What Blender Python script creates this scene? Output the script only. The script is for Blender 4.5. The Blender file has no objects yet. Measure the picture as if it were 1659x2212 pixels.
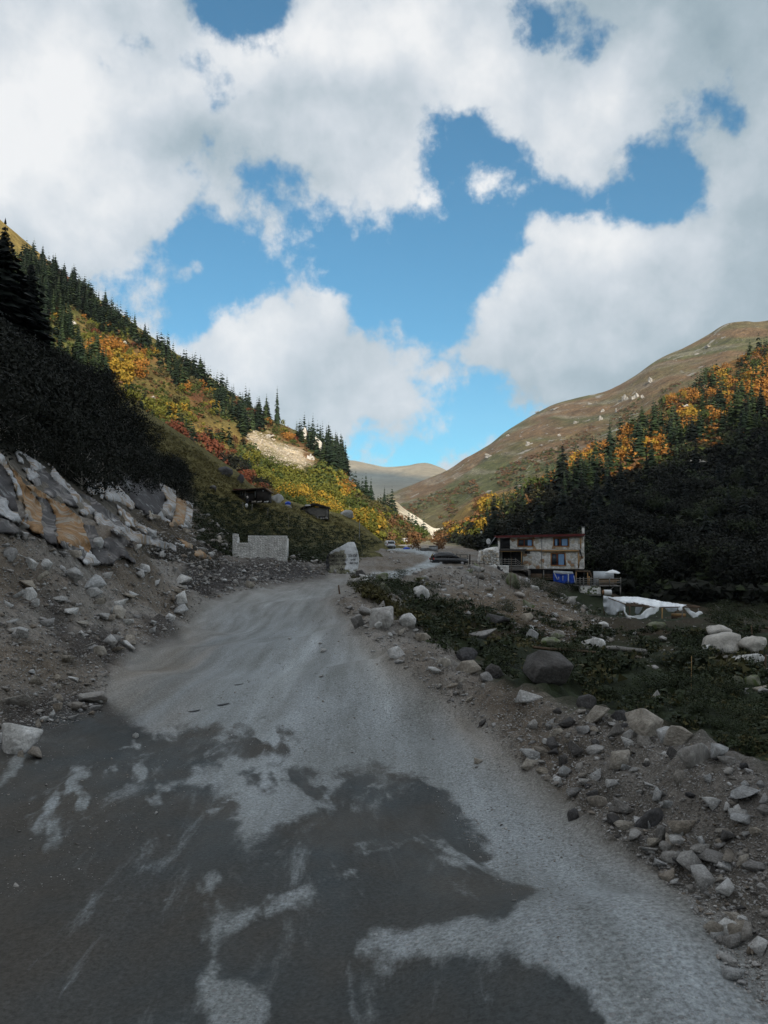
import bpy, bmesh, math, random
import numpy as np
from mathutils import Vector, Matrix, Euler, noise as mnoise
from mathutils.bvhtree import BVHTree
from mathutils.geometry import delaunay_2d_cdt

random.seed(11); rng = np.random.default_rng(11)
scene = bpy.context.scene
COL = scene.collection

# ---------------------------------------------------------------- camera
F = 773.0; TP = 0.05175; CAMZ = 2.2
PITCH = math.atan(TP)
cam_d = bpy.data.cameras.new("camera"); cam = bpy.data.objects.new("camera", cam_d); COL.objects.link(cam)
cam.location = (0, 0, CAMZ); cam.rotation_euler = (math.pi/2 + PITCH, 0, 0)
cam_d.sensor_fit = 'HORIZONTAL'; cam_d.sensor_width = 36.0; cam_d.lens = 36.0*F/768.0
cam_d.clip_start = 0.1; cam_d.clip_end = 12000
scene.camera = cam

def P(u, v, d):
    """world point seen at photo position (u, v) (768x1024 frame), d metres ahead"""
    cx = (u-384.0)/F; cy = -(v-512.0)/F
    cp, sp = math.cos(PITCH), math.sin(PITCH)
    y = cp - sp*cy; z = sp + cp*cy
    return np.array([cx/y*d, d*1.0, CAMZ + z/y*d])
def proj(p):
    p = np.asarray(p, float); x, y, z = p[..., 0], p[..., 1], p[..., 2]-CAMZ
    cp, sp = math.cos(PITCH), math.sin(PITCH)
    f = y*cp + z*sp; up = -y*sp + z*cp
    f = np.where(f < 0.05, 0.05, f)
    return 384 + F*x/f, 512 - F*up/f

# ---------------------------------------------------------------- light
SUN_EL = math.radians(20.5); SUN_AZ = math.radians(14.0)      # sun stands behind the camera, a little to the right
SUN_DIR = Vector((math.sin(SUN_AZ)*math.cos(SUN_EL), -math.cos(SUN_AZ)*math.cos(SUN_EL), math.sin(SUN_EL)))  # towards the sun
sl = bpy.data.lights.new("sun", 'SUN'); sl.energy = 4.8; sl.angle = math.radians(0.55); sl.color = (1.0, 0.90, 0.76)
so = bpy.data.objects.new("sun", sl); COL.objects.link(so); so.location = (0, 0, 300)
so.rotation_euler = SUN_DIR.to_track_quat('Z', 'Y').to_euler()

scene.view_settings.view_transform = 'Standard'; scene.view_settings.look = 'None'
scene.view_settings.exposure = 0.42; scene.view_settings.gamma = 1.0
scene.view_settings.use_curve_mapping = False
scene.render.engine = 'CYCLES'
scene.cycles.max_bounces = 5; scene.cycles.diffuse_bounces = 3; scene.cycles.glossy_bounces = 2
scene.cycles.transparent_max_bounces = 8; scene.cycles.use_adaptive_sampling = True

# ---- node helper
class NT:
    def __init__(s, tree): s.t = tree; s.n = tree.nodes; s.l = tree.links
    def new(s, typ, **kw):
        n = s.n.new(typ)
        for k, v in kw.items(): setattr(n, k, v)
        return n
    def _in(s, sock, v):
        if isinstance(v, bpy.types.NodeSocket): s.l.new(v, sock)
        elif v is not None:
            if hasattr(sock.default_value, '__len__') and not hasattr(v, '__len__'): v = [v]*len(sock.default_value)
            if hasattr(sock.default_value, '__len__') and len(sock.default_value) == 4 and len(v) == 3: v = tuple(v)+(1,)
            sock.default_value = v
    def math(s, op, a, b=None, c=None, clamp=False):
        n = s.new('ShaderNodeMath', operation=op); n.use_clamp = clamp
        for i, v in enumerate((a, b, c)): s._in(n.inputs[i], v)
        return n.outputs[0]
    def vmath(s, op, a, b=None, scale=None):
        n = s.new('ShaderNodeVectorMath', operation=op)
        s._in(n.inputs[0], a)
        if b is not None: s._in(n.inputs[1], b)
        if scale is not None: s._in(n.inputs['Scale'], scale)
        return n.outputs[0] if op not in ('LENGTH', 'DOT_PRODUCT', 'DISTANCE') else n.outputs[1]
    def mix(s, f, a, b, typ='RGBA', blend='MIX'):
        n = s.new('ShaderNodeMix', data_type=typ)
        if typ == 'RGBA': n.blend_type = blend; i = (0, 6, 7); o = 2
        else: i = (0, 2, 3); o = 0
        for k, v in zip(i, (f, a, b)): s._in(n.inputs[k], v)
        return n.outputs[o]
    def maprange(s, v, a, b, c=0.0, d=1.0, smooth=True):
        n = s.new('ShaderNodeMapRange'); n.interpolation_type = 'SMOOTHSTEP' if smooth else 'LINEAR'
        for k, x in enumerate((v, a, b, c, d)): s._in(n.inputs[k], x)
        return n.outputs[0]
    def noise(s, vec, scale, detail=4, rough=0.55, dist=0.0, out=0):
        n = s.new('ShaderNodeTexNoise'); n.inputs['Scale'].default_value = scale
        n.inputs['Detail'].default_value = detail; n.inputs['Roughness'].default_value = rough
        n.inputs['Distortion'].default_value = dist
        if vec is not None: s.l.new(vec, n.inputs['Vector'])
        return n.outputs[out]
    def voronoi(s, vec, scale, feature='F1', out='Distance', rand=1.0):
        n = s.new('ShaderNodeTexVoronoi'); n.feature = feature; n.inputs['Scale'].default_value = scale
        n.inputs['Randomness'].default_value = rand
        if vec is not None: s.l.new(vec, n.inputs['Vector'])
        return n.outputs[out]
    def ramp(s, f, stops, interp='LINEAR'):
        n = s.new('ShaderNodeValToRGB'); r = n.color_ramp; r.interpolation = interp
        while len(r.elements) > 1: r.elements.remove(r.elements[0])
        r.elements[0].position = stops[0][0]; r.elements[0].color = tuple(stops[0][1])+(1,)
        for p, c in stops[1:]:
            e = r.elements.new(p); e.color = tuple(c)+(1,)
        s._in(n.inputs[0], f); return n.outputs[0]

# ---- world: Nishita sky with broken cloud laid out by direction
HOLES = [[(395, -60), (425, 0), (430, 50), (452, 92), (500, 97), (560, 85), (600, 108), (612, 60), (625, 20), (645, -60)],
 [(425, 118), (470, 148), (503, 208), (480, 192), (440, 168), (405, 128)], [(1112, -10), (1150, 25), (1197, 40), (1192, 78), (1165, 84), (1148, 60)], [(180, 95), (212, 100), (208, 128), (185, 124)], [(270, 75), (300, 90), (290, 105)],
 [(1250, 95), (1290, 98), (1288, 122), (1255, 120)], [(1225, 255), (1275, 262), (1270, 292), (1230, 285)], [(1480, 245), (1530, 250), (1525, 275), (1485, 272)], [(1560, 235), (1610, 245), (1600, 262)],
 [(395, 405), (440, 372), (500, 388), (540, 352), (600, 362), (618, 378), (585, 398), (612, 432), (680, 462), (710, 492), (765, 512), (818, 528), (842, 520), (822, 470), (870, 468), (897, 455), (886, 400), (902, 360), (932, 320), (950, 250), (985, 238), (1040, 258),
  (1085, 300), (1132, 338), (1134, 372), (1128, 410), (1190, 398), (1240, 402), (1290, 432), (1340, 440), (1387, 402), (1374, 332), (1400, 308), (1450, 350), (1500, 340), (1528, 380), (1532, 430), (1490, 450), (1420, 468), (1350, 478), (1300, 455), (1200, 462), (1108, 488),
  (1132, 530), (1100, 580), (1078, 602), (1080, 642), (1010, 682), (960, 722), (890, 772), (868, 742), (850, 702), (765, 658), (690, 672), (605, 638), (545, 672), (455, 690), (425, 725), (380, 740), (320, 690), (250, 615), (335, 560), (380, 500), (424, 482), (428, 440)],
 [(872, 800), (900, 792), (940, 815), (1000, 832), (1050, 852), (1100, 856), (1185, 892), (1110, 935), (1010, 985), (930, 962), (903, 880)], [(740, 962), (800, 950), (870, 932), (930, 960), (1000, 985), (900, 1000), (800, 990), (750, 985)]]
PUFFS = [[(463, 412), (500, 435), (560, 460), (620, 485), (632, 510), (602, 577), (560, 542), (500, 512), (473, 482)], [(325, 615), (350, 585), (390, 567), (432, 590), (440, 614), (392, 612), (372, 650), (396, 700), (340, 682), (308, 650)],
 [(1013, 382), (1060, 364), (1122, 380), (1134, 412), (1080, 432), (1030, 436)], [(915, 445), (930, 438), (953, 480), (940, 492)], [(850, 955), (888, 952), (888, 978), (855, 980)], [(860, 925), (890, 930), (885, 942), (862, 940)], [(590, 640), (640, 632), (660, 660), (600, 668)]]
def _sd(U, V, poly):
    d = np.full(U.shape, 1e9); ins = np.zeros(U.shape, bool); n = len(poly)
    for i in range(n):
        x1, y1 = poly[i]; x2, y2 = poly[(i+1) % n]; dx, dy = x2-x1, y2-y1
        t = np.clip(((U-x1)*dx+(V-y1)*dy)/(dx*dx+dy*dy+1e-9), 0, 1); d = np.minimum(d, np.hypot(U-x1-t*dx, V-y1-t*dy))
        ins ^= ((y1 > V) != (y2 > V)) & (U < (x2-x1)*(V-y1)/((y2-y1) if y2 != y1 else 1e-9)+x1)
    return np.where(ins, -d, d)
NR_, NC_ = 36, 32
GU, GV = np.meshgrid(np.linspace(0, 1659, NC_), np.linspace(0, 1037, NR_))
sdc = np.full(GU.shape, 1e9)
for h_ in HOLES: sdc = np.minimum(sdc, _sd(GU, GV, h_))
for h_ in PUFFS: sdc = np.maximum(sdc, -_sd(GU, GV, h_))
CLT = np.clip(0.5+sdc/200.0, 0.02, 1.0)
BR = "67776568888755555 78777888998756555 89888766667667555 99866667666666555 98877677668766665 78878888888789875 67777777777888765 66677877777766555 66667766776555555 66666666666555555 66666666666666555".split()
world = bpy.data.worlds.new("World"); scene.world = world; world.use_nodes = True
W = NT(world.node_tree)
for n in list(W.n): W.n.remove(n)
tc = W.new('ShaderNodeTexCoord').outputs['Generated']
wn = W.noise(tc, 3.0, 3, 0.5, out=1)
wv = W.vmath('SCALE', W.vmath('SUBTRACT', wn, (0.5, 0.5, 0.5)), scale=0.012)
wn2 = W.noise(tc, 11.0, 4, 0.6, out=1)
wv2 = W.vmath('SCALE', W.vmath('SUBTRACT', wn2, (0.5, 0.5, 0.5)), scale=0.030)
wv3 = W.vmath('SCALE', W.vmath('SUBTRACT', W.noise(tc, 27.0, 4, 0.6, out=1), (0.5, 0.5, 0.5)), scale=0.020)
dirw = W.vmath('NORMALIZE', W.vmath('ADD', tc, W.vmath('ADD', W.vmath('ADD', wv, wv3), wv2)))
sx = W.new('ShaderNodeSeparateXYZ'); W.l.new(dirw, sx.inputs[0])
yc = W.math('MAXIMUM', sx.outputs[1], 0.15)
tx = W.math('DIVIDE', sx.outputs[0], yc)
tz = W.math('DIVIDE', sx.outputs[2], yc)
el = W.math('ARCSINE', sx.outputs[2])
# the table lies over the part of the sky straight ahead (slopes -0.5..0.5 across, 0.093..0.739 up)
ta = W.maprange(tx, -0.504, 0.504, 0.0, 1.0, smooth=False)
nr = NR_
te = W.maprange(tz, 0.739, 0.0933, 0.0, float(nr-1), smooth=False)
BRA = np.array([[int(c) for c in r] for r in BR], float)/9.0
cur = None
for i in range(nr):
    bi = i*(len(BR)-1)/(nr-1); b0 = int(bi); b1 = min(b0+1, len(BR)-1); ft = bi-b0; brow = (1-ft)*BRA[b0]+ft*BRA[b1]
    st = [(j/(NC_-1.0), (float(CLT[i, j]), float(np.interp(j/(NC_-1.0)*16, range(17), brow)), 0.0)) for j in range(NC_)]
    r = W.ramp(ta, st, 'LINEAR')
    cur = r if cur is None else W.mix(W.maprange(te, i-1.0, float(i), smooth=False), cur, r)
sc = W.new('ShaderNodeSeparateColor'); W.l.new(cur, sc.inputs[0])
dens_t, bri_t = sc.outputs[0], sc.outputs[1]
# outside the table: broken cloud, made brighter to lift the light on the near ground
infr = W.math('MULTIPLY', W.maprange(W.math('ABSOLUTE', tx), 0.52, 0.70, 1.0, 0.0), W.maprange(tz, 0.76, 0.95, 1.0, 0.0))
infr = W.math('MULTIPLY', infr, W.maprange(sx.outputs[1], 0.2, 0.4, 0.0, 1.0))
gen = W.math('MULTIPLY_ADD', W.noise(tc, 2.2, 2, 0.5), 1.6, -0.16)
dens = W.mix(infr, gen, dens_t, 'FLOAT')
bri = W.mix(infr, 0.98, bri_t, 'FLOAT')
n1 = W.noise(tc, 10.0, 12, 0.63, 0.0)
cov = W.maprange(W.math('ADD', dens, W.math('MULTIPLY', W.math('SUBTRACT', n1, 0.5), 1.65)), 0.40, 0.68)
n3 = W.noise(dirw, 5.0, 6, 0.58)
n4 = W.noise(tc, 17.0, 5, 0.55)
bb = W.math('ADD', W.math('SUBTRACT', bri, 0.05), W.math('MULTIPLY', W.math('SUBTRACT', n3, 0.5), 1.15))
bb = W.math('ADD', bb, W.math('MULTIPLY', W.math('SUBTRACT', n4, 0.5), 0.40))
ccol = W.ramp(bb, [(0.25, (0.20, 0.27, 0.31)), (0.5, (0.31, 0.375, 0.42)), (0.75, (0.49, 0.53, 0.57)), (1.0, (0.69, 0.695, 0.70))])
sky = W.new('ShaderNodeTexSky'); sky.sky_type = 'NISHITA'; sky.sun_disc = False
sky.sun_elevation = SUN_EL; sky.sun_rotation = math.atan2(SUN_DIR.x, SUN_DIR.y)
sky.altitude = 1500; sky.air_density = 1.0; sky.dust_density = 0.6; sky.ozone_density = 1.3
skyc = W.vmath('MULTIPLY', sky.outputs[0], (0.41, 0.98, 1.07))
SKY_STR = 0.10
skyc = W.mix(W.maprange(el, 0.0, math.radians(36), 1.0, 0.0, smooth=False), W.vmath('SCALE', skyc, scale=1.0), W.vmath('SCALE', skyc, scale=0.82))
tot = W.mix(W.math('MULTIPLY', cov, 0.97), skyc, W.vmath('SCALE', ccol, scale=1.0/SKY_STR))
bg = W.new('ShaderNodeBackground'); W.l.new(tot, bg.inputs[0]); bg.inputs[1].default_value = SKY_STR
wo = W.new('ShaderNodeOutputWorld'); W.l.new(bg.outputs[0], wo.inputs[0])
world.cycles.sampling_method = 'MANUAL'; world.cycles.sample_map_resolution = 512

# ---------------------------------------------------------------- tagging
def tag(o, label=None, cat=None, group=None, kind=None):
    if label: o['label'] = label
    if cat: o['category'] = cat
    if group: o['group'] = group
    if kind: o['kind'] = kind
    return o
def link(name, me, parent=None, mat=None, loc=None, rot=None, scale=None):
    o = bpy.data.objects.new(name, me); COL.objects.link(o)
    if mat is not None and me is not None and not me.materials: me.materials.append(mat)
    if parent is not None: o.parent = parent
    if loc is not None: o.location = loc
    if rot is not None: o.rotation_euler = rot
    if scale is not None: o.scale = scale
    return o
def mesh_np(name, verts, faces, mats=(), smooth=False, midx=None):
    """faces: (n,3) or (n,4) array, or list of arrays"""
    me = bpy.data.meshes.new(name)
    verts = np.asarray(verts, np.float32)
    if not isinstance(faces, (list, tuple)): faces = [faces]
    if len(faces) and hasattr(faces[0], '__len__') and len(faces[0]) and not hasattr(faces[0][0], '__len__'): faces = [faces]
    faces = [np.asarray(f, np.int32) for f in faces if len(f)]
    tot = np.concatenate([np.full(len(f), f.shape[1], np.int32) for f in faces])
    li = np.concatenate([f.ravel() for f in faces])
    me.vertices.add(len(verts)); me.vertices.foreach_set('co', verts.ravel())
    me.loops.add(len(li)); me.loops.foreach_set('vertex_index', li)
    me.polygons.add(len(tot))
    st = np.zeros(len(tot), np.int32); st[1:] = np.cumsum(tot)[:-1]
    me.polygons.foreach_set('loop_start', st)
    try: me.polygons.foreach_set('loop_total', tot)
    except Exception: pass
    if midx is not None: me.polygons.foreach_set('material_index', np.asarray(midx, np.int32))
    if smooth: me.polygons.foreach_set('use_smooth', np.ones(len(tot), bool))
    for m in mats: me.materials.append(m)
    me.update(calc_edges=True); me.validate()
    return me
def colattr(me, name, arr):
    a = me.attributes.new(name, 'FLOAT_COLOR', 'POINT')
    c = np.ones((len(arr), 4), np.float32); c[:, :arr.shape[1]] = arr
    a.data.foreach_set('color', c.ravel())

# numpy noise ------------------------------------------------------
def _h(ix, iy, iz, s):
    n = (ix.astype(np.int64)*374761393 + iy.astype(np.int64)*668265263 + iz.astype(np.int64)*2147483647 + s*974634777) & 0xffffffff
    n = ((n ^ (n >> 13))*1274126177) & 0xffffffff
    return ((n ^ (n >> 16)) & 0xffff)/65535.0
def vnoise(x, y, z=None, seed=0):
    if z is None: z = np.zeros_like(x)
    xi, yi, zi = np.floor(x), np.floor(y), np.floor(z)
    fx, fy, fz = x-xi, y-yi, z-zi
    fx, fy, fz = fx*fx*(3-2*fx), fy*fy*(3-2*fy), fz*fz*(3-2*fz)
    r = 0
    for a in (0, 1):
        wx = fx if a else 1-fx
        for b in (0, 1):
            wy = fy if b else 1-fy
            for c in (0, 1):
                wz = fz if c else 1-fz
                r = r + wx*wy*wz*_h(xi+a, yi+b, zi+c, seed)
    return r
def fbm(x, y, z=None, oct=4, seed=0, gain=0.5):
    r = 0; a = 1; t = 0
    for i in range(oct):
        r = r + a*vnoise(x*2**i+i*17.3, y*2**i+i*9.1, None if z is None else z*2**i+i*5.7, seed+i); t += a; a *= gain
    return r/t*2-1
def inpoly(u, v, poly):
    u = np.asarray(u, float); v = np.asarray(v, float); r = np.zeros(u.shape, bool); n = len(poly)
    for i in range(n):
        x1, y1 = poly[i][:2]; x2, y2 = poly[(i+1) % n][:2]
        c = ((y1 > v) != (y2 > v)) & (u < (x2-x1)*(v-y1)/((y2-y1) if y2 != y1 else 1e-9)+x1)
        r ^= c
    return r
def distpoly(u, v, poly):
    u = np.asarray(u, float); v = np.asarray(v, float); d = np.full(u.shape, 1e9); n = len(poly)
    for i in range(n):
        x1, y1 = poly[i][:2]; x2, y2 = poly[(i+1) % n][:2]
        dx, dy = x2-x1, y2-y1; L = dx*dx+dy*dy+1e-9
        t = np.clip(((u-x1)*dx+(v-y1)*dy)/L, 0, 1)
        d = np.minimum(d, np.hypot(u-x1-t*dx, v-y1-t*dy))
    return d
def softpoly(u, v, poly, w):
    """0..1 membership with an edge w px wide"""
    s = distpoly(u, v, poly); s = np.where(inpoly(u, v, poly), s, -s)
    t = np.clip(s/w*0.5+0.5, 0, 1); return t*t*(3-2*t)

# ---------------------------------------------------------------- materials
def new_mat(name):
    m = bpy.data.materials.new(name); m.use_nodes = True
    t = NT(m.node_tree)
    for n in list(t.n): t.n.remove(n)
    b = t.new('ShaderNodeBsdfPrincipled'); o = t.new('ShaderNodeOutputMaterial'); t.l.new(b.outputs[0], o.inputs[0])
    if 'Specular IOR Level' in b.inputs: b.inputs['Specular IOR Level'].default_value = 0.25
    b.inputs['Roughness'].default_value = 0.85
    return m, t, b
def bump(t, b, h, strength=0.5, dist=0.05):
    n = t.new('ShaderNodeBump'); n.inputs['Strength'].default_value = strength; n.inputs['Distance'].default_value = dist
    t.l.new(h, n.inputs['Height']); t.l.new(n.outputs[0], b.inputs['Normal']); return n
def simple(name, col, rough=0.8, var=0.25, scale=3.0, metallic=0.0, bmp=0.0, bscale=20, coord='Object', stretch=None):
    m, t, b = new_mat(name)
    co = t.new('ShaderNodeTexCoord').outputs[coord]
    if stretch: co = t.vmath('MULTIPLY', co, stretch)
    n = t.noise(co, scale, 5, 0.6)
    lo = tuple(c*(1-var) for c in col); hi = tuple(min(1, c*(1+var)) for c in col)
    c = t.ramp(n, [(0.3, lo), (0.7, hi)])
    t.l.new(c, b.inputs['Base Color']); b.inputs['Roughness'].default_value = rough; b.inputs['Metallic'].default_value = metallic
    if bmp: bump(t, b, t.noise(co, bscale, 5, 0.6), bmp, 0.03)
    return m
def rockmat(name, cols, stain=None, stain_amt=0.0, scale=1.0, speck=0.25, island=False):
    """weathered rock: a tone per stone, mottling, specks, optional stains"""
    m, t, b = new_mat(name)
    co = t.new('ShaderNodeTexCoord').outputs['Object']
    if island: rnd = t.new('ShaderNodeNewGeometry').outputs['Random Per Island']; co = t.new('ShaderNodeNewGeometry').outputs['Position']
    else: rnd = t.new('ShaderNodeObjectInfo').outputs['Random']
    k = len(cols)-1
    base = t.ramp(rnd, [(i/max(k, 1), c) for i, c in enumerate(cols)], 'LINEAR')
    n = t.noise(co, 1.6*scale, 6, 0.62)
    c = t.mix(1.0, base, t.ramp(n, [(0.3, (0.62, 0.60, 0.58)), (0.7, (1.32, 1.32, 1.34))]), blend='MULTIPLY')
    n2 = t.noise(co, 11*scale, 5, 0.7)
    c = t.mix(1.0, c, t.ramp(n2, [(0.35, (1-speck,)*3), (0.65, (1+speck,)*3)]), blend='MULTIPLY')
    if stain is not None:
        n3 = t.noise(t.vmath('MULTIPLY', co, (1, 1, 0.5)), 0.8*scale, 5, 0.6, 0.6)
        lo = 0.62-0.3*stain_amt
        c = t.mix(t.maprange(n3, lo, lo+0.12), c, stain)
    t.l.new(c, b.inputs['Base Color']); b.inputs['Roughness'].default_value = 0.88
    bump(t, b, t.noise(co, 7*scale, 7, 0.7), 0.7, 0.12/scale)
    return m
M = {}
M['rock'] = rockmat('rock_grey', [(0.20, 0.19, 0.175), (0.36, 0.36, 0.355), (0.29, 0.26, 0.22), (0.46, 0.475, 0.48), (0.34, 0.325, 0.30), (0.52, 0.52, 0.51)])
M['rock_tan'] = rockmat('rock_tan', [(0.36, 0.32, 0.26), (0.42, 0.39, 0.34), (0.30, 0.26, 0.21)])
M['rock_dark'] = rockmat('rock_dark', [(0.065, 0.062, 0.06), (0.11, 0.105, 0.10), (0.085, 0.085, 0.09)], (0.22, 0.225, 0.22), 0.25)
M['rock_pale'] = rockmat('rock_pale', [(0.55, 0.55, 0.54), (0.64, 0.64, 0.62), (0.48, 0.49, 0.49)], (0.25, 0.2, 0.15), 0.2)
M['rock_mossy'] = rockmat('rock_mossy', [(0.20, 0.21, 0.15), (0.25, 0.26, 0.20)], (0.10, 0.13, 0.05), 0.6)
M['rock_white'] = rockmat('rock_white', [(0.50, 0.48, 0.44), (0.58, 0.56, 0.51)], (0.36, 0.3, 0.22), 0.3, scale=0.3)
M['slab_pale'] = rockmat('slab_pale', [(0.38, 0.385, 0.39), (0.50, 0.51, 0.515)], (0.28, 0.21, 0.14), 0.45, scale=1.3)
M['slab_grey'] = rockmat('slab_grey', [(0.21, 0.20, 0.195), (0.29, 0.28, 0.27)], (0.09, 0.085, 0.085), 0.7, scale=1.3)
M['slab_dark'] = rockmat('slab_dark', [(0.055, 0.052, 0.055), (0.075, 0.07, 0.07)], (0.30, 0.31, 0.31), 0.22, scale=1.5)
M['slab_rust'] = rockmat('slab_rust', [(0.33, 0.21, 0.11), (0.30, 0.175, 0.08)], (0.34, 0.31, 0.26), 0.45, scale=2.2)
M['gravel'] = rockmat('gravel_stone', [(0.11, 0.10, 0.085), (0.36, 0.355, 0.35), (0.20, 0.165, 0.125), (0.52, 0.525, 0.52), (0.25, 0.23, 0.20), (0.42, 0.42, 0.42)], island=True, speck=0.2)
M['scree_stone'] = rockmat('scree_stone', [(0.42, 0.36, 0.27), (0.60, 0.56, 0.48), (0.48, 0.42, 0.33)], island=True, scale=0.3)

def terrain_mat(name, fine, rocky=0.0, rockcol=(0.4, 0.38, 0.34), bstr=0.6, bdist=0.3, rscale=0.25, contrast=0.35):
    """base colour painted per vertex as soil / plant cover and some shade; noise breaks it up"""
    m, t, b = new_mat(name)
    co = t.new('ShaderNodeTexCoord').outputs['Object']
    a = t.new('ShaderNodeAttribute'); a.attribute_name = 'cover'
    n1 = t.noise(co, fine, 8, 0.68)
    lo, hi = 1-contrast, 1+contrast
    c = t.mix(1.0, a.outputs[0], t.ramp(n1, [(0.32, (lo, lo, lo)), (0.68, (hi, hi, hi))]), blend='MULTIPLY')
    n2 = t.noise(co, fine*6, 5, 0.7)
    c = t.mix(1.0, c, t.ramp(n2, [(0.35, (lo*1.1, lo*1.1, lo*1.1)), (0.65, (hi, hi, hi*0.97))]), blend='MULTIPLY')
    if rocky:
        n3 = t.noise(t.vmath('MULTIPLY', co, (1, 1, 0.6)), rscale, 7, 0.62, 0.5)
        c = t.mix(t.maprange(n3, 0.66-rocky*0.1, 0.70-rocky*0.1), c, t.mix(n2, tuple(x*0.7 for x in rockcol), rockcol))
    t.l.new(c, b.inputs['Base Color']); b.inputs['Roughness'].default_value = 0.95
    b.inputs['Specular IOR Level'].default_value = 0.1
    bump(t, b, t.noise(co, fine*3, 8, 0.7), bstr, bdist)
    return m
def leafmat(name, cols, rough=0.7):
    m, t, b = new_mat(name)
    g = t.new('ShaderNodeNewGeometry')
    oi = t.new('ShaderNodeObjectInfo').outputs['Random']
    k = len(cols)-1
    n = t.noise(g.outputs['Position'], 0.13, 3, 0.5)
    f = t.math('ADD', t.math('MULTIPLY', g.outputs['Random Per Island'], 0.45), t.math('MULTIPLY_ADD', n, 0.9, -0.25))
    f = t.math('ADD', f, t.math('MULTIPLY_ADD', oi, 0.3, -0.15))
    c = t.ramp(f, [(i/max(k, 1), x) for i, x in enumerate(cols)])
    t.l.new(c, b.inputs['Base Color']); b.inputs['Roughness'].default_value = rough
    b.inputs['Specular IOR Level'].default_value = 0.15
    return m
M['needle'] = leafmat('needle', [(0.014, 0.026, 0.016), (0.024, 0.042, 0.022), (0.036, 0.055, 0.026)])
M['needle2'] = leafmat('needle_light', [(0.03, 0.055, 0.024), (0.05, 0.075, 0.03), (0.065, 0.085, 0.03)])
M['needle_shaded'] = leafmat('needle_shaded', [(0.007, 0.011, 0.009), (0.012, 0.017, 0.012)])  # darker copy of the needles, with the slopes' shade in its colour
M['yellow'] = leafmat('leaf_yellow', [(0.17, 0.135, 0.02), (0.34, 0.21, 0.028), (0.28, 0.14, 0.02)])
M['orange'] = leafmat('leaf_orange', [(0.20, 0.095, 0.02), (0.33, 0.15, 0.03), (0.27, 0.09, 0.02)])
M['red'] = leafmat('leaf_red', [(0.10, 0.03, 0.018), (0.15, 0.05, 0.025), (0.08, 0.025, 0.018)])
M['rust'] = leafmat('leaf_rust', [(0.11, 0.055, 0.025), (0.16, 0.085, 0.038), (0.085, 0.05, 0.025)])
M['green'] = leafmat('leaf_green', [(0.035, 0.055, 0.016), (0.065, 0.085, 0.02), (0.095, 0.105, 0.022)])
M['ygreen'] = leafmat('leaf_yellow_green', [(0.075, 0.09, 0.018), (0.13, 0.13, 0.022), (0.22, 0.18, 0.028)])
M['olive'] = leafmat('leaf_olive', [(0.05, 0.05, 0.02), (0.085, 0.075, 0.03), (0.12, 0.09, 0.035)])
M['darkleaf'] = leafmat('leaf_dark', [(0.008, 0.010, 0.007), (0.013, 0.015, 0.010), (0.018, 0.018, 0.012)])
M['weed'] = leafmat('leaf_weed', [(0.020, 0.026, 0.014), (0.034, 0.046, 0.02), (0.045, 0.042, 0.022)])
M['bark'] = simple('bark', (0.10, 0.085, 0.07), 0.9, 0.4, 4, stretch=(3, 3, 0.4))
M['bark_pale'] = simple('bark_pale', (0.30, 0.28, 0.25), 0.9, 0.3, 4)
# ================================================================ TERRAIN
# ---- the valley floor: one height field round the camera, from control points
def X(x, y, z): return (x, y, z)
def Q(u, v, d):
    p = P(u, v, d); return (p[0], p[1], p[2])
CP = [X(0, 2, 0), X(-1.5, 2.2, 0.02), X(1.5, 2.2, 0.0), X(-.3, 4, 0), X(-2.5, 4, .0), X(-.5, 6, 0), X(-3, 7, .03), X(-1, 10, 0), X(1.0, 8.5, 0.0), X(-3.5, 13, .02), X(-1.3, 15, 0), X(-4.5, 18, .0),
      X(-2.4, 20, 0), X(-3.3, 28, 0), X(-6, 33, .02), X(-4.2, 40, 0), X(-4.5, 50, 0), X(-4.2, 60, .04), X(-2.5, 68, .06),
      X(-4.5, 2.5, .1), X(-6, 5, .15), X(2.2, 4.5, .02), X(1.6, 7.5, .02), X(1.2, 10.4, .02), X(.2, 15.7, .02), X(-1, 23.3, .02), X(-2.5, 35, .02), X(-2.6, 48, .03), X(2.3, 2.8, .05)]
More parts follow.
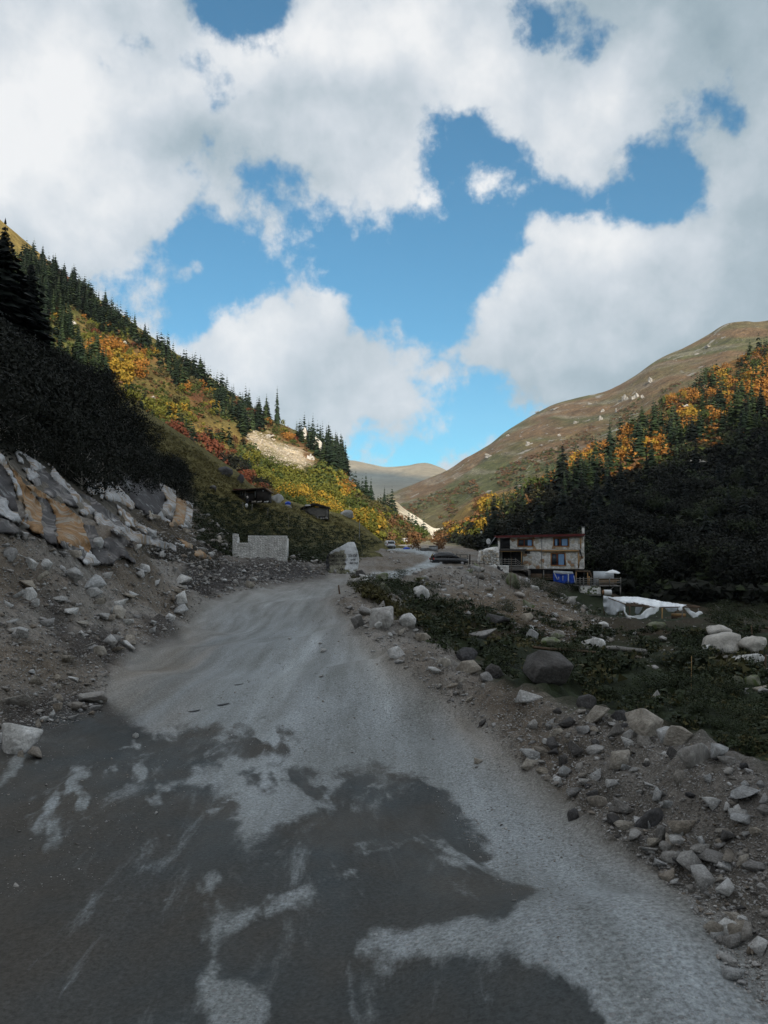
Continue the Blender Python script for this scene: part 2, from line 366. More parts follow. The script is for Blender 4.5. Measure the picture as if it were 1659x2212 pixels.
CP += [Q(*q) for q in [
    # left toe of the rubble
    (90, 705, 11), (112, 655, 16), (182, 625, 23), (207, 600, 34), (237, 590, 44), (330, 577, 68), (0, 730, 9), (-120, 770, 7.5),
    # left slope
    (60, 660, 12.5), (0, 680, 10.5), (30, 620, 15), (0, 600, 15), (100, 620, 19), (60, 580, 19), (0, 545, 17), (100, 570, 24), (150, 590, 28), (140, 560, 28),
    (190, 582, 36), (190, 567, 41), (215, 577, 50), (232, 567, 65), (287, 564, 70), (320, 569, 72),
    (0, 492, 22), (50, 520, 27), (100, 536, 33), (150, 562, 40), (-120, 480, 16), (-100, 640, 11), (-100, 560, 13),
    # crest of the berm on the right of the road
    (758, 772, 5.7), (692, 742, 7.0), (590, 712, 8.5), (500, 686, 10.5), (456, 658, 13.7), (418, 629, 18.7), (400, 619, 23), (385, 602, 32), (370, 592, 42), (358, 579, 60),
    (830, 800, 4.8), (950, 830, 4.3), (730, 850, 5.2), (640, 800, 6.3), (560, 745, 8.1), (700, 900, 4.4),
    # beyond it, the overgrown gully
    (768, 792, 14), (700, 748, 17), (600, 718, 20), (520, 693, 24), (470, 668, 30), (430, 643, 36), (400, 613, 46),
    (768, 700, 30), (650, 690, 30), (545, 684, 28), (768, 640, 50), (700, 650, 50), (620, 650, 45), (540, 650, 40), (480, 640, 45), (450, 620, 52),
    (768, 620, 70), (700, 622, 82), (650, 620, 87), (600, 617, 85), (560, 610, 88), (520, 600, 85), (470, 594, 75), (440, 595, 65), (410, 590, 62), (380, 582, 66),
    (900, 720, 25), (900, 650, 50), (900, 620, 90),
    (440, 571, 85), (470, 567.5, 92), (500, 575, 98), (470, 580, 84), (520, 588, 98), (560, 593, 106), (620, 602, 110), (500, 571, 106), (530, 578, 112), (575, 585, 112),
    (600, 592, 120), (700, 600, 115), (768, 610, 105), (560, 577, 130), (500, 560, 125), (465, 559, 122),
    # second stretch of road
    (372, 574, 75), (400, 572, 80), (420, 565, 90), (433, 560, 98), (437, 556, 108), (425, 552, 125), (405, 549.5, 140), (392, 548.5, 150), (398, 545.5, 200), (412, 543, 260),
    (440, 543, 260), (460, 553, 140), (450, 546, 200), (380, 565, 90), (385, 560, 115), (430, 541, 330), (400, 540, 330),
]]
CP += [X(4.5, 5.5, -2.2), X(5.2, 9, -2.6), X(4.6, 14, -2.6), X(4, 20, -2.2), X(3, 30, -1.7), X(1.2, 42, -1.0),
       X(-25, 40, 4), X(-45, 60, 5), X(-20, 60, 1.0), X(-35, 100, 1), X(-10, 112, .8), X(-12, 150, 1), X(-60, 30, 8), X(-70, 120, 0), X(-60, 250, 0), X(-20, 250, 3), X(0, 400, 6), X(60, 400, 4),
       X(90, 120, -7), X(80, 60, -7), X(60, 200, -3), X(120, 200, -6), X(40, 25, -4.5), X(60, 10, -5), X(12, 5, -3.5), X(9, 9.5, -3.2)]
CP = np.array(CP)
def par(x, y):
    r = np.clip(np.hypot(x, y), 2.2, 420); a = np.arctan2(x, y)
    return np.stack([np.clip(a, -1.25, 1.25), np.log(r)], -1)
_cp = par(CP[:, 0], CP[:, 1])
def _phi(d2): return 0.5*d2*np.log(d2+1e-12)
_n = len(CP); _A = np.zeros((_n+3, _n+3))
_d2 = ((_cp[:, None]-_cp[None])**2).sum(-1)
_A[:_n, :_n] = _phi(_d2) + np.eye(_n)*2e-5
_A[:_n, _n] = 1; _A[:_n, _n+1:] = _cp; _A[_n, :_n] = 1; _A[_n+1:, :_n] = _cp.T
_w = np.linalg.solve(_A, np.concatenate([CP[:, 2], np.zeros(3)]))
def base_z(x, y):
    q = par(x, y); sh = x.shape; q = q.reshape(-1, 2); out = np.zeros(len(q))
    for i in range(0, len(q), 20000):
        s = q[i:i+20000]; d2 = ((s[:, None]-_cp[None])**2).sum(-1)
        out[i:i+20000] = _phi(d2) @ _w[:_n] + _w[_n] + s @ _w[_n+1:]
    out = out.reshape(sh)
    a = np.abs(np.arctan2(x, y)); t = np.clip((a-1.25)/0.9, 0, 1); t = t*t*(3-2*t)
    return out*(1-t) + (np.clip(np.hypot(x, y)-6, 0, 300)*0.06)*t

ROADPOLY = [(-400, 1100), (-60, 760), (60, 712), (105, 690), (125, 655), (182, 626), (200, 604), (235, 591), (330, 577), (352, 575), (346, 588), (332, 602), (352, 626),
            (400, 664), (470, 720), (560, 792), (640, 860), (740, 935), (900, 1100)]
ROAD2 = [(366, 578), (372, 572), (405, 570), (425, 562), (430, 557), (410, 552), (388, 550.5), (384, 547), (400, 541), (432, 537.5), (430, 541), (412, 544.5), (405, 547.5), (425, 549.5), (443, 555), (446, 561), (430, 568), (402, 577), (385, 580)]
WET = [[(225, 850), (300, 820), (330, 840), (300, 960), (260, 1000), (215, 960)],
       [(-300, 742), (40, 730), (100, 712), (150, 730), (215, 724), (232, 745), (215, 758), (178, 775), (235, 788), (262, 830), (245, 870), (226, 920), (208, 960), (196, 1100), (-300, 1100)],
       [(222, 738), (268, 718), (292, 725), (286, 745), (255, 753), (230, 750)],
       [(238, 765), (300, 758), (335, 775), (330, 800), (272, 792), (245, 782)],
       [(336, 771), (388, 764), (428, 772), (448, 798), (484, 830), (496, 870), (526, 890), (500, 915), (382, 925), (372, 960), (378, 1100), (285, 1100), (262, 985), (222, 975), (240, 900), (262, 850), (300, 808), (330, 802)],
       [(370, 950), (520, 940), (600, 990), (640, 1100), (370, 1100)]]
GRASSV = [(378, 588), (392, 600), (420, 628), (437, 648), (458, 658), (478, 673), (506, 689), (545, 700), (592, 713), (692, 741), (736, 753), (768, 774), (820, 850), (1200, 1100), (1200, 560), (600, 580), (560, 590), (545, 596), (560, 604), (592, 625),
          (590, 636), (565, 622), (535, 612), (500, 606), (470, 604), (440, 600), (425, 592), (440, 586), (400, 582)]
BROWNV = [(440, 602), (460, 588), (520, 590), (550, 598), (572, 612), (595, 628), (565, 632), (530, 624), (490, 620), (455, 612)]
BLACKSOIL = [(180, 575), (190, 560), (232, 560), (290, 560), (330, 570), (325, 578), (240, 588), (205, 598), (185, 590)]
DARKL = [[(60, 640), (100, 630), (135, 650), (105, 672), (70, 665)], [(0, 700), (80, 690), (110, 705), (150, 735), (0, 745)], [(140, 620), (175, 618), (180, 640), (150, 645)], [(40, 590), (60, 600), (75, 640), (55, 640)]]

def build_ground():
    az = np.concatenate([np.linspace(-math.pi, -0.66, 46)[:-1], np.linspace(-0.66, 0.66, 600), np.linspace(0.66, math.pi, 46)[1:]])
    r = np.exp(np.concatenate([np.linspace(math.log(0.6), math.log(2.6), 8)[:-1], np.linspace(math.log(2.6), math.log(60), 330)[:-1], np.linspace(math.log(60), math.log(420), 90)]))
    A, R = np.meshgrid(az, r)
    x, y = np.sin(A)*R, np.cos(A)*R
    z = base_z(x, y)
    u, v = proj(np.stack([x, y, z], -1)); front = (y > 0.5)
    road = np.maximum(softpoly(u+fbm(x*.8, y*.5, oct=4, seed=61)*14, v, ROADPOLY, 13), softpoly(u, v, ROAD2, 1.5))*front
    far2 = softpoly(u, v, ROAD2, 1.5)*front
    near = np.clip(1.6-R/90, 0.3, 1)
    veg = softpoly(u, v, GRASSV, 8)*front
    veg = np.maximum(veg, (~front)*0.7)
    brown = softpoly(u, v, BROWNV, 10)*front
    black = softpoly(u, v, BLACKSOIL, 6)*front
    for p in DARKL: black = np.maximum(black, softpoly(u, v, p, 10)*0.85*front)
    wet = np.zeros_like(u)
    wx, wy = fbm(x*0.9, y*0.5, oct=4, seed=5)*34/np.clip(R/4, .6, 9), fbm(x*0.9, y*0.5, oct=4, seed=9)*26/np.clip(R/4, .6, 9)
    for ip_, p in enumerate(WET): wet = np.maximum(wet, (.75 if ip_ == 0 else 1)*softpoly(u+wx+fbm(x*2.0, y*1.2, oct=5, seed=15, gain=.65)*30/np.clip(R/4, .6, 9), v+wy*0.7+fbm(x*2.0, y*1.2, oct=5, seed=16, gain=.65)*16/np.clip(R/4, .6, 9), p, 15)*front)
    wet = wet*np.clip(1.45+fbm(x*3.2+y*.9, y*.8, oct=4, seed=77, gain=.6)*2.4, 0, 1)*np.clip(1.5+fbm(x*2.4-y*1.3, y*1.0, oct=5, seed=79, gain=.6)*2.0, 0, 1)
    off = 1-road
    # relief: rubble heaps, ruts along the driving line, small hollows
    z = z + off*(fbm(x*0.55, y*0.55, oct=5, seed=3)*0.22*np.clip(R/12, .6, 2.2) + np.abs(fbm(x*2.1, y*2.1, oct=4, seed=8))*0.26)
    z = z + road*fbm(x*1.1, y*0.12, oct=3, seed=21)*0.05
    lat = x + 0.12*y*np.clip((y-8)/50, 0, 1)
    z = z - road*0.03*(np.exp(-((lat+1.5)/0.28)**2)+np.exp(-((lat-0.1)/0.28)**2))
    z = z - wet*0.015
    # fine grit, real relief at this distance
    z = z + 0.045*off*fbm(x*4, y*4, oct=2, seed=31)*(R < 14)
    # albedo
    g = fbm(x*0.35, y*0.35, oct=5, seed=41)[..., None]; g2 = fbm(x*1.8, y*.14, oct=3, seed=43)[..., None]*np.clip(1.4-R/45, .15, 1)[..., None]
    def C(c): return np.array(c)[None, None, :]
    tr_ = np.exp(-((lat+1.55)/0.34)**2)+np.exp(-((lat-0.15)/0.34)**2)+.6*np.exp(-((lat+3.1)/0.3)**2)
    roadc = C((0.262, 0.286, 0.292))*(1+0.08*g+0.22*g2)*(1+.16*(tr_*(.6+.8*g2[..., 0]))[..., None])
    dirt = np.clip(softpoly(u, v, [(90, 715), (120, 655), (190, 622), (235, 640), (210, 680), (180, 725), (140, 735)], 22)+softpoly(u, v, [(360, 632), (400, 662), (470, 718), (560, 792), (640, 860), (600, 850), (520, 780), (440, 715), (385, 668)], 22), 0, 1)[..., None]*np.clip(.6+.9*g2, 0, 1)*front[..., None]
    roadc = roadc*(1-dirt*.75)+C((0.185, 0.158, 0.125))*(1+.3*g2)*dirt*.75
    edge = np.clip((1-np.abs(softpoly(u, v, ROADPOLY, 60)*2-1)), 0, 1)[..., None]
    roadc = roadc*(1-edge*0.5) + C((0.23, 0.205, 0.170))*(1+.3*g2)*edge*0.5
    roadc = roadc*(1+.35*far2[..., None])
    soil = C((0.172, 0.143, 0.110))*(1+0.35*g+0.4*g2)
    grey = np.clip(0.5+1.6*g+0.8*g2, 0, 1)
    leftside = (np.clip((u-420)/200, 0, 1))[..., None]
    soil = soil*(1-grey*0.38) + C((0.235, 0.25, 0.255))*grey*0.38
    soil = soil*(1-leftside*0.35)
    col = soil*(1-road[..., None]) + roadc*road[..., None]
    blackc = C((0.034, 0.030, 0.028))*(1+.3*g2)
    col = col*(1-black[..., None]) + blackc*black[..., None]
    vegc = C((0.020, 0.027, 0.012))*(1+0.7*g+.6*g2)
    gr = np.clip(fbm(x*0.12, y*0.12, oct=3, seed=55)*2.0, 0, 1)[..., None]
    vegc = vegc*(1-gr) + C((0.045, 0.034, 0.020))*gr*(1+.6*g2)
    col = col*(1-veg[..., None]) + vegc*veg[..., None]
    brc = C((0.125, 0.094, 0.062))*(1+.4*g2)
    col = col*(1-brown[..., None]) + brc*brown[..., None]
    w = (wet*0.92)[..., None]
    brownw = np.clip(0.5+fbm(x*0.8+9, y*0.6, oct=3, seed=60)*2.2, 0, 1)[..., None]
    wetc = C((0.036, 0.042, 0.044))*(1-brownw*0.5)+C((0.052, 0.043, 0.032))*brownw*0.5
    wetc = wetc*(1+0.25*g2)
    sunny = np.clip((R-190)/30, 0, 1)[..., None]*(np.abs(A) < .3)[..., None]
    col = col*(1-sunny) + (C((0.34, 0.31, 0.25))*np.clip(road+0.3, 0, 1)[..., None] + C((0.10, 0.09, 0.035))*(1-np.clip(road+0.3, 0, 1)[..., None]))*sunny  # sunlight put into the colour: paler and warmer past the shade edge
    col = np.clip(col, 0.004, 0.8)
    nr_, nc = A.shape
    idx = np.arange(nr_*nc).reshape(nr_, nc)
    q = np.stack([idx[:-1, :-1], idx[:-1, 1:], idx[1:, 1:], idx[1:, :-1]], -1).reshape(-1, 4)[:, ::-1]
    verts = np.stack([x, y, z], -1).reshape(-1, 3)
    q2 = np.stack([idx[:-1, -1], idx[:-1, 0], idx[1:, 0], idx[1:, -1]], -1).reshape(-1, 4)[:, ::-1]
    # close the middle under the camera
    cverts = np.array([[0, 0, 0.0]]); ci = len(verts)
    tri = np.stack([np.full(nc, ci), np.roll(idx[0], -1), idx[0]], -1)
    verts = np.concatenate([verts, cverts])
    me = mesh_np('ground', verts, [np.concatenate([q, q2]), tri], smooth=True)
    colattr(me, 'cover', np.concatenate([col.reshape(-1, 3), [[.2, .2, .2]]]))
    a = me.attributes.new('wet', 'FLOAT', 'POINT'); a.data.foreach_set('value', np.append((wet*np.clip(road+.25, 0, 1)).ravel(), 0).astype(np.float32))
    a = me.attributes.new('stony', 'FLOAT', 'POINT'); a.data.foreach_set('value', np.append((1-np.clip(veg*1.1, 0, 1)).ravel(), 1).astype(np.float32))
    a = me.attributes.new('road', 'FLOAT', 'POINT'); a.data.foreach_set('value', np.append(road.ravel(), 1).astype(np.float32))
    return me, verts, np.concatenate([q, q2])

m, t, b = new_mat('ground_earth')
co = t.new('ShaderNodeTexCoord').outputs['Object']
a = t.new('ShaderNodeAttribute'); a.attribute_name = 'cover'
aw = t.new('ShaderNodeAttribute'); aw.attribute_name = 'wet'
wn1 = t.noise(t.vmath('MULTIPLY', co, (1.0, 0.45, 1.0)), 3.2, 9, 0.68, 0.4)
wetf = t.maprange(t.math('ADD', aw.outputs['Fac'], t.math('MULTIPLY', t.math('SUBTRACT', wn1, 0.5), 2.3)), 0.22, 0.80)
# chalky dried streaks left inside the damp ground
wrot = t.new('ShaderNodeMapping'); wrot.inputs['Rotation'].default_value = (0, 0, 0.5); wrot.inputs['Scale'].default_value = (1.0, 0.22, 1.0); t.l.new(co, wrot.inputs['Vector'])
chalk = t.maprange(t.noise(wrot.outputs[0], 2.1, 9, 0.70, 0.5), 0.53, 0.72)
wetf = t.math('MULTIPLY', wetf, t.math('MULTIPLY_ADD', chalk, -0.72, 1.0))
ast = t.new('ShaderNodeAttribute'); ast.attribute_name = 'stony'; ard = t.new('ShaderNodeAttribute'); ard.attribute_name = 'road'
nA = t.noise(co, 3.5, 9, 0.72); nB = t.noise(co, 38, 5, 0.75); nC = t.noise(t.vmath('MULTIPLY', co, (1.0, 0.25, 1.0)), 1.4, 6, 0.62)
# wheel-worn streaks run along the road, so stretch the noise that way
nL = t.noise(t.vmath('MULTIPLY', co, (1.0, 0.05, 1.0)), 2.6, 6, 0.6, 0.0)
wide = t.mix(ard.outputs['Fac'], t.ramp(nA, [(0.32, (.55, .54, .52)), (0.7, (1.5, 1.5, 1.52))]), t.ramp(nL, [(0.32, (.78, .77, .75)), (0.68, (1.18, 1.18, 1.19))]))
c = t.mix(1.0, a.outputs[0], wide, blend='MULTIPLY')
c = t.mix(1.0, c, t.ramp(nC, [(0.36, (.86, .85, .83)), (0.66, (1.12, 1.12, 1.14))]), blend='MULTIPLY')
c = t.mix(1.0, c, t.ramp(nB, [(0.36, (.58, .58, .57)), (0.66, (1.45, 1.45, 1.47))]), blend='MULTIPLY')
vo = t.voronoi(co, 22, out='Color'); vd = t.voronoi(co, 22)
vo2 = t.voronoi(co, 55, out='Color'); vd2 = t.voronoi(co, 55)
sv2 = t.new('ShaderNodeSeparateColor'); t.l.new(vo2, sv2.inputs[0])
chip2 = t.math('MULTIPLY', t.math('GREATER_THAN', sv2.outputs[0], 0.70), t.math('LESS_THAN', vd2, 0.36))
sv = t.new('ShaderNodeSeparateColor'); t.l.new(vo, sv.inputs[0])
chip = t.math('MULTIPLY', t.math('GREATER_THAN', sv.outputs[0], 0.86), t.math('LESS_THAN', vd, 0.32))
chip = t.math('MULTIPLY', chip, t.math('SUBTRACT', 1.0, t.math('MULTIPLY', wetf, 0.75)))
chip2 = t.math('MULTIPLY', chip2, ast.outputs['Fac']); chip = t.math('MULTIPLY', chip, ast.outputs['Fac'])
c = t.mix(t.math('MULTIPLY', chip2, t.math('MULTIPLY_ADD', wetf, -.35, .6)), c, t.mix(sv2.outputs[1], (.09, .085, .08), (.46, .46, .45)))
c = t.mix(t.math('MULTIPLY', chip, 0.65), c, t.mix(sv.outputs[1], (.10, .095, .09), (.42, .42, .42)))
wcol = t.ramp(t.noise(co, 0.55, 5, 0.6), [(0.36, (.029, .036, .038)), (0.6, (.044, .037, .028))])
wcol = t.mix(1.0, wcol, t.ramp(nB, [(0.36, (.75, .75, .75)), (0.66, (1.3, 1.3, 1.3))]), blend='MULTIPLY')
c = t.mix(t.math('MULTIPLY', wetf, 0.93), c, wcol)
t.l.new(c, b.inputs['Base Color'])
rg = t.mix(wetf, 0.93, t.maprange(nC, .35, .65, .5, .75), 'FLOAT'); t.l.new(rg, b.inputs['Roughness'])
b.inputs['Specular IOR Level'].default_value = 0.16
hh = t.math('ADD', t.math('MULTIPLY', nA, t.math('MULTIPLY_ADD', ard.outputs['Fac'], -.75, 1.0)), t.math('MULTIPLY', nB, 0.35)); hh = t.math('ADD', hh, t.math('MULTIPLY', chip, 0.15))
bm_ = bump(t, b, hh, 0.8, 0.05)
t.l.new(t.mix(wetf, 0.9, 0.35, 'FLOAT'), bm_.inputs['Strength'])
M['ground'] = m
gme, gverts, gquads = build_ground()
ground = link('ground', gme, mat=M['ground']); tag(ground, 'pale dirt road with wet patches between rubble banks and an overgrown gully', kind='structure')
BVH = {'ground': BVHTree.FromPolygons([tuple(p) for p in gverts.tolist()], gquads.tolist())}

# ---- hillsides: lofted from rows of control points
def catmull(a, n):
    """a: (k, ..., 3) rows -> n samples"""
    k = len(a); out = []
    for s in np.linspace(0, k-1, n):
        i = min(int(s), k-2); t = s-i
        p0, p1, p2, p3 = a[max(i-1, 0)], a[i], a[i+1], a[min(i+2, k-1)]
        out.append(0.5*((2*p1)+(-p0+p2)*t+(2*p0-5*p1+4*p2-p3)*t*t+(-p0+3*p1-3*p2+p3)*t**3))
    return np.array(out)
def loft(name, rows, nu, nv, paint, disp, mat, label, back=1.25, drop=25, flip=False):
    """rows bottom->top of (u,v,d); a back slope is added behind the ridge"""
    net = np.array([[P(*c) for c in r] for r in rows])          # (rows, cols, 3)
    top = net[-1]
    bk = top*np.array([back, back, 1.0]); bk[:, 2] = top[:, 2]*0.55-drop; bk[:, 1] += 30
    G = catmull(np.swapaxes(net, 0, 1), nu)                     # (nu, rows, 3)
    G = catmull(np.swapaxes(G, 0, 1), nv)                       # (nv, nu, 3)
    G = disp(G)
    B = catmull(bk, nu); K = 14
    ext = np.array([G[-1]*(1-t)+B*t + np.array([0, 0, (1-t)*0.0]) for t in np.linspace(0, 1, K+1)[1:]])
    G = np.concatenate([G, ext])
    u, v = proj(G)
    col = paint(u, v, G)
    nv2, nu2 = G.shape[:2]; idx = np.arange(nv2*nu2).reshape(nv2, nu2)
    q = np.stack([idx[:-1, :-1], idx[:-1, 1:], idx[1:, 1:], idx[1:, :-1]], -1).reshape(-1, 4)
    verts = G.reshape(-1, 3)
    me = mesh_np(name, verts, q, smooth=True)
    colattr(me, 'cover', np.clip(col.reshape(-1, 3), 0.003, 0.85))
    o = link(name, me, mat=mat); tag(o, label, kind='structure')
    BVH[name+str(len(BVH))] = None
    return o, BVHTree.FromPolygons([tuple(p) for p in verts.tolist()], q.tolist())
def Cc(c): return np.array(c)[None, None, :]
def lay(col, w, c): return col*(1-w[..., None]) + c*w[..., None]

M['hill_veg'] = terrain_mat('hill_plants', 0.22, 0.0, bstr=0.9, bdist=1.5, contrast=0.42)
M['hill_rocky'] = terrain_mat('alpine_slope', 0.045, 0.45, (0.36, 0.345, 0.31), bstr=1.0, bdist=9.0, rscale=0.03, contrast=0.46)
M['hill_near'] = terrain_mat('near_slope', 1.2, 0.0, bstr=0.8, bdist=0.3, contrast=0.45)
M['hill_far'] = terrain_mat('far_hill', 0.010, 0.0, bstr=0.5, bdist=10, contrast=0.2)

def disp_amp(a1, f1, a2, f2, seed, fade_bottom=True, ridged=0.0, fade_top=0.25):
    def f(G):
        nv, nu = G.shape[:2]
        x, y, z = G[..., 0], G[..., 1], G[..., 2]
        n = fbm(x*f1, y*f1, z*f1, 5, seed)*a1 + fbm(x*f2, y*f2, z*f2, 4, seed+7)*a2
        if ridged: n = n - np.abs(fbm(x*f1*0.7, y*f1*0.7, None, 3, seed+13))*ridged
        s = np.linspace(0, 1, nv)[:, None]
        w = np.ones_like(s)
        if fade_top: w = w*(1-(1-fade_top)*np.clip((s-0.85)/0.15, 0, 1))
        if fade_bottom: w = w*np.clip(s/0.1+0.2, 0, 1)
        G = G.copy(); G[..., 2] += n*w
        return G
    return f

# L1: the near slope on the left (shaded woods above, grass spur to the right)
L1_BOT = [(-330, 430, 12), (-200, 440, 14), (-60, 450, 18), (0, 472, 22), (50, 502, 27), (100, 522, 33), (150, 552, 40), (190, 566, 48), (232, 563.5, 72), (287, 561.5, 75), (325, 570, 77), (352, 572, 82), (372, 566, 98), (386, 557, 128), (400, 551, 152), (410, 549, 160)]
L1_MID = [(-330, 330, 30), (-200, 340, 38), (-60, 372, 46), (0, 392, 50), (50, 430, 55), (100, 452, 65), (150, 482, 75), (190, 510, 85), (232, 531, 96), (280, 533, 105), (322, 538, 112), (347, 546, 120), (365, 548, 128), (382, 549, 140), (396, 549, 155), (408, 548.5, 162)]
L1_TOP = [(-330, 150, 70), (-200, 200, 75), (-60, 288, 85), (0, 335, 92), (50, 360, 98), (100, 384, 104), (134, 404, 111), (168, 425, 118), (203, 448, 125), (239, 473, 130), (256, 487, 133), (300, 503.5, 140), (341, 514, 146), (361, 524, 150), (381, 540, 156), (404, 548, 165)]
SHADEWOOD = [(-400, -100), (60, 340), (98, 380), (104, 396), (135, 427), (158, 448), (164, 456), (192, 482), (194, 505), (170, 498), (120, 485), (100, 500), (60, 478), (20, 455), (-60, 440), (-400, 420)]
def paint_L1(u, v, G):
    x, y, z = G[..., 0], G[..., 1], G[..., 2]
    g = fbm(x*.08, y*.08, z*.08, 4, 3)[..., None]; g2 = fbm(x*.6, y*.6, z*.6, 4, 5)[..., None]
    col = Cc((0.15, 0.13, 0.052))*(1+.45*g+.35*g2)
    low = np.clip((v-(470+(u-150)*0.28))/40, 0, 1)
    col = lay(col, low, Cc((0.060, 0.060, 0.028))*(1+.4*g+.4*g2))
    st_ = fbm((x+z)*1.6, (x-z)*.25, None, 4, 8)[..., None]
    col = lay(col, softpoly(u, v, [(-300, 380), (0, 438), (40, 452), (75, 470), (112, 488), (195, 500), (215, 540), (200, 575), (-300, 700)], 6), Cc((0.15, 0.135, 0.115))*(1+.9*st_))
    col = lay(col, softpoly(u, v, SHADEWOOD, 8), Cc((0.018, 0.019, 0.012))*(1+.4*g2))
    col = lay(col, softpoly(u, v, [(160, 500), (200, 512), (240, 545), (236, 575), (180, 580), (120, 560), (90, 530)], 8), Cc((0.085, 0.070, 0.052))*(1+.6*g2))
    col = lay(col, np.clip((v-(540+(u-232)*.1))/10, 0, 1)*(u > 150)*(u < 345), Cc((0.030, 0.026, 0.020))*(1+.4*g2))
    return col
L1_UND = [(u_, v_+4.5*773/d_, d_*.97) for u_, v_, d_ in L1_BOT]
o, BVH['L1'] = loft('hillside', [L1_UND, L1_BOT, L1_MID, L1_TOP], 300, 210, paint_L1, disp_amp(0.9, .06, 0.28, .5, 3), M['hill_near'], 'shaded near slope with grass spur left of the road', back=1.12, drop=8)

# M1: the sunlit autumn mountainside on the left
M1_BOT = [(-330, 420, 130), (-160, 430, 140), (-40, 440, 150), (60, 450, 155), (120, 462, 158), (190, 492, 160), (235, 512, 162), (280, 525, 168), (322, 536, 178), (355, 544, 196), (385, 547, 216), (412, 548, 245), (441, 548, 278)]
M1_MID = [(-330, 250, 250), (-160, 270, 260), (-40, 320, 268), (60, 362, 275), (120, 400, 262), (188, 430, 262), (240, 462, 262), (285, 482, 252), (325, 500, 245), (352, 516, 242), (380, 529, 262), (406, 537, 290), (434, 543, 298)]
M1_TOP = [(-330, 10, 380), (-160, 105, 400), (-40, 188, 430), (50, 262, 455), (110, 306, 480), (190, 362, 500), (260, 412, 500), (322, 441, 475), (341, 451, 430), (350, 481, 395), (374, 502, 370), (398, 517, 345), (430, 533, 320)]
SCREE = [(256, 430), (275, 440), (300, 452), (312, 465), (292, 470), (270, 462), (254, 448), (244, 436)]
AUT = [(78, 322), (130, 326), (165, 345), (192, 362), (222, 418), (206, 436), (170, 430), (120, 400), (90, 360)]
MEADOW = [(150, 400), (185, 420), (225, 425), (280, 440), (240, 455), (205, 458), (175, 445)]
REDZ = [[(262, 425), (285, 430), (305, 448), (318, 462), (308, 464), (285, 442)], [(300, 410), (330, 430), (328, 440), (300, 425)], [(30, 235), (90, 265), (110, 290), (60, 300), (20, 270)], [(180, 375), (215, 390), (225, 415), (190, 400)]]
TOPGRASS = [(-400, -200), (8, 212), (40, 240), (55, 262), (40, 262), (8, 250), (-300, 100)]
def paint_M1(u, v, G):
    x, y, z = G[..., 0], G[..., 1], G[..., 2]
    g = fbm(x*.03, y*.03, z*.03, 5, 13)[..., None]; g2 = fbm(x*.15, y*.15, z*.15, 4, 15)[..., None]
    col = Cc((0.13, 0.13, 0.042))*(1+.5*g+.4*g2)
    wu, wv = u+fbm(x*.05, y*.05, z*.05, 3, 91)*10, v+fbm(x*.05, y*.05, z*.05, 3, 95)*8
    k = np.clip(.5+g[..., 0]*3, 0, 1)
    col = lay(col, softpoly(wu, wv, AUT, 12)*(.4+.6*k), Cc((0.19, 0.11, 0.04))*(1+.4*g2))
    col = lay(col, softpoly(wu, wv, MEADOW, 10), Cc((0.25, 0.175, 0.055))*(1+.4*g2+.2*g))
    for p in REDZ: col = lay(col, softpoly(wu, wv, p, 8)*.8, Cc((0.16, 0.055, 0.028))*(1+.4*g2))
    col = lay(col, softpoly(wu, wv, TOPGRASS, 8), Cc((0.26, 0.19, 0.06))*(1+.3*g2))
    sc_ = fbm(x*.12, y*.12, z*.12, 4, 66)
    col = lay(col, softpoly(wu, wv, SCREE, 5)*np.clip(.8+1.6*sc_, 0, 1), Cc((0.50, 0.41, 0.29))*(1+.5*g2))
    col = lay(col, np.clip((wv-520)/12, 0, 1)*(u > 330), Cc((0.13, 0.105, 0.045))*(1+.4*g2))
    return col
o, BVH['M1'] = loft('mountain', [M1_BOT, M1_MID, M1_TOP], 330, 220, paint_M1, disp_amp(7, .018, 1.6, .12, 23, ridged=4), M['hill_veg'], 'steep sunlit mountainside in autumn colours left of the valley')

# M3: the bare alpine mountain on the right
M3_BOT = [(380, 545, 620), (410, 545, 560), (440, 548, 520), (480, 548, 500), (540, 548, 490), (620, 545, 480), (700, 540, 470), (780, 530, 480), (900, 520, 500), (1050, 510, 520)]
M3_MID = [(378, 515, 1100), (402, 520, 900), (430, 512, 880), (470, 490, 900), (525, 470, 920), (600, 440, 950), (680, 410, 960), (770, 385, 980), (900, 360, 1000), (1050, 340, 1020)]
M3_TOP = [(370, 505, 1900), (388, 495, 1750), (418, 482, 1650), (448, 469.5, 1600), (489, 445, 1550), (522, 422, 1520), (607, 391, 1450), (659, 360, 1420), (768, 318, 1380), (1050, 250, 1300)]
_ur = np.array([370, 388, 418, 448, 468, 489, 505, 522, 538, 555, 580, 607, 620, 633, 659, 683, 706, 725, 745, 768, 850, 1050]); _vr = np.array([504, 494, 482, 469.5, 457, 445, 432, 421, 412, 404, 397, 390.5, 383, 377, 359, 348, 335.5, 324, 321, 320, 300, 262.])
M3_TOP = [(u_, float(np.interp(u_, _ur, _vr)), d_) for u_, d_ in zip([370, 388, 405, 425, 448, 468, 489, 505, 522, 538, 555, 580, 607, 633, 659, 683, 706, 725, 745, 768, 850, 1050], np.linspace(1850, 1320, 22))]
def res(row, n):
    a = np.array(row, float); s = np.linspace(0, len(a)-1, n); i = np.clip(s.astype(int), 0, len(a)-2); f = (s-i)[:, None]
    return [tuple(r) for r in a[i]*(1-f)+a[i+1]*f]
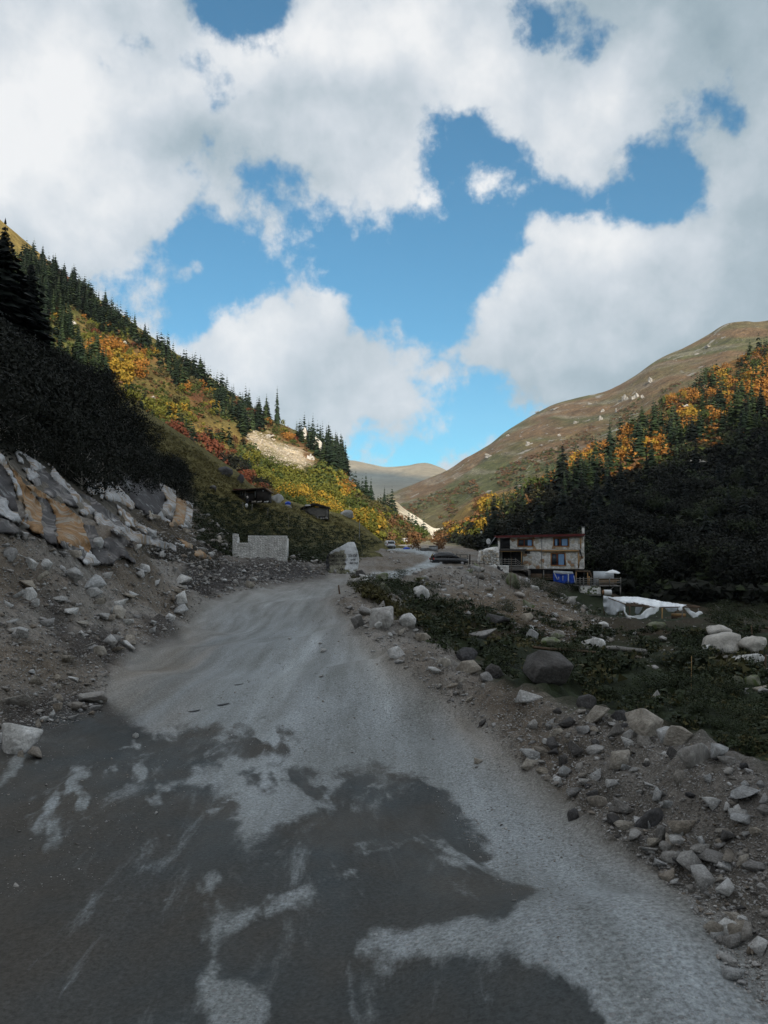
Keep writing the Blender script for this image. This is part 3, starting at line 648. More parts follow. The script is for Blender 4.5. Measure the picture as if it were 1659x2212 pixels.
def paint_M3(u, v, G):
    x, y, z = G[..., 0], G[..., 1], G[..., 2]
    g = fbm(x*.006, y*.006, z*.006, 5, 33)[..., None]
    # bands run down the fall line, like runnels and scree tongues
    s = fbm((x+1.6*z)*.012, z*.004, y*.003, 5, 35)[..., None]; g2 = fbm(x*.03, y*.03, z*.03, 4, 37)[..., None]
    s2 = fbm((x+1.6*z)*.03, z*.008, y*.006, 5, 39)[..., None]
    col = Cc((0.13, 0.115, 0.052))*(1+.3*g+.3*g2)
    hi = np.clip((z-180)/200, 0, 1)[..., None]
    green = np.clip(.45+2.4*s, 0, 1)*(1-.2*hi)
    col = col*(1-green*.65) + Cc((0.070, 0.088, 0.034))*green*.65
    red = np.clip(.2-2.8*s+1.2*g-.25*hi, 0, 1); col = col*(1-red*.75) + Cc((0.165, 0.095, 0.055))*red*.75
    grey = np.clip(3.4*s2-.45+.5*hi, 0, 1)
    col = col*(1-grey*.5) + Cc((0.24, 0.22, 0.18))*grey*.5
    bot = np.clip((430-z*4-400)/200, 0, 1)
    col = lay(col, np.clip((70-z)/50, 0, 1)*.6, Cc((0.22, 0.155, 0.075))*(1+.3*g2))
    return col*1.08
o, BVH['M3'] = loft('mountain', [res(M3_BOT, 22), res(M3_MID, 22), M3_TOP], 340, 230, paint_M3, disp_amp(16, .006, 3.5, .04, 43, ridged=14, fade_top=.12), M['hill_rocky'], 'tall bare mountain with grey scree and pale outcrops right of the valley')

# M4: the forested shoulder in front of it
M4_BOT = [(432, 549.5, 262), (455, 556, 205), (480, 563, 165), (510, 572, 140), (560, 583, 126), (610, 595, 120), (680, 604, 112), (768, 615, 100), (900, 640, 85), (1100, 660, 70)]
M4_MID = [(437, 541, 300), (470, 532, 262), (494, 524, 245), (526, 502, 242), (564, 488, 250), (600, 474, 258), (650, 466, 268), (735, 428, 300), (880, 380, 290), (1100, 330, 270)]
M4_TOP = [(444, 525, 430), (470, 505, 435), (493, 495, 440), (526, 488, 445), (546, 475, 455), (580, 458, 470), (621, 432, 490), (680, 392, 520), (762, 345, 560), (1000, 240, 520)]
M4_TOP = [(436, 530, 425), (452, 519, 430), (470, 503, 435), (493, 494, 440), (526, 486, 445), (548, 474, 455), (585, 455, 470), (621, 432, 490), (647, 410, 505), (680, 392, 520), (711, 372, 535), (744, 355, 550), (775, 340, 560), (900, 290, 550), (1100, 220, 520)]
M4_LANDS = [(690, 500), (760, 500), (715, 520), (672, 560), (655, 570), (660, 545), (680, 520)]
def paint_M4(u, v, G):
    x, y, z = G[..., 0], G[..., 1], G[..., 2]
    g = fbm(x*.03, y*.03, z*.03, 5, 53)[..., None]; g2 = fbm(x*.15, y*.15, z*.15, 4, 55)[..., None]
    col = Cc((0.062, 0.066, 0.027))*(1+.5*g+.4*g2)
    k = np.clip(.5+g[..., 0]*3, 0, 1)
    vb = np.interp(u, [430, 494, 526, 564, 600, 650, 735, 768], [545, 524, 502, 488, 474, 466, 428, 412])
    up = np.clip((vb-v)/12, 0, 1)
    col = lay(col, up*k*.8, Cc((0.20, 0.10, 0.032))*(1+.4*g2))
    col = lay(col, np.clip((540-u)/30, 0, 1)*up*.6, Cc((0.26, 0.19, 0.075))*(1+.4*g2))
    col = lay(col, 1-up, Cc((0.026, 0.027, 0.016))*(1+.4*g2))  # below the shade line the shade is painted into the ground colour
    col = lay(col, softpoly(u, v, [(640, 455), (690, 440), (700, 470), (650, 520), (620, 530)], 16)*.7, Cc((0.065, 0.055, 0.028))*(1+.4*g2))
    return col
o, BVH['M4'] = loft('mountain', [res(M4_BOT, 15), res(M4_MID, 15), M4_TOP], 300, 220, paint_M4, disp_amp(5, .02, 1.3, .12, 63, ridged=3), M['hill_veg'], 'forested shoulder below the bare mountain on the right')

# far hills that close the valley
FH = [(300, 455, 3000), (330, 459, 3000), (352, 460.5, 3000), (370, 464, 3050), (386, 467, 3050), (407, 465.5, 3000), (417, 463.5, 3000), (427, 463, 3000), (437, 466, 2950), (447, 470.5, 2900), (470, 482, 2900), (500, 490, 2850)]
def paint_far(u, v, G):
    x, y, z = G[..., 0], G[..., 1], G[..., 2]
    g = fbm(x*.004, y*.004, z*.004, 5, 73)[..., None]
    col = Cc((0.25, 0.22, 0.165))*(1+.3*g)
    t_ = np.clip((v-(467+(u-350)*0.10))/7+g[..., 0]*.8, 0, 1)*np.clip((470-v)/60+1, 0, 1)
    col = lay(col, t_, Cc((0.060, 0.085, 0.095))*(1+.3*g))  # cloud shadow painted into the lower slopes as a darker, bluer colour
    return col
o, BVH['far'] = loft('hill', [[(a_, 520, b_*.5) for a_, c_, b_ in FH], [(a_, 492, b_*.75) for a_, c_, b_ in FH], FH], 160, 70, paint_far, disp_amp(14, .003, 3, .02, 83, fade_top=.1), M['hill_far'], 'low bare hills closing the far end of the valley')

# the white bank of quarry spoil that runs down to the road ahead
def paint_spoil(u, v, G):
    x, y, z = G[..., 0], G[..., 1], G[..., 2]
    g = fbm(x*.08, y*.08, z*.08, 4, 75)[..., None]
    col = Cc((0.70, 0.64, 0.53))*(1+.22*g)
    return lay(col, np.clip(fbm(x*.03, y*.03, None, 4, 76)*3-.5, 0, 1), Cc((0.17, 0.13, 0.06)))
M['spoil'] = terrain_mat('spoil_bank', 0.3, 0.0, bstr=.9, bdist=.8, contrast=.3)
o, BVH['spoil'] = loft('spoil_bank', [[(395, 520, 330), (405, 529, 325), (420, 540, 318), (432, 546, 310), (445, 546, 330), (455, 545, 340)],
                               [(391, 508, 352), (404, 516, 350), (419, 524, 348), (432, 534, 342), (444, 536, 350), (454, 536, 356)],
                               [(393, 498, 374), (404, 508.5, 372), (419, 518, 368), (434, 528, 362), (446, 527, 370), (453, 531, 372)]], 90, 50, paint_spoil, disp_amp(.8, .06, .3, .4, 87, fade_bottom=False), M['spoil'], 'white bank of quarry spoil running down beside the road ahead', back=1.03, drop=4)

# ---- the mountain behind the camera whose shadow lies over the near valley
def pix(names, u, v):
    """nearest hit of the ray through (u, v) on the named surfaces: (point, normal) or None"""
    o_ = Vector((0, 0, CAMZ)); d_ = (Vector(P(u, v, 1.0)) - o_).normalized(); best = None
    for n in names:
        h = BVH[n].ray_cast(o_, d_, 6000)
        if h[0] is not None and (best is None or h[3] < best[2]): best = (h[0], h[1], h[3])
    return None if best is None else best[:2]
SH = [(-40, 300, ['L1']), (60, 362, ['L1']), (120, 402, ['M1']), (160, 436, ['M1']), (200, 466, ['M1']), (235, 492, ['M1']), (275, 512, ['M1']), (315, 530, ['M1']), (350, 541, ['M1']), (395, 546.2, ['ground', 'M1']),
      (425, 546.5, ['ground', 'M4']), (452, 548, ['M4']), (494, 534, ['M4']), (526, 512, ['M4']), (564, 499, ['M4']), (600, 484, ['M4']), (640, 478, ['M4']), (690, 455, ['M4']), (730, 438, ['M4']), (768, 422, ['M4']), (880, 380, ['M4'])]
YB = -1500.0; sil = []
for (u_, v_, ns) in SH:
    h = pix(ns, u_, v_)
    if h is None: print('no hit', u_, v_); continue
    t_ = (h[0].y-YB)/(-SUN_DIR.y); q_ = h[0]+SUN_DIR*t_; sil.append((q_.x, q_.z))
sil.sort(); print('sil', [(round(a_), round(b_)) for a_, b_ in sil])
sx_ = np.array([s[0] for s in sil]); sz_ = np.array([s[1] for s in sil])
xs = np.concatenate([[sx_[0]-1900, sx_[0]-1200, sx_[0]-600, sx_[0]-200], np.linspace(sx_[0], sx_[-1], 60), [sx_[-1]+150, sx_[-1]+500, sx_[-1]+1100, sx_[-1]+2000]])
zs = np.interp(xs, sx_, sz_); zs[:4] = [620, 700, 740, sz_[0]+30]; zs[-4:] = [sz_[-1]+20, sz_[-1], sz_[-1]-60, 520]
zs = zs + fbm(xs*.02, xs*0+3, oct=3, seed=8)*4
rowsB = []
for f_, yy in ((0, -60), (.04, -250), (.10, -500), (.28, -850), (.62, -1200), (1, YB), (.95, -1600), (.4, -2200), (-.05, -2900)):
    rowsB.append(np.stack([xs, np.full_like(xs, yy), np.maximum(zs*f_-(3 if f_ == 0 else 0), -4)], -1))
rb = np.array(rowsB); nb = rb.shape[1]; ii = np.arange(rb.shape[0]*nb).reshape(rb.shape[0], nb)
qb = np.stack([ii[:-1, :-1], ii[1:, :-1], ii[1:, 1:], ii[:-1, 1:]], -1).reshape(-1, 4)
me = mesh_np('mountain', rb.reshape(-1, 3), qb, smooth=True)
cb = Cc((0.05, 0.06, 0.03))[0]*(1+.4*fbm(rb[..., 0].ravel()*.02, rb[..., 1].ravel()*.02, oct=4, seed=3)[:, None]); colattr(me, 'cover', np.clip(cb, .01, 1))
tag(link('mountain', me, mat=M['hill_veg']), 'wooded mountain across the valley behind the road', kind='structure')
# ================================================================ OBJECTS
def ico_geo(seed, sub=3, sq=(1, 1, 1), planes=11, rough=0.05):
    bm = bmesh.new(); bmesh.ops.create_icosphere(bm, subdivisions=sub, radius=1.0)
    r = np.random.default_rng(seed)
    n = r.normal(size=(planes, 3)); n /= np.linalg.norm(n, axis=1)[:, None]; d = r.uniform(.5, .85, planes)
    v = np.array([x.co[:] for x in bm.verts]); dot = v@n.T
    rad = np.where(dot > 0.05, d/np.maximum(dot, .05), 9).min(1); rad = np.minimum(rad, 1.0)
    v = v*rad[:, None]
    nn = fbm(v[:, 0]*2.2+seed, v[:, 1]*2.2, v[:, 2]*2.2, 4, seed % 97)
    v = v*(1+nn*rough*2)[:, None]
    f = np.array([[q.index for q in p.verts] for p in bm.faces]); bm.free()
    v *= np.array(sq); v[:, 2] -= v[:, 2].min()*0.75
    v /= np.ptp(v[:, 0]); return v, f
def rock_geo(seed, sub=3, sq=(1, 1, 1), planes=11, rough=0.05):
    """broken angular stone: the hull of a few points, its faces roughened"""
    r = np.random.default_rng(seed); n = max(8, int(planes*.8)+2)
    p = r.normal(size=(n, 3)); p /= np.linalg.norm(p, axis=1)[:, None]; p *= r.uniform(.68, 1.05, n)[:, None]; p *= np.array(sq)
    bm = bmesh.new(); vs = [bm.verts.new(x) for x in p.tolist()]
    h = bmesh.ops.convex_hull(bm, input=vs); dead = list({g for g in list(h['geom_interior'])+list(h['geom_unused']) if isinstance(g, bmesh.types.BMVert)})
    if dead: bmesh.ops.delete(bm, geom=dead, context='VERTS')
    if sub >= 2:
        bmesh.ops.bevel(bm, geom=bm.edges[:], offset=.03, segments=1, affect='EDGES')
        bmesh.ops.triangulate(bm, faces=bm.faces[:])
    if sub >= 3:
        bmesh.ops.subdivide_edges(bm, edges=[e for e in bm.edges if e.calc_length() > .12], cuts=2, use_grid_fill=True)
        bmesh.ops.triangulate(bm, faces=bm.faces[:])
    bm.verts.index_update(); bm.verts.ensure_lookup_table()
    v = np.array([x.co[:] for x in bm.verts]); f = np.array([[q.index for q in pp.verts] for pp in bm.faces]); bm.free()
    if sub >= 3:
        nn = fbm(v[:, 0]*3+seed, v[:, 1]*3, v[:, 2]*3, 4, seed % 97); v = v*(1+nn*rough*2.2)[:, None]
    v[:, 2] -= v[:, 2].min()*0.75; v /= np.ptp(v[:, 0]); return v, f
ROCKS = []
for i in range(12):
    v_, f_ = rock_geo(100+i, 3, (1, random.uniform(.7, 1.0), random.uniform(.5, .95)), planes=random.choice([9, 12, 15]), rough=random.uniform(.012, .035))
    ROCKS.append((v_, f_))
ROCK_ME = {}
def rock_mesh(i, mat):
    k = (i, mat)
    if k not in ROCK_ME: ROCK_ME[k] = mesh_np('rock', ROCKS[i][0], ROCKS[i][1], [M[mat]])
    return ROCK_ME[k]
FLATR = [rock_geo(300+i, 3, (1, .75, .33), 9, .03) for i in range(3)]
ROCKS += FLATR
ROUNDR = [ico_geo(400+i, 3, (1, .85, .75), 26, .03) for i in range(3)]
ROCKS += ROUNDR
# low ones for loose stones
LOW = [rock_geo(500+i, 1, (1, random.uniform(.6, 1), random.uniform(.4, .85)), 8, .04) for i in range(8)]
LOW2 = [rock_geo(600+i, 2, (1, random.uniform(.6, 1), random.uniform(.4, .85)), 9, .04) for i in range(10)]
ROCK2_ME = {}
def rock2_mesh(i, mat):
    if (i, mat) not in ROCK2_ME: ROCK2_ME[(i, mat)] = mesh_np('stone', LOW2[i][0], LOW2[i][1], [M[mat]])
    return ROCK2_ME[(i, mat)]

# hand placed stones: (u, v of foot, width px, height px, shape, material, label)
G = ['ground', 'L1', 'M4']
BIG = [
 (10, 754, 38, 27, 3, 'rock_pale', 'large pale block with brown underside at the edge of the dark wet gravel'),
 (32, 759, 15, 11, 4, 'rock', 'grey angular stone beside the large pale block'),
 (20, 757, 9, 8, 5, 'rock_tan', 'small tan stone tucked against the large pale block'),
 (51, 717, 7, 7, 6, 'rock_pale', 'pale chip standing on the wet gravel under the rubble slope'),
 (73, 720, 10, 5, 12, 'rock', 'flat grey stone lying where the rubble meets the wet road'),
 (136, 738, 9, 5, 13, 'rock_pale', 'small white flat stone alone on the wet left side of the road'),
 (248, 588, 9, 8, 7, 'rock_tan', 'orange brown stone at the foot of the dark soil bank'),
 (8, 561, 18, 13, 8, 'rock', 'grey block at the top of the rubble slope below the outcrop'),
 (29, 568, 12, 10, 9, 'rock_pale', 'pale stone resting on the rubble below the striped outcrop'),
 (114, 615, 10, 9, 10, 'rock_pale', 'pale pointed stone in the middle of the rubble slope'),
 (119, 608, 15, 9, 12, 'rock_pale', 'broad bluish pale slab lying in the rubble slope'),
 (24, 600, 17, 12, 14, 'rock_pale', 'long pale sliver lying diagonally on the rubble slope'),
 (60, 602, 8, 6, 1, 'rock_pale', 'small light stone beside the dark runnel in the rubble'),
 (143, 575, 25, 11, 13, 'rock_pale', 'long pale slab at the foot of the rock outcrop'),
 (88, 596, 20, 8, 14, 'rock', 'grey flat slab half buried in the rubble slope'),
 (98, 655, 12, 9, 2, 'rock_tan', 'tan stone at the lower end of the rubble slope'),
 (384, 627, 25, 19, 0, 'rock', 'grey pointed boulder on the berm by the road bend'),
 (408, 627, 18, 13, 15, 'rock_pale', 'rounded pale boulder next to the grey pointed one'),
 (399, 657, 20, 14, 5, 'rock_pale', 'white topped stone at the right edge of the road'),
 (363, 616, 15, 10, 4, 'rock', 'grey block in the stone pile where the road narrows'),
 (381, 609, 11, 8, 6, 'rock', 'small grey block above the pile where the road narrows'),
 (422, 641, 15, 8, 2, 'rock_tan', 'tan stone set in the brown road bank'),
 (445, 666, 18, 8, 13, 'rock_tan', 'flat tan stone on the berm above the dark gully'),
 (467, 663, 23, 14, 8, 'rock_dark', 'dark angular boulder with a flat top behind the berm'),
 (495, 679, 21, 14, 16, 'rock_dark', 'dark rounded boulder sunk in the gully weeds'),
 (548, 683, 52, 30, 10, 'rock_dark', 'biggest dark boulder with a crack in the overgrown gully'),
 (483, 639, 31, 9, 12, 'rock', 'long pale grey slab lying across the gully'),
 (495, 625, 24, 11, 7, 'rock_dark', 'dark grey block below the brown rubble heap'),
 (421, 601, 16, 15, 15, 'rock_pale', 'round white streaked boulder at the head of the gully'),
 (384, 592, 14, 9, 16, 'rock_mossy', 'yellowish rounded boulder beside the road bend'),
 (383, 581, 14, 8, 17, 'rock_mossy', 'mossy round boulder just above the road bend'),
 (356, 585, 16, 8, 12, 'rock', 'grey flat boulder beside the painted boulder'),
 (360, 578, 10, 8, 2, 'rock_dark', 'black stone at the foot of the painted boulder'),
 (464, 674, 30, 12, 14, 'rock_tan', 'long tan slab in the road bank above the gully'),
 (528, 621, 15, 8, 1, 'rock_tan', 'tan stone on the brown rubble heap below the house'),
 (533, 644, 13, 14, 9, 'rock', 'upright grey stone in the boulder cluster by the gully'),
 (552, 647, 21, 9, 15, 'rock_mossy', 'broad yellowish boulder in the cluster by the gully'),
 (560, 637, 17, 7, 13, 'rock', 'flat stone on top of the boulder cluster by the gully'),
 (567, 625, 12, 8, 3, 'rock_tan', 'brown block right of the rubble heap'),
 (513, 587, 16, 14, 16, 'rock_mossy', 'tall mossy boulder below the stone house porch'),
 (645, 737, 34, 26, 10, 'rock_tan', 'largest tan angular boulder on the berm right of the road'),
 (648, 745, 17, 14, 5, 'rock', 'grey stone leaning in front of the largest tan boulder'),
 (683, 745, 28, 17, 9, 'rock_tan', 'tan wedge shaped boulder on the berm crest'),
 (600, 723, 17, 16, 11, 'rock_tan', 'upright tan stone left of the largest tan boulder'),
 (616, 738, 20, 15, 6, 'rock', 'grey block below the upright tan stone'),
 (697, 764, 30, 20, 13, 'rock', 'bluish grey slab tilted on the berm'),
 (624, 768, 20, 15, 0, 'rock_tan', 'brown pyramid shaped stone on the road shoulder'),
 (549, 729, 16, 8, 12, 'rock', 'flat pale grey stone on the inner berm slope'),
 (556, 738, 18, 8, 14, 'rock_tan', 'brown stone just below the flat pale grey one'),
 (564, 764, 9, 8, 0, 'rock_dark', 'small dark pointed stone on the road shoulder'),
 (550, 780, 11, 6, 5, 'rock', 'small rounded grey stone on the right of the road'),
 (681, 784, 14, 12, 8, 'rock', 'grey cube shaped stone below the bluish slab'),
 (601, 806, 22, 10, 13, 'rock', 'grey flat slab at the edge of the rubble right of the road'),
 (574, 820, 11, 9, 0, 'rock_dark', 'dark pyramid stone standing on the bare road edge'),
 (653, 829, 36, 15, 14, 'rock_dark', 'long dark brown slab pointing down to the road'),
 (661, 841, 13, 14, 2, 'rock', 'upright grey stone at the end of the long brown slab'),
 (679, 845, 17, 8, 15, 'rock_pale', 'rounded white stone beside the upright grey one'),
 (668, 852, 16, 9, 16, 'rock', 'rounded grey stone below the rounded white one'),
 (674, 863, 19, 9, 17, 'rock', 'low grey stone second from the black stone'),
 (695, 872, 13, 10, 7, 'rock_dark', 'black stone among grey ones low on the berm'),
 (626, 831, 20, 9, 16, 'rock_tan', 'brown rounded stone by the tip of the long slab'),
 (718, 868, 33, 13, 4, 'rock', 'wide grey block low on the right berm'),
 (613, 787, 14, 7, 1, 'rock_pale', 'pale stone between the pyramid stone and the flat slab'),
 (477, 764, 9, 5, 3, 'rock_tan', 'small tan stone alone on the right half of the road'),
 (718, 938, 19, 14, 16, 'rock_tan', 'rounded tan stone near the bottom right corner'),
 (743, 938, 22, 14, 17, 'rock_tan', 'second rounded tan stone near the bottom right corner'),
 (750, 800, 22, 12, 11, 'rock', 'grey broken stone on the far side of the berm'),
 (721, 638, 24, 12, 15, 'rock_white', 'pale domed boulder above the two largest pale boulders'),
 (730, 653, 38, 19, 17, 'rock_white', 'largest pale boulder by the fence in the meadow'),
 (757, 653, 28, 16, 16, 'rock_white', 'pale boulder leaning on the largest pale one'),
 (752, 664, 34, 10, 13, 'rock_pale', 'long flat pale boulder in front of the pale pair'),
 (706, 652, 13, 7, 12, 'rock_pale', 'small flat pale stone beside the largest pale boulder'),
 (738, 685, 16, 9, 16, 'rock_mossy', 'yellowish boulder in the weeds, first of the mossy four'),
 (756, 686, 16, 10, 17, 'rock_mossy', 'yellowish boulder below the small mossy topped one'),
 (755, 677, 10, 8, 15, 'rock_mossy', 'small yellowish boulder perched above its mossy neighbours'),
 (762, 692, 17, 6, 12, 'rock_tan', 'flat tan boulder under the mossy ones'),
 (656, 700, 12, 9, 6, 'rock', 'angular grey stone alone in the dark weeds'),
 (597, 648, 25, 10, 13, 'rock_pale', 'whitish slab with ragged edge in the weeds below the shelter'),
 (659, 630, 20, 8, 16, 'rock_mossy', 'low mossy boulder in front of the shelter posts'),
 (604, 628, 10, 6, 15, 'rock_pale', 'small pale boulder below the left end of the shelter'),
 (276, 502, 15, 8, 13, 'rock', 'flat topped grey rock behind the red roofed cabin'),
 (241, 484, 12, 10, 13, 'rock_dark', 'big dark rock above the red roofed cabin'),
 (224, 476, 15, 10, 15, 'rock_dark', 'dark rock with white lichen on the grass spur'),
 (347, 517, 14, 7, 16, 'rock', 'grey boulder at the end of the spur beside the grey hut'),
 (212, 491, 9, 6, 15, 'rock_dark', 'small dark rock on the grass below the lichen rock'),
 (589, 708, 20, 12, 17, 'rock_dark', 'black boulder at the gully edge behind the berm'),
 (618, 722, 24, 10, 14, 'rock_dark', 'dark flat boulder behind the berm crest'),
]
BIG_UV = []
for i, (u, v, w, h, k, mt, lab) in enumerate(BIG):
    hit = pix(G, u, v)
    if hit is None: print('rock miss', lab); continue
    p = hit[0]; s = w*p.y/F; v0 = ROCKS[k][0]; hh = v0[:, 2].max()
    o = link('boulder' if w > 20 else 'rock', rock_mesh(k, mt), loc=(p.x, p.y+s*.25, p.z-0.10*h*p.y/F), rot=(0, 0, random.uniform(-.5, .5)))
    o.scale = (s, s*random.uniform(.8, 1.1), h*p.y/F/hh*1.15)
    tag(o, lab, 'boulder' if w > 20 else 'rock'); BIG_UV.append((u, v, w))

# ---- loose stones: the largest as single objects, the rest as one heap of rubble
ZONES = [  # polygon, how many, min px, exponent, materials, label, group
 ([(0, 745), (100, 715), (112, 660), (185, 628), (205, 602), (190, 560), (150, 545), (90, 540), (0, 520)], 3600, .9, 'angular grey stone in the rubble slope left of the road', 'stones of the rubble slope'),
 ([(185, 575), (190, 561), (235, 557), (330, 556), (345, 566), (345, 573), (236, 592), (205, 602)], 1800, .7, 'stone on the dark soil bank below the ruined wall', 'stones of the dark soil bank'),
 ([(345, 590), (352, 578), (385, 595), (418, 628), (456, 658), (500, 686), (590, 712), (692, 742), (768, 775), (768, 1010), (735, 985), (690, 905), (640, 860), (560, 790), (470, 720), (400, 664), (352, 622), (334, 604)], 4300, 1.0, 'broken grey stone on the berm right of the road', 'stones of the roadside berm'),
 ([(352, 577), (385, 573), (430, 568), (470, 566), (510, 576), (560, 592), (600, 615), (620, 640), (560, 650), (500, 628), (440, 606), (400, 600)], 2600, .8, 'stone on the rubble heap between the gully and the house', 'stones of the rubble heap'),
 ([(150, 505), (196, 508), (225, 530), (240, 548), (234, 563), (190, 567), (150, 553), (110, 530)], 1500, .9, 'brown stone on the slope between the outcrop and the ruined wall', 'stones below the thicket'),
 ([(560, 600), (620, 612), (768, 630), (768, 700), (640, 665), (580, 655)], 420, .9, 'pale stone among the weeds by the shelter', 'stones in the meadow'),
 ([(0, 740), (230, 745), (100, 880), (0, 900)], 90, .6, 'small stone on the wet gravel at the left', 'stones on the wet gravel'),
 ([(150, 735), (260, 640), (340, 600), (480, 740), (600, 860), (560, 960), (400, 760), (250, 750)], 160, .6, 'pebble on the pale road surface', 'pebbles on the road'),
 ([(380, 550), (400, 548), (410, 553), (400, 566), (380, 560)], 80, .6, 'stone on the bank beside the far stretch of road', 'stones beside the far road'),
]
ss = []
for zi, (poly, n, smin, lab, grp) in enumerate(ZONES):
    pu = np.array(poly); lo, hi = pu.min(0), pu.max(0); c = 0
    while c < n:
        u = rng.uniform(lo[0], hi[0]); v = rng.uniform(lo[1], hi[1])
        if not inpoly(u, v, poly): continue
        c += 1
        cl = mnoise.noise(Vector((u*.05, v*.09, zi*7.3)))*.8
        if cl < -.12 and rng.random() < .7: continue
        hit = pix(['ground', 'L1'], u, v)
        if hit is None: continue
        w = smin*(1-rng.random())**(-1/1.7)*1.15; w = min(w, 17 if zi in (0, 2) else 9 if zi in (3, 4) else 6)
        w *= 1.0 + (0.5 if cl > .2 else 0)
        if v > 850: w *= 1.25
        ss.append((w, u, v, hit[0], zi))
ss.sort(key=lambda q: -q[0])
mat_by_zone = {0: ['rock', 'rock', 'rock_tan', 'rock_pale', 'rock_pale'], 1: ['rock', 'rock_tan', 'rock_pale'], 2: ['rock', 'rock', 'rock', 'rock_tan', 'rock_pale', 'rock_dark'], 3: ['rock', 'rock_mossy', 'rock_tan', 'rock_pale'], 4: ['rock', 'rock_tan', 'rock_tan', 'rock_dark'], 5: ['rock_pale', 'rock_mossy', 'rock'], 6: ['rock', 'rock_pale'], 7: ['rock_dark', 'rock_tan', 'rock'], 8: ['rock']}
NIND = 290 - sum(1 for _ in BIG)//3
SEENL = {}
for w, u, v, p, zi in ss[:NIND]:
    s = w*p.y/F
    mt_ = random.choice(mat_by_zone[zi])
    o = link('stone', rock2_mesh(random.randrange(10), mt_), loc=(p.x, p.y, p.z-s*.08), rot=(random.uniform(-.35, .35), random.uniform(-.35, .35), random.uniform(0, 6.28)))
    o.scale = (s, s*random.uniform(.8, 1.1), s*random.uniform(.75, 1.15))
    tone = {'rock': 'grey', 'rock_tan': 'tan', 'rock_pale': 'pale', 'rock_dark': 'dark', 'rock_mossy': 'mossy'}[mt_]
    nb_ = min(range(len(BIG)), key=lambda i_: (BIG[i_][0]-u)**2+(BIG[i_][1]-4-v)**2); bu_, bv_ = BIG[nb_][:2]; dd_ = math.hypot(bu_-u, bv_-4-v)
    rel = ('left of' if u < bu_ else 'right of') if abs(u-bu_) > abs(v-bv_+4) else ('just beyond' if v < bv_-4 else 'in front of')
    lab = f"{tone} stone {rel} the {BIG[nb_][6]}"
    if dd_ > 42 or len(lab.split()) > 16: lab = tone+' '+ZONES[zi][3].replace('broken grey ', 'broken ').replace('angular grey ', 'angular ').replace('pale stone', 'stone').replace('brown stone', 'stone')
    if SEENL.setdefault(lab, zi) != zi: lab = tone+' '+ZONES[zi][3].replace('broken grey ', 'broken ').replace('angular grey ', 'angular ').replace('pale stone', 'stone').replace('brown stone', 'stone')
    tag(o, lab, 'stone', ZONES[zi][4])
def scatter_mesh(name, items, geos, mats, label, midx_of=None, kind='stuff'):
    """items: (position, scale xyz, rotation z, tilt, geo index, material index) -> one joined mesh"""
    V = []; Fs = []; MI = []; off = 0
    for (p, s, rz, tl, gi, mi) in items:
        v, f = geos[gi]; c, sn = math.cos(rz), math.sin(rz)
        w = v*np.array(s)
        if tl: 
            ct, st = math.cos(tl), math.sin(tl); w = np.stack([w[:, 0]*ct+w[:, 2]*st, w[:, 1], -w[:, 0]*st+w[:, 2]*ct], -1)
        w = np.stack([w[:, 0]*c-w[:, 1]*sn, w[:, 0]*sn+w[:, 1]*c, w[:, 2]], -1)+np.array(p)
        V.append(w); Fs.append(f+off); MI.append(np.full(len(f), mi)); off += len(v)
    if not V: return None
    me = mesh_np(name, np.concatenate(V), np.concatenate(Fs), mats, midx=np.concatenate(MI))
    o = link(name, me); tag(o, label, kind=kind); return o
items = []
for w, u, v, p, zi in ss[NIND:]:
    s = w*p.y/F; items.append(((p.x, p.y, p.z-s*.1), (s, s*random.uniform(.7, 1.1), s*random.uniform(.7, 1.1)), random.uniform(0, 6.28), random.uniform(-.4, .4), random.randrange(8), 0))
# finer grit, thick on the heaps
for zi, (poly, n, smin, lab, grp) in enumerate(ZONES[:8]):
    pu = np.array(poly); lo, hi = pu.min(0), pu.max(0); c = 0; nn = {0: 7500, 1: 1600, 2: 8500, 3: 2600, 4: 1500, 5: 150, 6: 900, 7: 5200}[zi]
    while c < nn:
        u = rng.uniform(lo[0], hi[0]); v = rng.uniform(lo[1], hi[1])
        if not inpoly(u, v, poly): continue
        c += 1
        hit = pix(['ground', 'L1'], u, v)
        if hit is None: continue
        p = hit[0]; s = (.8+2.2*rng.random()**2.5)*(1 if zi < 6 else .55)*p.y/F*(1.3 if v > 800 else 1)
        items.append(((p.x, p.y, p.z-s*.1), (s, s*random.uniform(.7, 1.1), s*random.uniform(.6, 1.0)), random.uniform(0, 6.28), random.uniform(-.4, .4), random.randrange(8), 0))
LOWT = [rock_geo(700+i, 1, (1, random.uniform(.6, 1), random.uniform(.4, .85)), 7, .03) for i in range(8)]
scatter_mesh('rubble', items, LOWT, [M['gravel']], 'loose gravel and broken stone strewn over the banks')

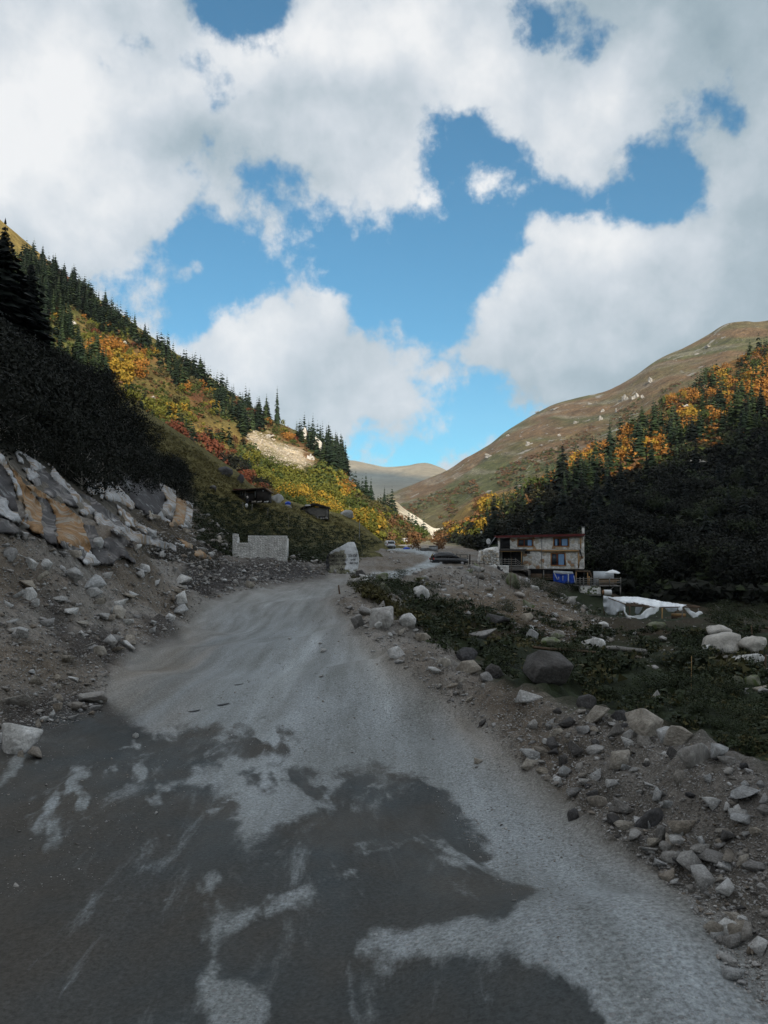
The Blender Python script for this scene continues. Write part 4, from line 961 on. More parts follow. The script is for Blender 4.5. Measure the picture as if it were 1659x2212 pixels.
# ---- sheets cut to an outline, with real thickness
def sheet(name, poly, step, mat, thick=0.4, bulge=0.0, rough=0.0, rfreq=1.0, parent=None, surf=None, front=0.0, smooth=False, hard=False, seed=0, wr=None):
    """poly: (u, v, d) or (u, v) with surf=names (then d is where that surface lies, less front)"""
    pts = []
    for q in poly:
        if len(q) == 2:
            h = pix(surf, q[0], q[1]); d = (h[0].y if h else 30)-front
        else: d = q[2]
        pts.append((q[0], q[1], d))
    a = np.array(pts); n = len(a); ring = []
    for i in range(n):
        p0, p1 = a[i], a[(i+1) % n]; k = max(1, int(np.hypot(*(p1-p0)[:2])/step))
        for j in range(k): ring.append(p0+(p1-p0)*j/k)
    ring = np.array(ring); rr = np.random.default_rng(seed+7)
    if hard: ring[:, :2] += rr.normal(0, step*.16, (len(ring), 2))
    lo, hi = ring[:, :2].min(0), ring[:, :2].max(0); inner = []
    for yy in np.arange(lo[1]+step*.5, hi[1], step*.87):
        for xx in np.arange(lo[0]+step*.5, hi[0], step):
            q = (xx+rr.uniform(-.25, .25)*step, yy+rr.uniform(-.25, .25)*step)
            inner.append(q)
    inner = np.array(inner) if inner else np.zeros((0, 2))
    if len(inner):
        ok = inpoly(inner[:, 0], inner[:, 1], ring[:, :2]) & (distpoly(inner[:, 0], inner[:, 1], ring[:, :2]) > step*.45); inner = inner[ok]
    R_ = len(ring)
    vv = [Vector((p[0], p[1])) for p in ring] + [Vector((p[0], p[1])) for p in inner]
    res_ = delaunay_2d_cdt(vv, [(i, (i+1) % R_) for i in range(R_)], [], 1, 1e-4)
    ov, of = np.array([x[:] for x in res_[0]]), [f for f in res_[2] if len(f) == 3]
    # depth by inverse-distance from the outline
    D = np.hypot(ov[:, None, 0]-a[None, :, 0], ov[:, None, 1]-a[None, :, 1])+.3
    wt = 1/D**2; d = (wt*a[None, :, 2]).sum(1)/wt.sum(1)
    db = distpoly(ov[:, 0], ov[:, 1], ring[:, :2]); mx = max(db.max(), 1e-3)
    d = d - bulge*np.sqrt(np.clip(db/mx, 0, 1))
    W3 = np.array([P(u_, v_, d_) for (u_, v_), d_ in zip(ov, d)])
    if rough:
        nz_ = fbm(W3[:, 0]*rfreq+seed, W3[:, 1]*rfreq, W3[:, 2]*rfreq, 4, seed % 50)
        if hard: nz_ = nz_*.35+np.floor(fbm((W3[:, 0]+W3[:, 2])*.9+seed, (W3[:, 0]-W3[:, 2])*.15, None, 2, seed % 31)*3)*.09
        W3[:, 1] += nz_*rough
    if wr is not None:    # cloth folds: amplitude, frequency across
        W3[:, 1] += np.sin(W3[:, 0]*wr[1]+fbm(W3[:, 0]*.7, W3[:, 2]*.7, None, 3, seed)*5)*wr[0]
        W3[:, 2] += fbm(W3[:, 0]*1.2, W3[:, 1]*1.2, None, 3, seed+3)*wr[0]*.7
    o_ = np.array([0, 0, CAMZ]); dv = W3.mean(0)-o_; dv = dv/np.linalg.norm(dv); dv[2] -= 0.1
    Bk = W3+dv*thick; N_ = len(W3)
    tri = np.array(of); cnt = {}
    for f in of:
        for i in range(3):
            e = (f[i], f[(i+1) % 3]); cnt[e] = 1
    side = [(b, a_, a_+N_) for (a_, b) in cnt if (b, a_) not in cnt] + [(b, a_+N_, b+N_) for (a_, b) in cnt if (b, a_) not in cnt]
    fr = np.concatenate([tri[:, ::-1], tri+N_, np.array(side)[:, :]])
    me = mesh_np(name, np.concatenate([W3, Bk]), fr, [mat], smooth=smooth)
    bm = bmesh.new(); bm.from_mesh(me); bmesh.ops.recalc_face_normals(bm, faces=bm.faces); bm.to_mesh(me); bm.free()
    return link(name, me, parent=parent)

# ---- the striped rock outcrop on the left
def OC(pts, k=1.13):
    cx = sum(p[0] for p in pts)/len(pts); cy = sum(p[1] for p in pts)/len(pts)
    return [((cx+(x-cx)*k)*.1356, 425+(cy+(y-cy)*k)*.1356) for x, y in pts]
outc = bpy.data.objects.new('rock_outcrop', None); COL.objects.link(outc)
tag(outc, 'outcrop of slanting grey, white and rust stained rock slabs above the rubble slope', 'rock outcrop')
SLABS = [
 ('slab_dark', [(-60, 250), (0, 290), (60, 370), (100, 450), (160, 700), (150, 715), (90, 600), (0, 520), (-60, 480)], .9, 'dark grey slab between two white ones'),
 ('slab_pale', [(-80, 480), (0, 520), (90, 600), (150, 718), (60, 690), (0, 655), (-80, 640)], 1.0, 'white slab at the edge of the picture'),
 ('slab_pale', [(-60, 140), (0, 200), (60, 290), (90, 380), (135, 450), (170, 560), (190, 650), (165, 700), (100, 450), (60, 370), (0, 290), (-60, 230)], .8, 'white slab with a rusty edge'),
 ('slab_rust', [(60, 300), (150, 400), (230, 510), (290, 580), (320, 790), (250, 760), (165, 705), (195, 640), (140, 450)], .7, 'rusty grey slab'),
 ('slab_grey', [(285, 545), (350, 570), (400, 650), (430, 860), (385, 855), (322, 805)], .6, 'dark brown slab'),
 ('slab_rust', [(350, 560), (470, 600), (600, 700), (660, 880), (650, 930), (520, 880), (432, 855), (402, 650)], .8, 'large orange and beige slab'),
 ('slab_grey', [(610, 740), (690, 750), (745, 890), (670, 900)], .5, 'narrow dark slab'),
 ('slab_grey', [(740, 740), (860, 800), (960, 880), (1040, 930), (1080, 1040), (960, 1000), (900, 960), (830, 1010), (780, 900)], .7, 'grey streaked slab'),
 ('slab_pale', [(500, 865), (655, 915), (735, 1010), (640, 1015)], .5, 'pale lower slab'),
 ('slab_grey', [(660, 900), (770, 910), (825, 1020), (735, 1015)], .45, 'bluish grey lower slab'),
 ('slab_pale', [(355, 290), (400, 320), (520, 450), (620, 560), (730, 650), (715, 665), (600, 640), (520, 560), (480, 480), (400, 400)], .9, 'long white diagonal slab'),
 ('slab_grey', [(180, 330), (330, 330), (400, 410), (500, 490), (560, 590), (480, 570), (350, 510), (250, 430)], .5, 'weathered grey slab'),
 ('slab_rust', [(140, 350), (240, 440), (350, 520), (450, 580), (380, 560), (300, 530), (220, 470)], .6, 'thin brown rib'),
 ('slab_pale', [(100, 180), (200, 225), (330, 310), (250, 330), (150, 270)], .6, 'pale broken slab high up'),
 ('slab_pale', [(170, 320), (250, 325), (290, 380), (215, 400)], .6, 'bluish white block'),
 ('slab_pale', [(600, 395), (740, 410), (770, 500), (745, 540), (660, 500)], .7, 'pale ribbed face under the dark woods'),
 ('slab_grey', [(560, 500), (700, 560), (860, 680), (940, 800), (1020, 880), (960, 870), (830, 780), (700, 660)], .5, 'ribbed grey slab'),
 ('slab_pale', [(880, 600), (960, 660), (1010, 720), (1140, 775), (1130, 800), (1060, 790), (940, 740), (890, 660)], .6, 'pinkish white slab'),
 ('slab_pale', [(830, 690), (900, 720), (1000, 790), (1130, 830), (1270, 880), (1270, 920), (1120, 880), (980, 850), (880, 780)], .6, 'long tan and white slab'),
 ('slab_rust', [(1310, 835), (1450, 900), (1560, 990), (1440, 960), (1370, 900)], .6, 'orange slab at the lower end'),
 ('slab_grey', [(0, 690), (90, 720), (160, 790), (60, 790), (-20, 780)], .5, 'bluish block under the white slab'),
 ('slab_pale', [(700, 640), (800, 690), (900, 790), (1020, 890), (1040, 930), (960, 880), (860, 800), (740, 735)], .5, 'thin pale ledge'),
 ('slab_grey', [(430, 850), (520, 885), (640, 935), (700, 1000), (590, 980), (470, 900)], .5, 'grey ledge under the orange slab'),
]
SS = ['ground', 'L1']
for i, (mt, pl, th, lab) in enumerate(SLABS):
    o = sheet('slab', OC(pl), 1.7, M[mt], thick=th*3.0, bulge=0, rough=.55, rfreq=1.1, parent=outc, surf=SS, front=.55+.35*th, hard=True, seed=i*13); o['label'] = lab
bold = bpy.data.objects.new('boulder', None); COL.objects.link(bold); tag(bold, 'huge rounded boulder with a black lichened face ending the striped outcrop', 'boulder')
for i, (mt, pl, th, lab) in enumerate([
 ('slab_pale', [(790, 430), (830, 410), (1000, 590), (960, 612), (790, 540)], 1.2, 'white broken face'),
 ('slab_dark', [(820, 370), (1020, 375), (1170, 440), (1215, 560), (1150, 650), (1080, 645), (1000, 590), (900, 470)], 2.0, 'black lichened face'),
 ('slab_pale', [(1165, 438), (1290, 500), (1282, 640), (1240, 712), (1120, 682), (1080, 650), (1150, 645), (1210, 560)], 1.8, 'white rounded end'),
 ('slab_rust', [(1290, 545), (1375, 568), (1345, 742), (1250, 732), (1280, 645)], 1.4, 'orange stained side'),
 ('slab_pale', [(1372, 570), (1420, 590), (1412, 700), (1380, 752), (1335, 740)], 1.3, 'pale end block')]):
    o = sheet('face', OC(pl), 1.9, M[mt], thick=th*2.2, bulge=.55*th, rough=.6, rfreq=.9, parent=bold, surf=SS, front=.9+.5*th, hard=True, seed=i*17+3, smooth=False); o['label'] = lab

# ---- building helpers: local box meshes
def box_me(name, x0, x1, y0, y1, z0, z1, mat):
    v = np.array([(x, y, z) for z in (z0, z1) for y in (y0, y1) for x in (x0, x1)], float)
    f = np.array([(0, 2, 3, 1), (4, 5, 7, 6), (0, 1, 5, 4), (2, 6, 7, 3), (0, 4, 6, 2), (1, 3, 7, 5)])
    return mesh_np(name, v, f, [mat])
def box(name, x0, x1, y0, y1, z0, z1, mat, parent=None, label=None):
    o = link(name, box_me(name, x0, x1, y0, y1, z0, z1, mat), parent=parent)
    if label: o['label'] = label
    return o
def bar_geo(p, q, r, sides=5, r2=None, jit=0.0):
    p, q = Vector(p), Vector(q); d = (q-p); L = d.length; d.normalize(); a = d.orthogonal().normalized(); b_ = d.cross(a)
    K = 1 if not jit else 4; V = []; Fc = []
    off = Vector((0, 0, 0))
    for k in range(K+1):
        c = p.lerp(q, k/K) + ((a*random.uniform(-jit, jit)+b_*random.uniform(-jit, jit)) if 0 < k < K else Vector())
        rr = r+((r2 if r2 is not None else r)-r)*k/K
        for s in range(sides):
            t_ = 2*math.pi*s/sides; V.append(c+(a*math.cos(t_)+b_*math.sin(t_))*rr)
    for k in range(K):
        for s in range(sides): Fc.append((k*sides+s, k*sides+(s+1) % sides, (k+1)*sides+(s+1) % sides, (k+1)*sides+s))
    V += [p, q]; T = []
    for s in range(sides): T.append((len(V)-2, (s+1) % sides, s)); T.append((len(V)-1, K*sides+s, K*sides+(s+1) % sides))
    return np.array([x[:] for x in V]), Fc, T
def bar(name, p, q, r, mat, parent=None, sides=5, r2=None, jit=0.0):
    V, Fc, T = bar_geo(p, q, r, sides, r2, jit)
    return link(name, mesh_np(name, V, [Fc, T], [mat]), parent=parent)
def prism(name, pts, axis, a0, a1, mat, parent=None, inset=0.0, label=None):
    """polygon pts extruded along an axis ('y': pts are (x,z); 'x': (y,z); 'z': (x,y))"""
    n = len(pts); V = []
    cx = sum(p[0] for p in pts)/n; cy = sum(p[1] for p in pts)/n
    for k, a_ in enumerate((a0, a1)):
        for p in pts:
            q = p
            if inset and k == 1: q = (cx+(p[0]-cx)*(1-inset), cy+(p[1]-cy)*(1-inset))
            V.append((q[0], a_, q[1]) if axis == 'y' else (a_, q[0], q[1]) if axis == 'x' else (q[0], q[1], a_))
    bm = bmesh.new(); vs = [bm.verts.new(v) for v in V]
    bm.faces.new(vs[:n]); bm.faces.new(vs[n:][::-1])
    for i in range(n): bm.faces.new((vs[i], vs[n+i], vs[n+(i+1) % n], vs[(i+1) % n]))
    bmesh.ops.recalc_face_normals(bm, faces=bm.faces)
    me = bpy.data.meshes.new(name); bm.to_mesh(me); bm.free(); me.materials.append(mat)
    o = link(name, me, parent=parent)
    if label: o['label'] = label
    return o
def clip_half(poly, nx, ny, c):
    out = []; m_ = len(poly)
    for i in range(m_):
        a_, b_ = poly[i], poly[(i+1) % m_]; da, db = a_[0]*nx+a_[1]*ny-c, b_[0]*nx+b_[1]*ny-c
        if da <= 0: out.append(a_)
        if da*db < 0: t_ = da/(da-db); out.append((a_[0]+(b_[0]-a_[0])*t_, a_[1]+(b_[1]-a_[1])*t_))
    return out
def stone_face(parent, rect, n, holes, mats, yoff=0.0, proud=0.05, axis='y', seed=1, name='stone', top=None, sgn=-1, sub=True, asp=1.3):
    """irregular stones laid in mortar over a wall face; each stone its own mesh"""
    r = np.random.default_rng(seed); x0, x1, z0, z1 = rect; sites = []
    cell = math.sqrt((x1-x0)*(z1-z0)/n)
    for zz in np.arange(z0+cell*.4, z1, cell*.85/asp**.5*1.0):
        for xx in np.arange(x0+cell*.4, x1, cell*1.1*asp**.5*.9):
            q = (xx+r.uniform(-.42, .42)*cell, zz+r.uniform(-.34, .34)*cell)
            if any(h[0] < q[0] < h[1] and h[2] < q[1] < h[3] for h in holes): continue
            if x0 < q[0] < x1 and z0 < q[1] < z1: sites.append(q)
    S = np.array(sites); made = 0
    for i, s in enumerate(sites):
        poly = [(x0, z0), (x1, z0), (x1, z1), (x0, z1)]
        d = np.hypot(*(S-np.array(s)).T); near = np.argsort(d)[1:16]
        for j in near:
            q = S[j]; nx, ny = q[0]-s[0], q[1]-s[1]; L = math.hypot(nx, ny); nx /= L; ny /= L
            poly = clip_half(poly, nx, ny, nx*(s[0]+q[0])/2+ny*(s[1]+q[1])/2-0.018)
            if len(poly) < 3: break
        if len(poly) < 3: continue
        for (hx0, hx1, hz0, hz1) in holes:
            # only clip against holes that the stone overlaps
            px = [p[0] for p in poly]; pz = [p[1] for p in poly]
            if max(px) <= hx0 or min(px) >= hx1 or max(pz) <= hz0 or min(pz) >= hz1: continue
            opts = []
            if s[0] <= hx0: opts.append((hx0-s[0], 1, 0, hx0))
            if s[0] >= hx1: opts.append((s[0]-hx1, -1, 0, -hx1))
            if s[1] <= hz0: opts.append((hz0-s[1], 0, 1, hz0))
            if s[1] >= hz1: opts.append((s[1]-hz1, 0, -1, -hz1))
            if opts: o_ = max(opts); poly = clip_half(poly, o_[1], o_[2], o_[3])
        if len(poly) < 3: continue
        cx = sum(p[0] for p in poly)/len(poly); cz = sum(p[1] for p in poly)/len(poly)
        pr = proud*r.uniform(.5, 1.2); V = []; m_ = len(poly)
        for k, (sc_, yy) in enumerate(((1.0, 0.0), (0.97, pr*.7), (0.80, pr))):
            for p in poly:
                a_ = (cx+(p[0]-cx)*sc_, cz+(p[1]-cz)*sc_)
                V.append((a_[0], yoff+sgn*yy, a_[1]) if axis == 'y' else (yoff+sgn*yy, a_[0], a_[1]))
        V.append((cx, yoff+sgn*pr*1.05, cz) if axis == 'y' else (yoff+sgn*pr*1.05, cx, cz))
        Fq = []; Ft = []
        for k in range(2):
            for i_ in range(m_): Fq.append((k*m_+i_, k*m_+(i_+1) % m_, (k+1)*m_+(i_+1) % m_, (k+1)*m_+i_))
        for i_ in range(m_): Ft.append((2*m_+i_, 2*m_+(i_+1) % m_, 3*m_))
        if (sgn < 0) != (axis == 'y'): Fq = [f[::-1] for f in Fq]; Ft = [f[::-1] for f in Ft]
        link(name, mesh_np(name, V, [Fq, Ft], [mats[int(r.integers(len(mats)))]]), parent=parent); made += 1
    return made
M['mortar'] = simple('mortar', (0.60, 0.595, 0.57), 0.95, .25, 3, bmp=.3)
M['ws1'] = rockmat('wall_stone_grey', [(.70, .70, .67), (.78, .77, .74), (.60, .60, .575)], speck=.15)
M['ws2'] = rockmat('wall_stone_tan', [(.64, .58, .48), (.56, .50, .40)], speck=.15)
M['ws3'] = rockmat('wall_stone_rust', [(.48, .32, .20), (.42, .28, .18)], speck=.15)
M['ws4'] = rockmat('wall_stone_pale', [(.72, .72, .69), (.80, .79, .76)], speck=.15)
M['wood_new'] = simple('wood_new', (0.42, 0.26, 0.12), 0.7, .25, 3, stretch=(1, 1, 6))
M['wood_red'] = simple('wood_red', (0.20, 0.055, 0.02), 0.5, .25, 3)
M['wood_grey'] = simple('wood_grey', (0.21, 0.20, 0.185), 0.9, .35, 2, stretch=(1, 6, 6))
M['wood_dark'] = simple('wood_dark', (0.035, 0.030, 0.027), 0.9, .35, 2, stretch=(1, 6, 6))
M['wood_brown'] = simple('wood_brown', (0.11, 0.075, 0.05), 0.9, .35, 2)
M['roof_red'] = simple('roof_red', (0.11, 0.022, 0.022), 0.6, .3, 2)
M['metal'] = simple('metal_grey', (0.28, 0.29, 0.30), 0.5, .2, 3, metallic=.3)
M['black'] = simple('black_plastic', (0.012, 0.012, 0.014), 0.5, .3, 3)
M['shade_in'] = simple('interior_shade', (0.02, 0.02, 0.022), 0.9, .2, 3)  # near-black surfaces; the shade inside openings is put into the colour
M['white'] = simple('white_paint', (0.68, 0.69, 0.70), 0.5, .06, 3)
M['cloth_white'] = simple('white_sheeting', (0.84, 0.87, 0.90), 0.55, .12, 1.5, bmp=.3, bscale=6)
M['cloth_thin'] = simple('thin_sheeting', (0.50, 0.54, 0.58), 0.6, .25, 1.2)
M['blue_tarp'] = simple('blue_tarp', (0.025, 0.085, 0.50), 0.45, .3, 2, bmp=.3, bscale=5)
M['curtain'] = simple('blue_curtain', (0.20, 0.34, 0.55), 0.8, .3, 6, stretch=(5, 1, .3))
M['glass'] = simple('window_glass', (0.035, 0.05, 0.065), 0.08, .1, 2)
M['rust_metal'] = simple('rusty_metal', (0.22, 0.12, 0.06), .8, .5, 3)

# ---- the stone house
HD = 112.0; HS = 0.0995*HD/F
hb = P(540.2, 568.8, HD)
house = bpy.data.objects.new('stone_house', None); COL.objects.link(house); house.location = hb; house.rotation_euler = (0, 0, math.radians(-15))
tag(house, 'two storey stone house with red roof edge and blue curtains beyond the gully', 'house')
def hx(c): return (c-655)*HS
def hz(c): return (492-c)*HS
DEP = 7.5
wall = box('wall', hx(235), hx(1078), 0, DEP, hz(492), hz(172), M['mortar'], house)
wins = {'a': (437, 585, 195, 266), 'b': (790, 936, 186, 267), 'c': (765, 900, 337, 458)}
holes = [(hx(a), hx(b_), hz(d), hz(c)) for a, b_, c, d in wins.values()]
opening = (hx(256), hx(357), hz(291), hz(182)); porch = (hx(210), hx(485), hz(492), hz(318)); small = (hx(507), hx(556), hz(342), hz(316))
ledge = (hx(485), hx(1045), hz(320), hz(300))
MS = [M['ws1'], M['ws1'], M['ws4'], M['ws4'], M['ws1'], M['ws2'], M['ws1'], M['ws1'], M['ws2'], M['ws3'], M['ws1'], M['ws4']]
n_st = stone_face(wall, (hx(235), hx(1078), hz(492), hz(174)), 235, holes+[opening, porch, small, ledge], MS, 0.0, .05, seed=4)
n_st += stone_face(wall, (0.1, DEP-.1, hz(492), hz(174)), 55, [], MS, hx(1078), .05, axis='x', seed=5, sgn=1)
print('house stones', n_st)
def window(rect, curt):
    x0, x1, z1, z0 = hx(rect[0]), hx(rect[1]), hz(rect[2]), hz(rect[3]); t_ = .09
    w = bpy.data.objects.new('window', None); COL.objects.link(w); w.parent = house
    for (a, b_, c, d) in ((x0-.06, x1+.06, z1-.02, z1+.10), (x0-.06, x1+.06, z0-.10, z0+.02), (x0-.12, x0+.02, z0-.10, z1+.10), (x1-.02, x1+.12, z0-.10, z1+.10)):
        pass
    V = []; Fq = []
    def addb(a, b_, y0, y1, c, d):
        o_ = len(V)
        for z in (c, d):
            for y in (y0, y1):
                for x in (a, b_): V.append((x, y, z))
        for f in ((0, 2, 3, 1), (4, 5, 7, 6), (0, 1, 5, 4), (2, 6, 7, 3), (0, 4, 6, 2), (1, 3, 7, 5)): Fq.append(tuple(o_+k for k in f))
    addb(x0-.10, x1+.10, -.10, -.002, z1, z1+.11); addb(x0-.10, x1+.10, -.10, -.002, z0-.10, z0); addb(x0-.11, x0, -.098, -.002, z0+.001, z1-.001); addb(x1, x1+.11, -.098, -.002, z0+.001, z1-.001)
    link('surround', mesh_np('surround', V, Fq, [M['wood_new']]), parent=w)
    V = []; Fq = []; xm = x0+(x1-x0)*.42
    addb(x0, x1, -.085, -.02, z1-.09, z1-.002); addb(x0, x1, -.085, -.02, z0+.002, z0+.09)
    for xc in (x0, x1-.09, xm-.07): addb(xc+.002, xc+.088+(.06 if xc == xm-.07 else 0), -.083, -.022, z0+.092, z1-.092)
    link('frame', mesh_np('frame', V, Fq, [M['wood_red']]), parent=w)
    box('pane', x0+.09, xm-.07, -.05, -.045, z0+.09, z1-.09, M['glass'], w); box('pane', xm+.08, x1-.09, -.05, -.045, z0+.09, z1-.09, M['glass'], w)
    # curtain folds hung just outside the dark pane's plane reads as behind it
    for (a, b_) in curt:
        xa, xb = x0+(x1-x0)*a, x0+(x1-x0)*b_; n = 24; V = []
        for i in range(n+1):
            xx = xa+(xb-xa)*i/n; yy = -.060-.006*math.sin(i*1.7)
            V += [(xx, yy, z0+.10), (xx, yy, z1-.10)]
        Fq = [(2*i, 2*i+2, 2*i+3, 2*i+1) for i in range(n)]
        link('curtain', mesh_np('curtain', V, Fq, [M['curtain']]), parent=w)
window(wins['a'], [(.66, .92)]); window(wins['b'], [(.10, .24), (.55, .92)]); window(wins['c'], [(.52, .92)])
box('window', small[0], small[1], -.03, -.004, small[2], small[3], M['shade_in'], house, 'small dark window')
box('opening', opening[0], opening[1], -.012, -.004, opening[2], opening[3], M['shade_in'], house, 'dark panel for the shade in the open bay under the roof')
box('rail', opening[0], opening[1], -.10, -.05, hz(270), hz(264), M['wood_dark'], house)
# roof: thin red metal sheet with ridged edge
roof = prism('roof', [(hx(205), hz(160)), (hx(1094), hz(143)), (hx(1094), hz(152)), (hx(1080), hz(168)), (hx(220), hz(180)), (hx(208), hz(172))], 'y', -.55, DEP+.4, M['roof_red'], house)
for i in range(30):
    x_ = hx(215)+i*(hx(1085)-hx(215))/29; f_ = (x_-hx(205))/(hx(1094)-hx(205)); z_ = hz(160)*(1-f_)+hz(143)*f_
    box('ridge', x_-.03, x_+.03, -.57, DEP+.42, z_-.01, z_+.04, M['roof_red'], roof)
ch = box('chimney', hx(1064), hx(1090), .2, .6, hz(180), hz(82), M['ws1'], house)
box('cap', hx(1060), hx(1094), .15, .65, hz(78), hz(72), M['metal'], ch); box('flue', hx(1067), hx(1087), .24, .56, hz(81.5), hz(78.5), M['black'], ch)
box('drainpipe', hx(668), hx(674), -.11, -.055, hz(490), hz(172), M['metal'], house)
box('ledge_board', hx(520), hx(668), -.22, -.006, hz(312), hz(298), M['wood_new'], house); box('ledge_board', hx(675), hx(1045), -.30, -.006, hz(320), hz(304), M['wood_new'], house)
box('corner_board', hx(1022), hx(1036), -.12, -.055, hz(480), hz(330), M['wood_new'], house)
box('corner_board', hx(1046), hx(1058), -.12, -.055, hz(290), hz(180), M['wood_new'], house)
prism('canopy', [(hx(1035), hz(303)), (hx(1050), hz(300)), (hx(1068), hz(385)), (hx(1058), hz(385))], 'y', -.35, -.2, M['wood_dark'], house)
# porch
pr_ = prism('porch_roof', [(-1.9, hz(306)), (.0, hz(292)), (.0, hz(298)), (-1.9, hz(312))], 'x', hx(180), hx(522), M['wood_dark'], house)
box('beam', hx(196), hx(478), -1.8, -1.66, hz(322), hz(313), M['wood_new'], pr_)
box('opening', hx(280), hx(482), -.012, -.004, hz(478), hz(322), M['shade_in'], house, 'dark panel for the shade in the porch doorway')
box('opening', hx(212), hx(276), -.05, -.02, hz(478), hz(322), M['ws1'], house)
for c_, mt in ((190, 'white'), (224, 'wood_new'), (482, 'wood_new')): box('post', hx(c_)-.05, hx(c_)+.05, -1.78, -1.68, hz(470), hz(323), M[mt], house)
box('post', hx(366)-.06, hx(366)+.06, -.2, -.1, hz(470), hz(322), M['wood_grey'], house)
for k in range(4): box('carving', hx(224)-.11, hx(224)+.11, -1.81, -1.65, hz(352+k*15)-.05, hz(352+k*15)+.04, M['wood_new'], house)
# porch deck with railings and steps
dk = box('deck', hx(100), hx(500), -2.2, -.05, hz(470), hz(458), M['wood_grey'], house)
for c_ in (105, 165, 225, 280, 320, 360, 425): box('railing_post', hx(c_)-.04, hx(c_)+.04, -2.2, -2.12, hz(457), hz(385), M['wood_grey'], dk)
for c_ in (400, 420, 440): box('rail', hx(100), hx(428), -2.25, -2.205, hz(c_)-.04, hz(c_)+.035, M['wood_grey'], dk)
st = bpy.data.objects.new('stairs', None); COL.objects.link(st); st.parent = house
for k in range(5): box('step', hx(430)+k*.26, hx(430)+k*.26+.34, -2.15, -1.2, hz(462)-k*.2-.06, hz(462)-k*.2, M['wood_grey'], st)
for k in (0, .28, .56): bar('handrail', (hx(428), -2.2, hz(395)-k), (hx(520), -2.2, hz(462)-k), .04, M['wood_grey'], st)
for c_ in (340, 400, 450, 500): box('plank', hx(340), hx(540), -2.3, -2.24, hz(462+ (c_-340)*.25)-.06, hz(462+(c_-340)*.25)+.05, M['wood_grey'], st)
# lower storey: dark open store under the house, posts, board shed
box('beam', hx(540), hx(1100), -.5, -.35, hz(502), hz(493), M['wood_dark'], house)
box('opening', hx(545), hx(800), .35, .45, hz(600), hz(503), M['shade_in'], house, 'dark panel for the shade in the store under the house')
box('basement_wall', hx(545), hx(1078), .5, DEP, hz(640), hz(492)-.003, M['shade_in'], house)
for c_ in (540, 555, 690, 1003): box('post', hx(c_)-.06, hx(c_)+.06, -.48, -.36, hz(610), hz(503), M['wood_grey'], house)
for k in range(4): box('plank', hx(682), hx(780), -.42, -.38, hz(595-k*16)-.07, hz(595-k*16)+.07, M['wood_brown'], house)
box('shed_wall', hx(560), hx(676), -.3, -.2, hz(640), hz(540), M['wood_brown'], house)
bas = prism('lean_to_roof', [(hx(1000), hz(505)), (hx(1140), hz(512)), (hx(1160), hz(580)), (hx(1152), hz(582)), (hx(1130), hz(522)), (hx(1000), hz(518))], 'y', -.9, 1.5, M['wood_brown'], house)
for c_ in (1005, 1115): box('post', hx(c_)-.07, hx(c_)+.07, -.8, -.66, hz(640), hz(519), M['wood_new'], house)
box('post', hx(1128)-.08, hx(1128)+.08, -1.5, -1.35, hz(655), hz(560), M['wood_new'], house)

def tarp(pts, name, label, cat, mt, d, step=1.5, wr=(.08, 5), seed=1, th=.03):
    o = sheet(name, [(u, v, d) for u, v in pts], step, M[mt], thick=th, seed=seed, wr=wr, smooth=True); tag(o, label, cat); return o
def H2(pts): return [(475+x*.0995, 520+y*.0995) for x, y in pts]
tarp(H2([(783, 520), (860, 545), (990, 540), (1000, 640), (900, 640), (790, 615)]), 'tarp', 'blue tarpaulin hung under the stone house', 'tarpaulin', 'blue_tarp', 109.6, .9, (.07, 6))
wt_ = bpy.data.objects.new('tarp', None); COL.objects.link(wt_); tag(wt_, 'ragged white sheet strips along the top of the blue tarpaulin', 'sheeting')
for pl in ([(790, 510), (980, 520), (990, 542), (860, 545), (785, 530)], [(790, 530), (800, 530), (835, 600), (825, 602)], [(932, 542), (944, 542), (942, 632), (932, 630)], [(838, 570), (845, 570), (845, 600), (838, 600)], [(880, 560), (887, 560), (885, 610), (879, 610)], [(990, 560), (998, 560), (1012, 640), (1004, 640)]):
    o = sheet('strip', [(u, v, 109.3) for u, v in H2(pl)], 1.2, M['cloth_thin'], thick=.03, parent=wt_, wr=(.03, 6))
# stone retaining wall left of the porch, curved bank wall
rw = bpy.data.objects.new('retaining_wall', None); COL.objects.link(rw); tag(rw, 'pale stone retaining wall under the porch of the stone house', 'wall')
RD = 106.0; rp = P(475, 577, RD); RS = 0.0995*RD/F
rw.location = (rp[0], rp[1], rp[2])
def rx(c): return c*RS
def rz_(c): return (573-c)*RS
wr_ = box('core', rx(0), rx(340), 0, .8, rz_(600), rz_(458), M['mortar'], rw)
stone_face(wr_, (rx(0), rx(340), rz_(600), rz_(460)), 70, [], [M['ws4'], M['ws1'], M['ws4']], 0, .06, seed=9)
bank = sheet('stone_bank', [(u, v, 111.2) for u, v in H2([(20, 420), (40, 310), (110, 285), (200, 272), (245, 272), (245, 470), (120, 470), (20, 470)])], 1.6, M['ws4'], thick=3.0, bulge=.8, rough=.5, rfreq=1.2, hard=True, seed=5)
tag(bank, 'bank of mortared pale stone left of the stone house', 'wall')
b0_ = P(*H2([(60, 465)])[0], 110.0); b1_ = P(*H2([(238, 300)])[0], 110.0)
print('bank', stone_face(bank, (b0_[0], b1_[0], b0_[2], b1_[2]), 60, [], [M['ws4'], M['ws1'], M['ws2']], b0_[1]+.35, .5, seed=31))
o = sheet('plastic_sheet', [(u, v, 105.2) for u, v in H2([(222, 455), (250, 470), (262, 500), (285, 490), (280, 520), (255, 545), (222, 530)])], .9, M['black'], thick=.3, bulge=.3, rough=.3, rfreq=3, hard=True); tag(o, 'black plastic sheet bundled on the pale retaining wall', 'plastic sheet')

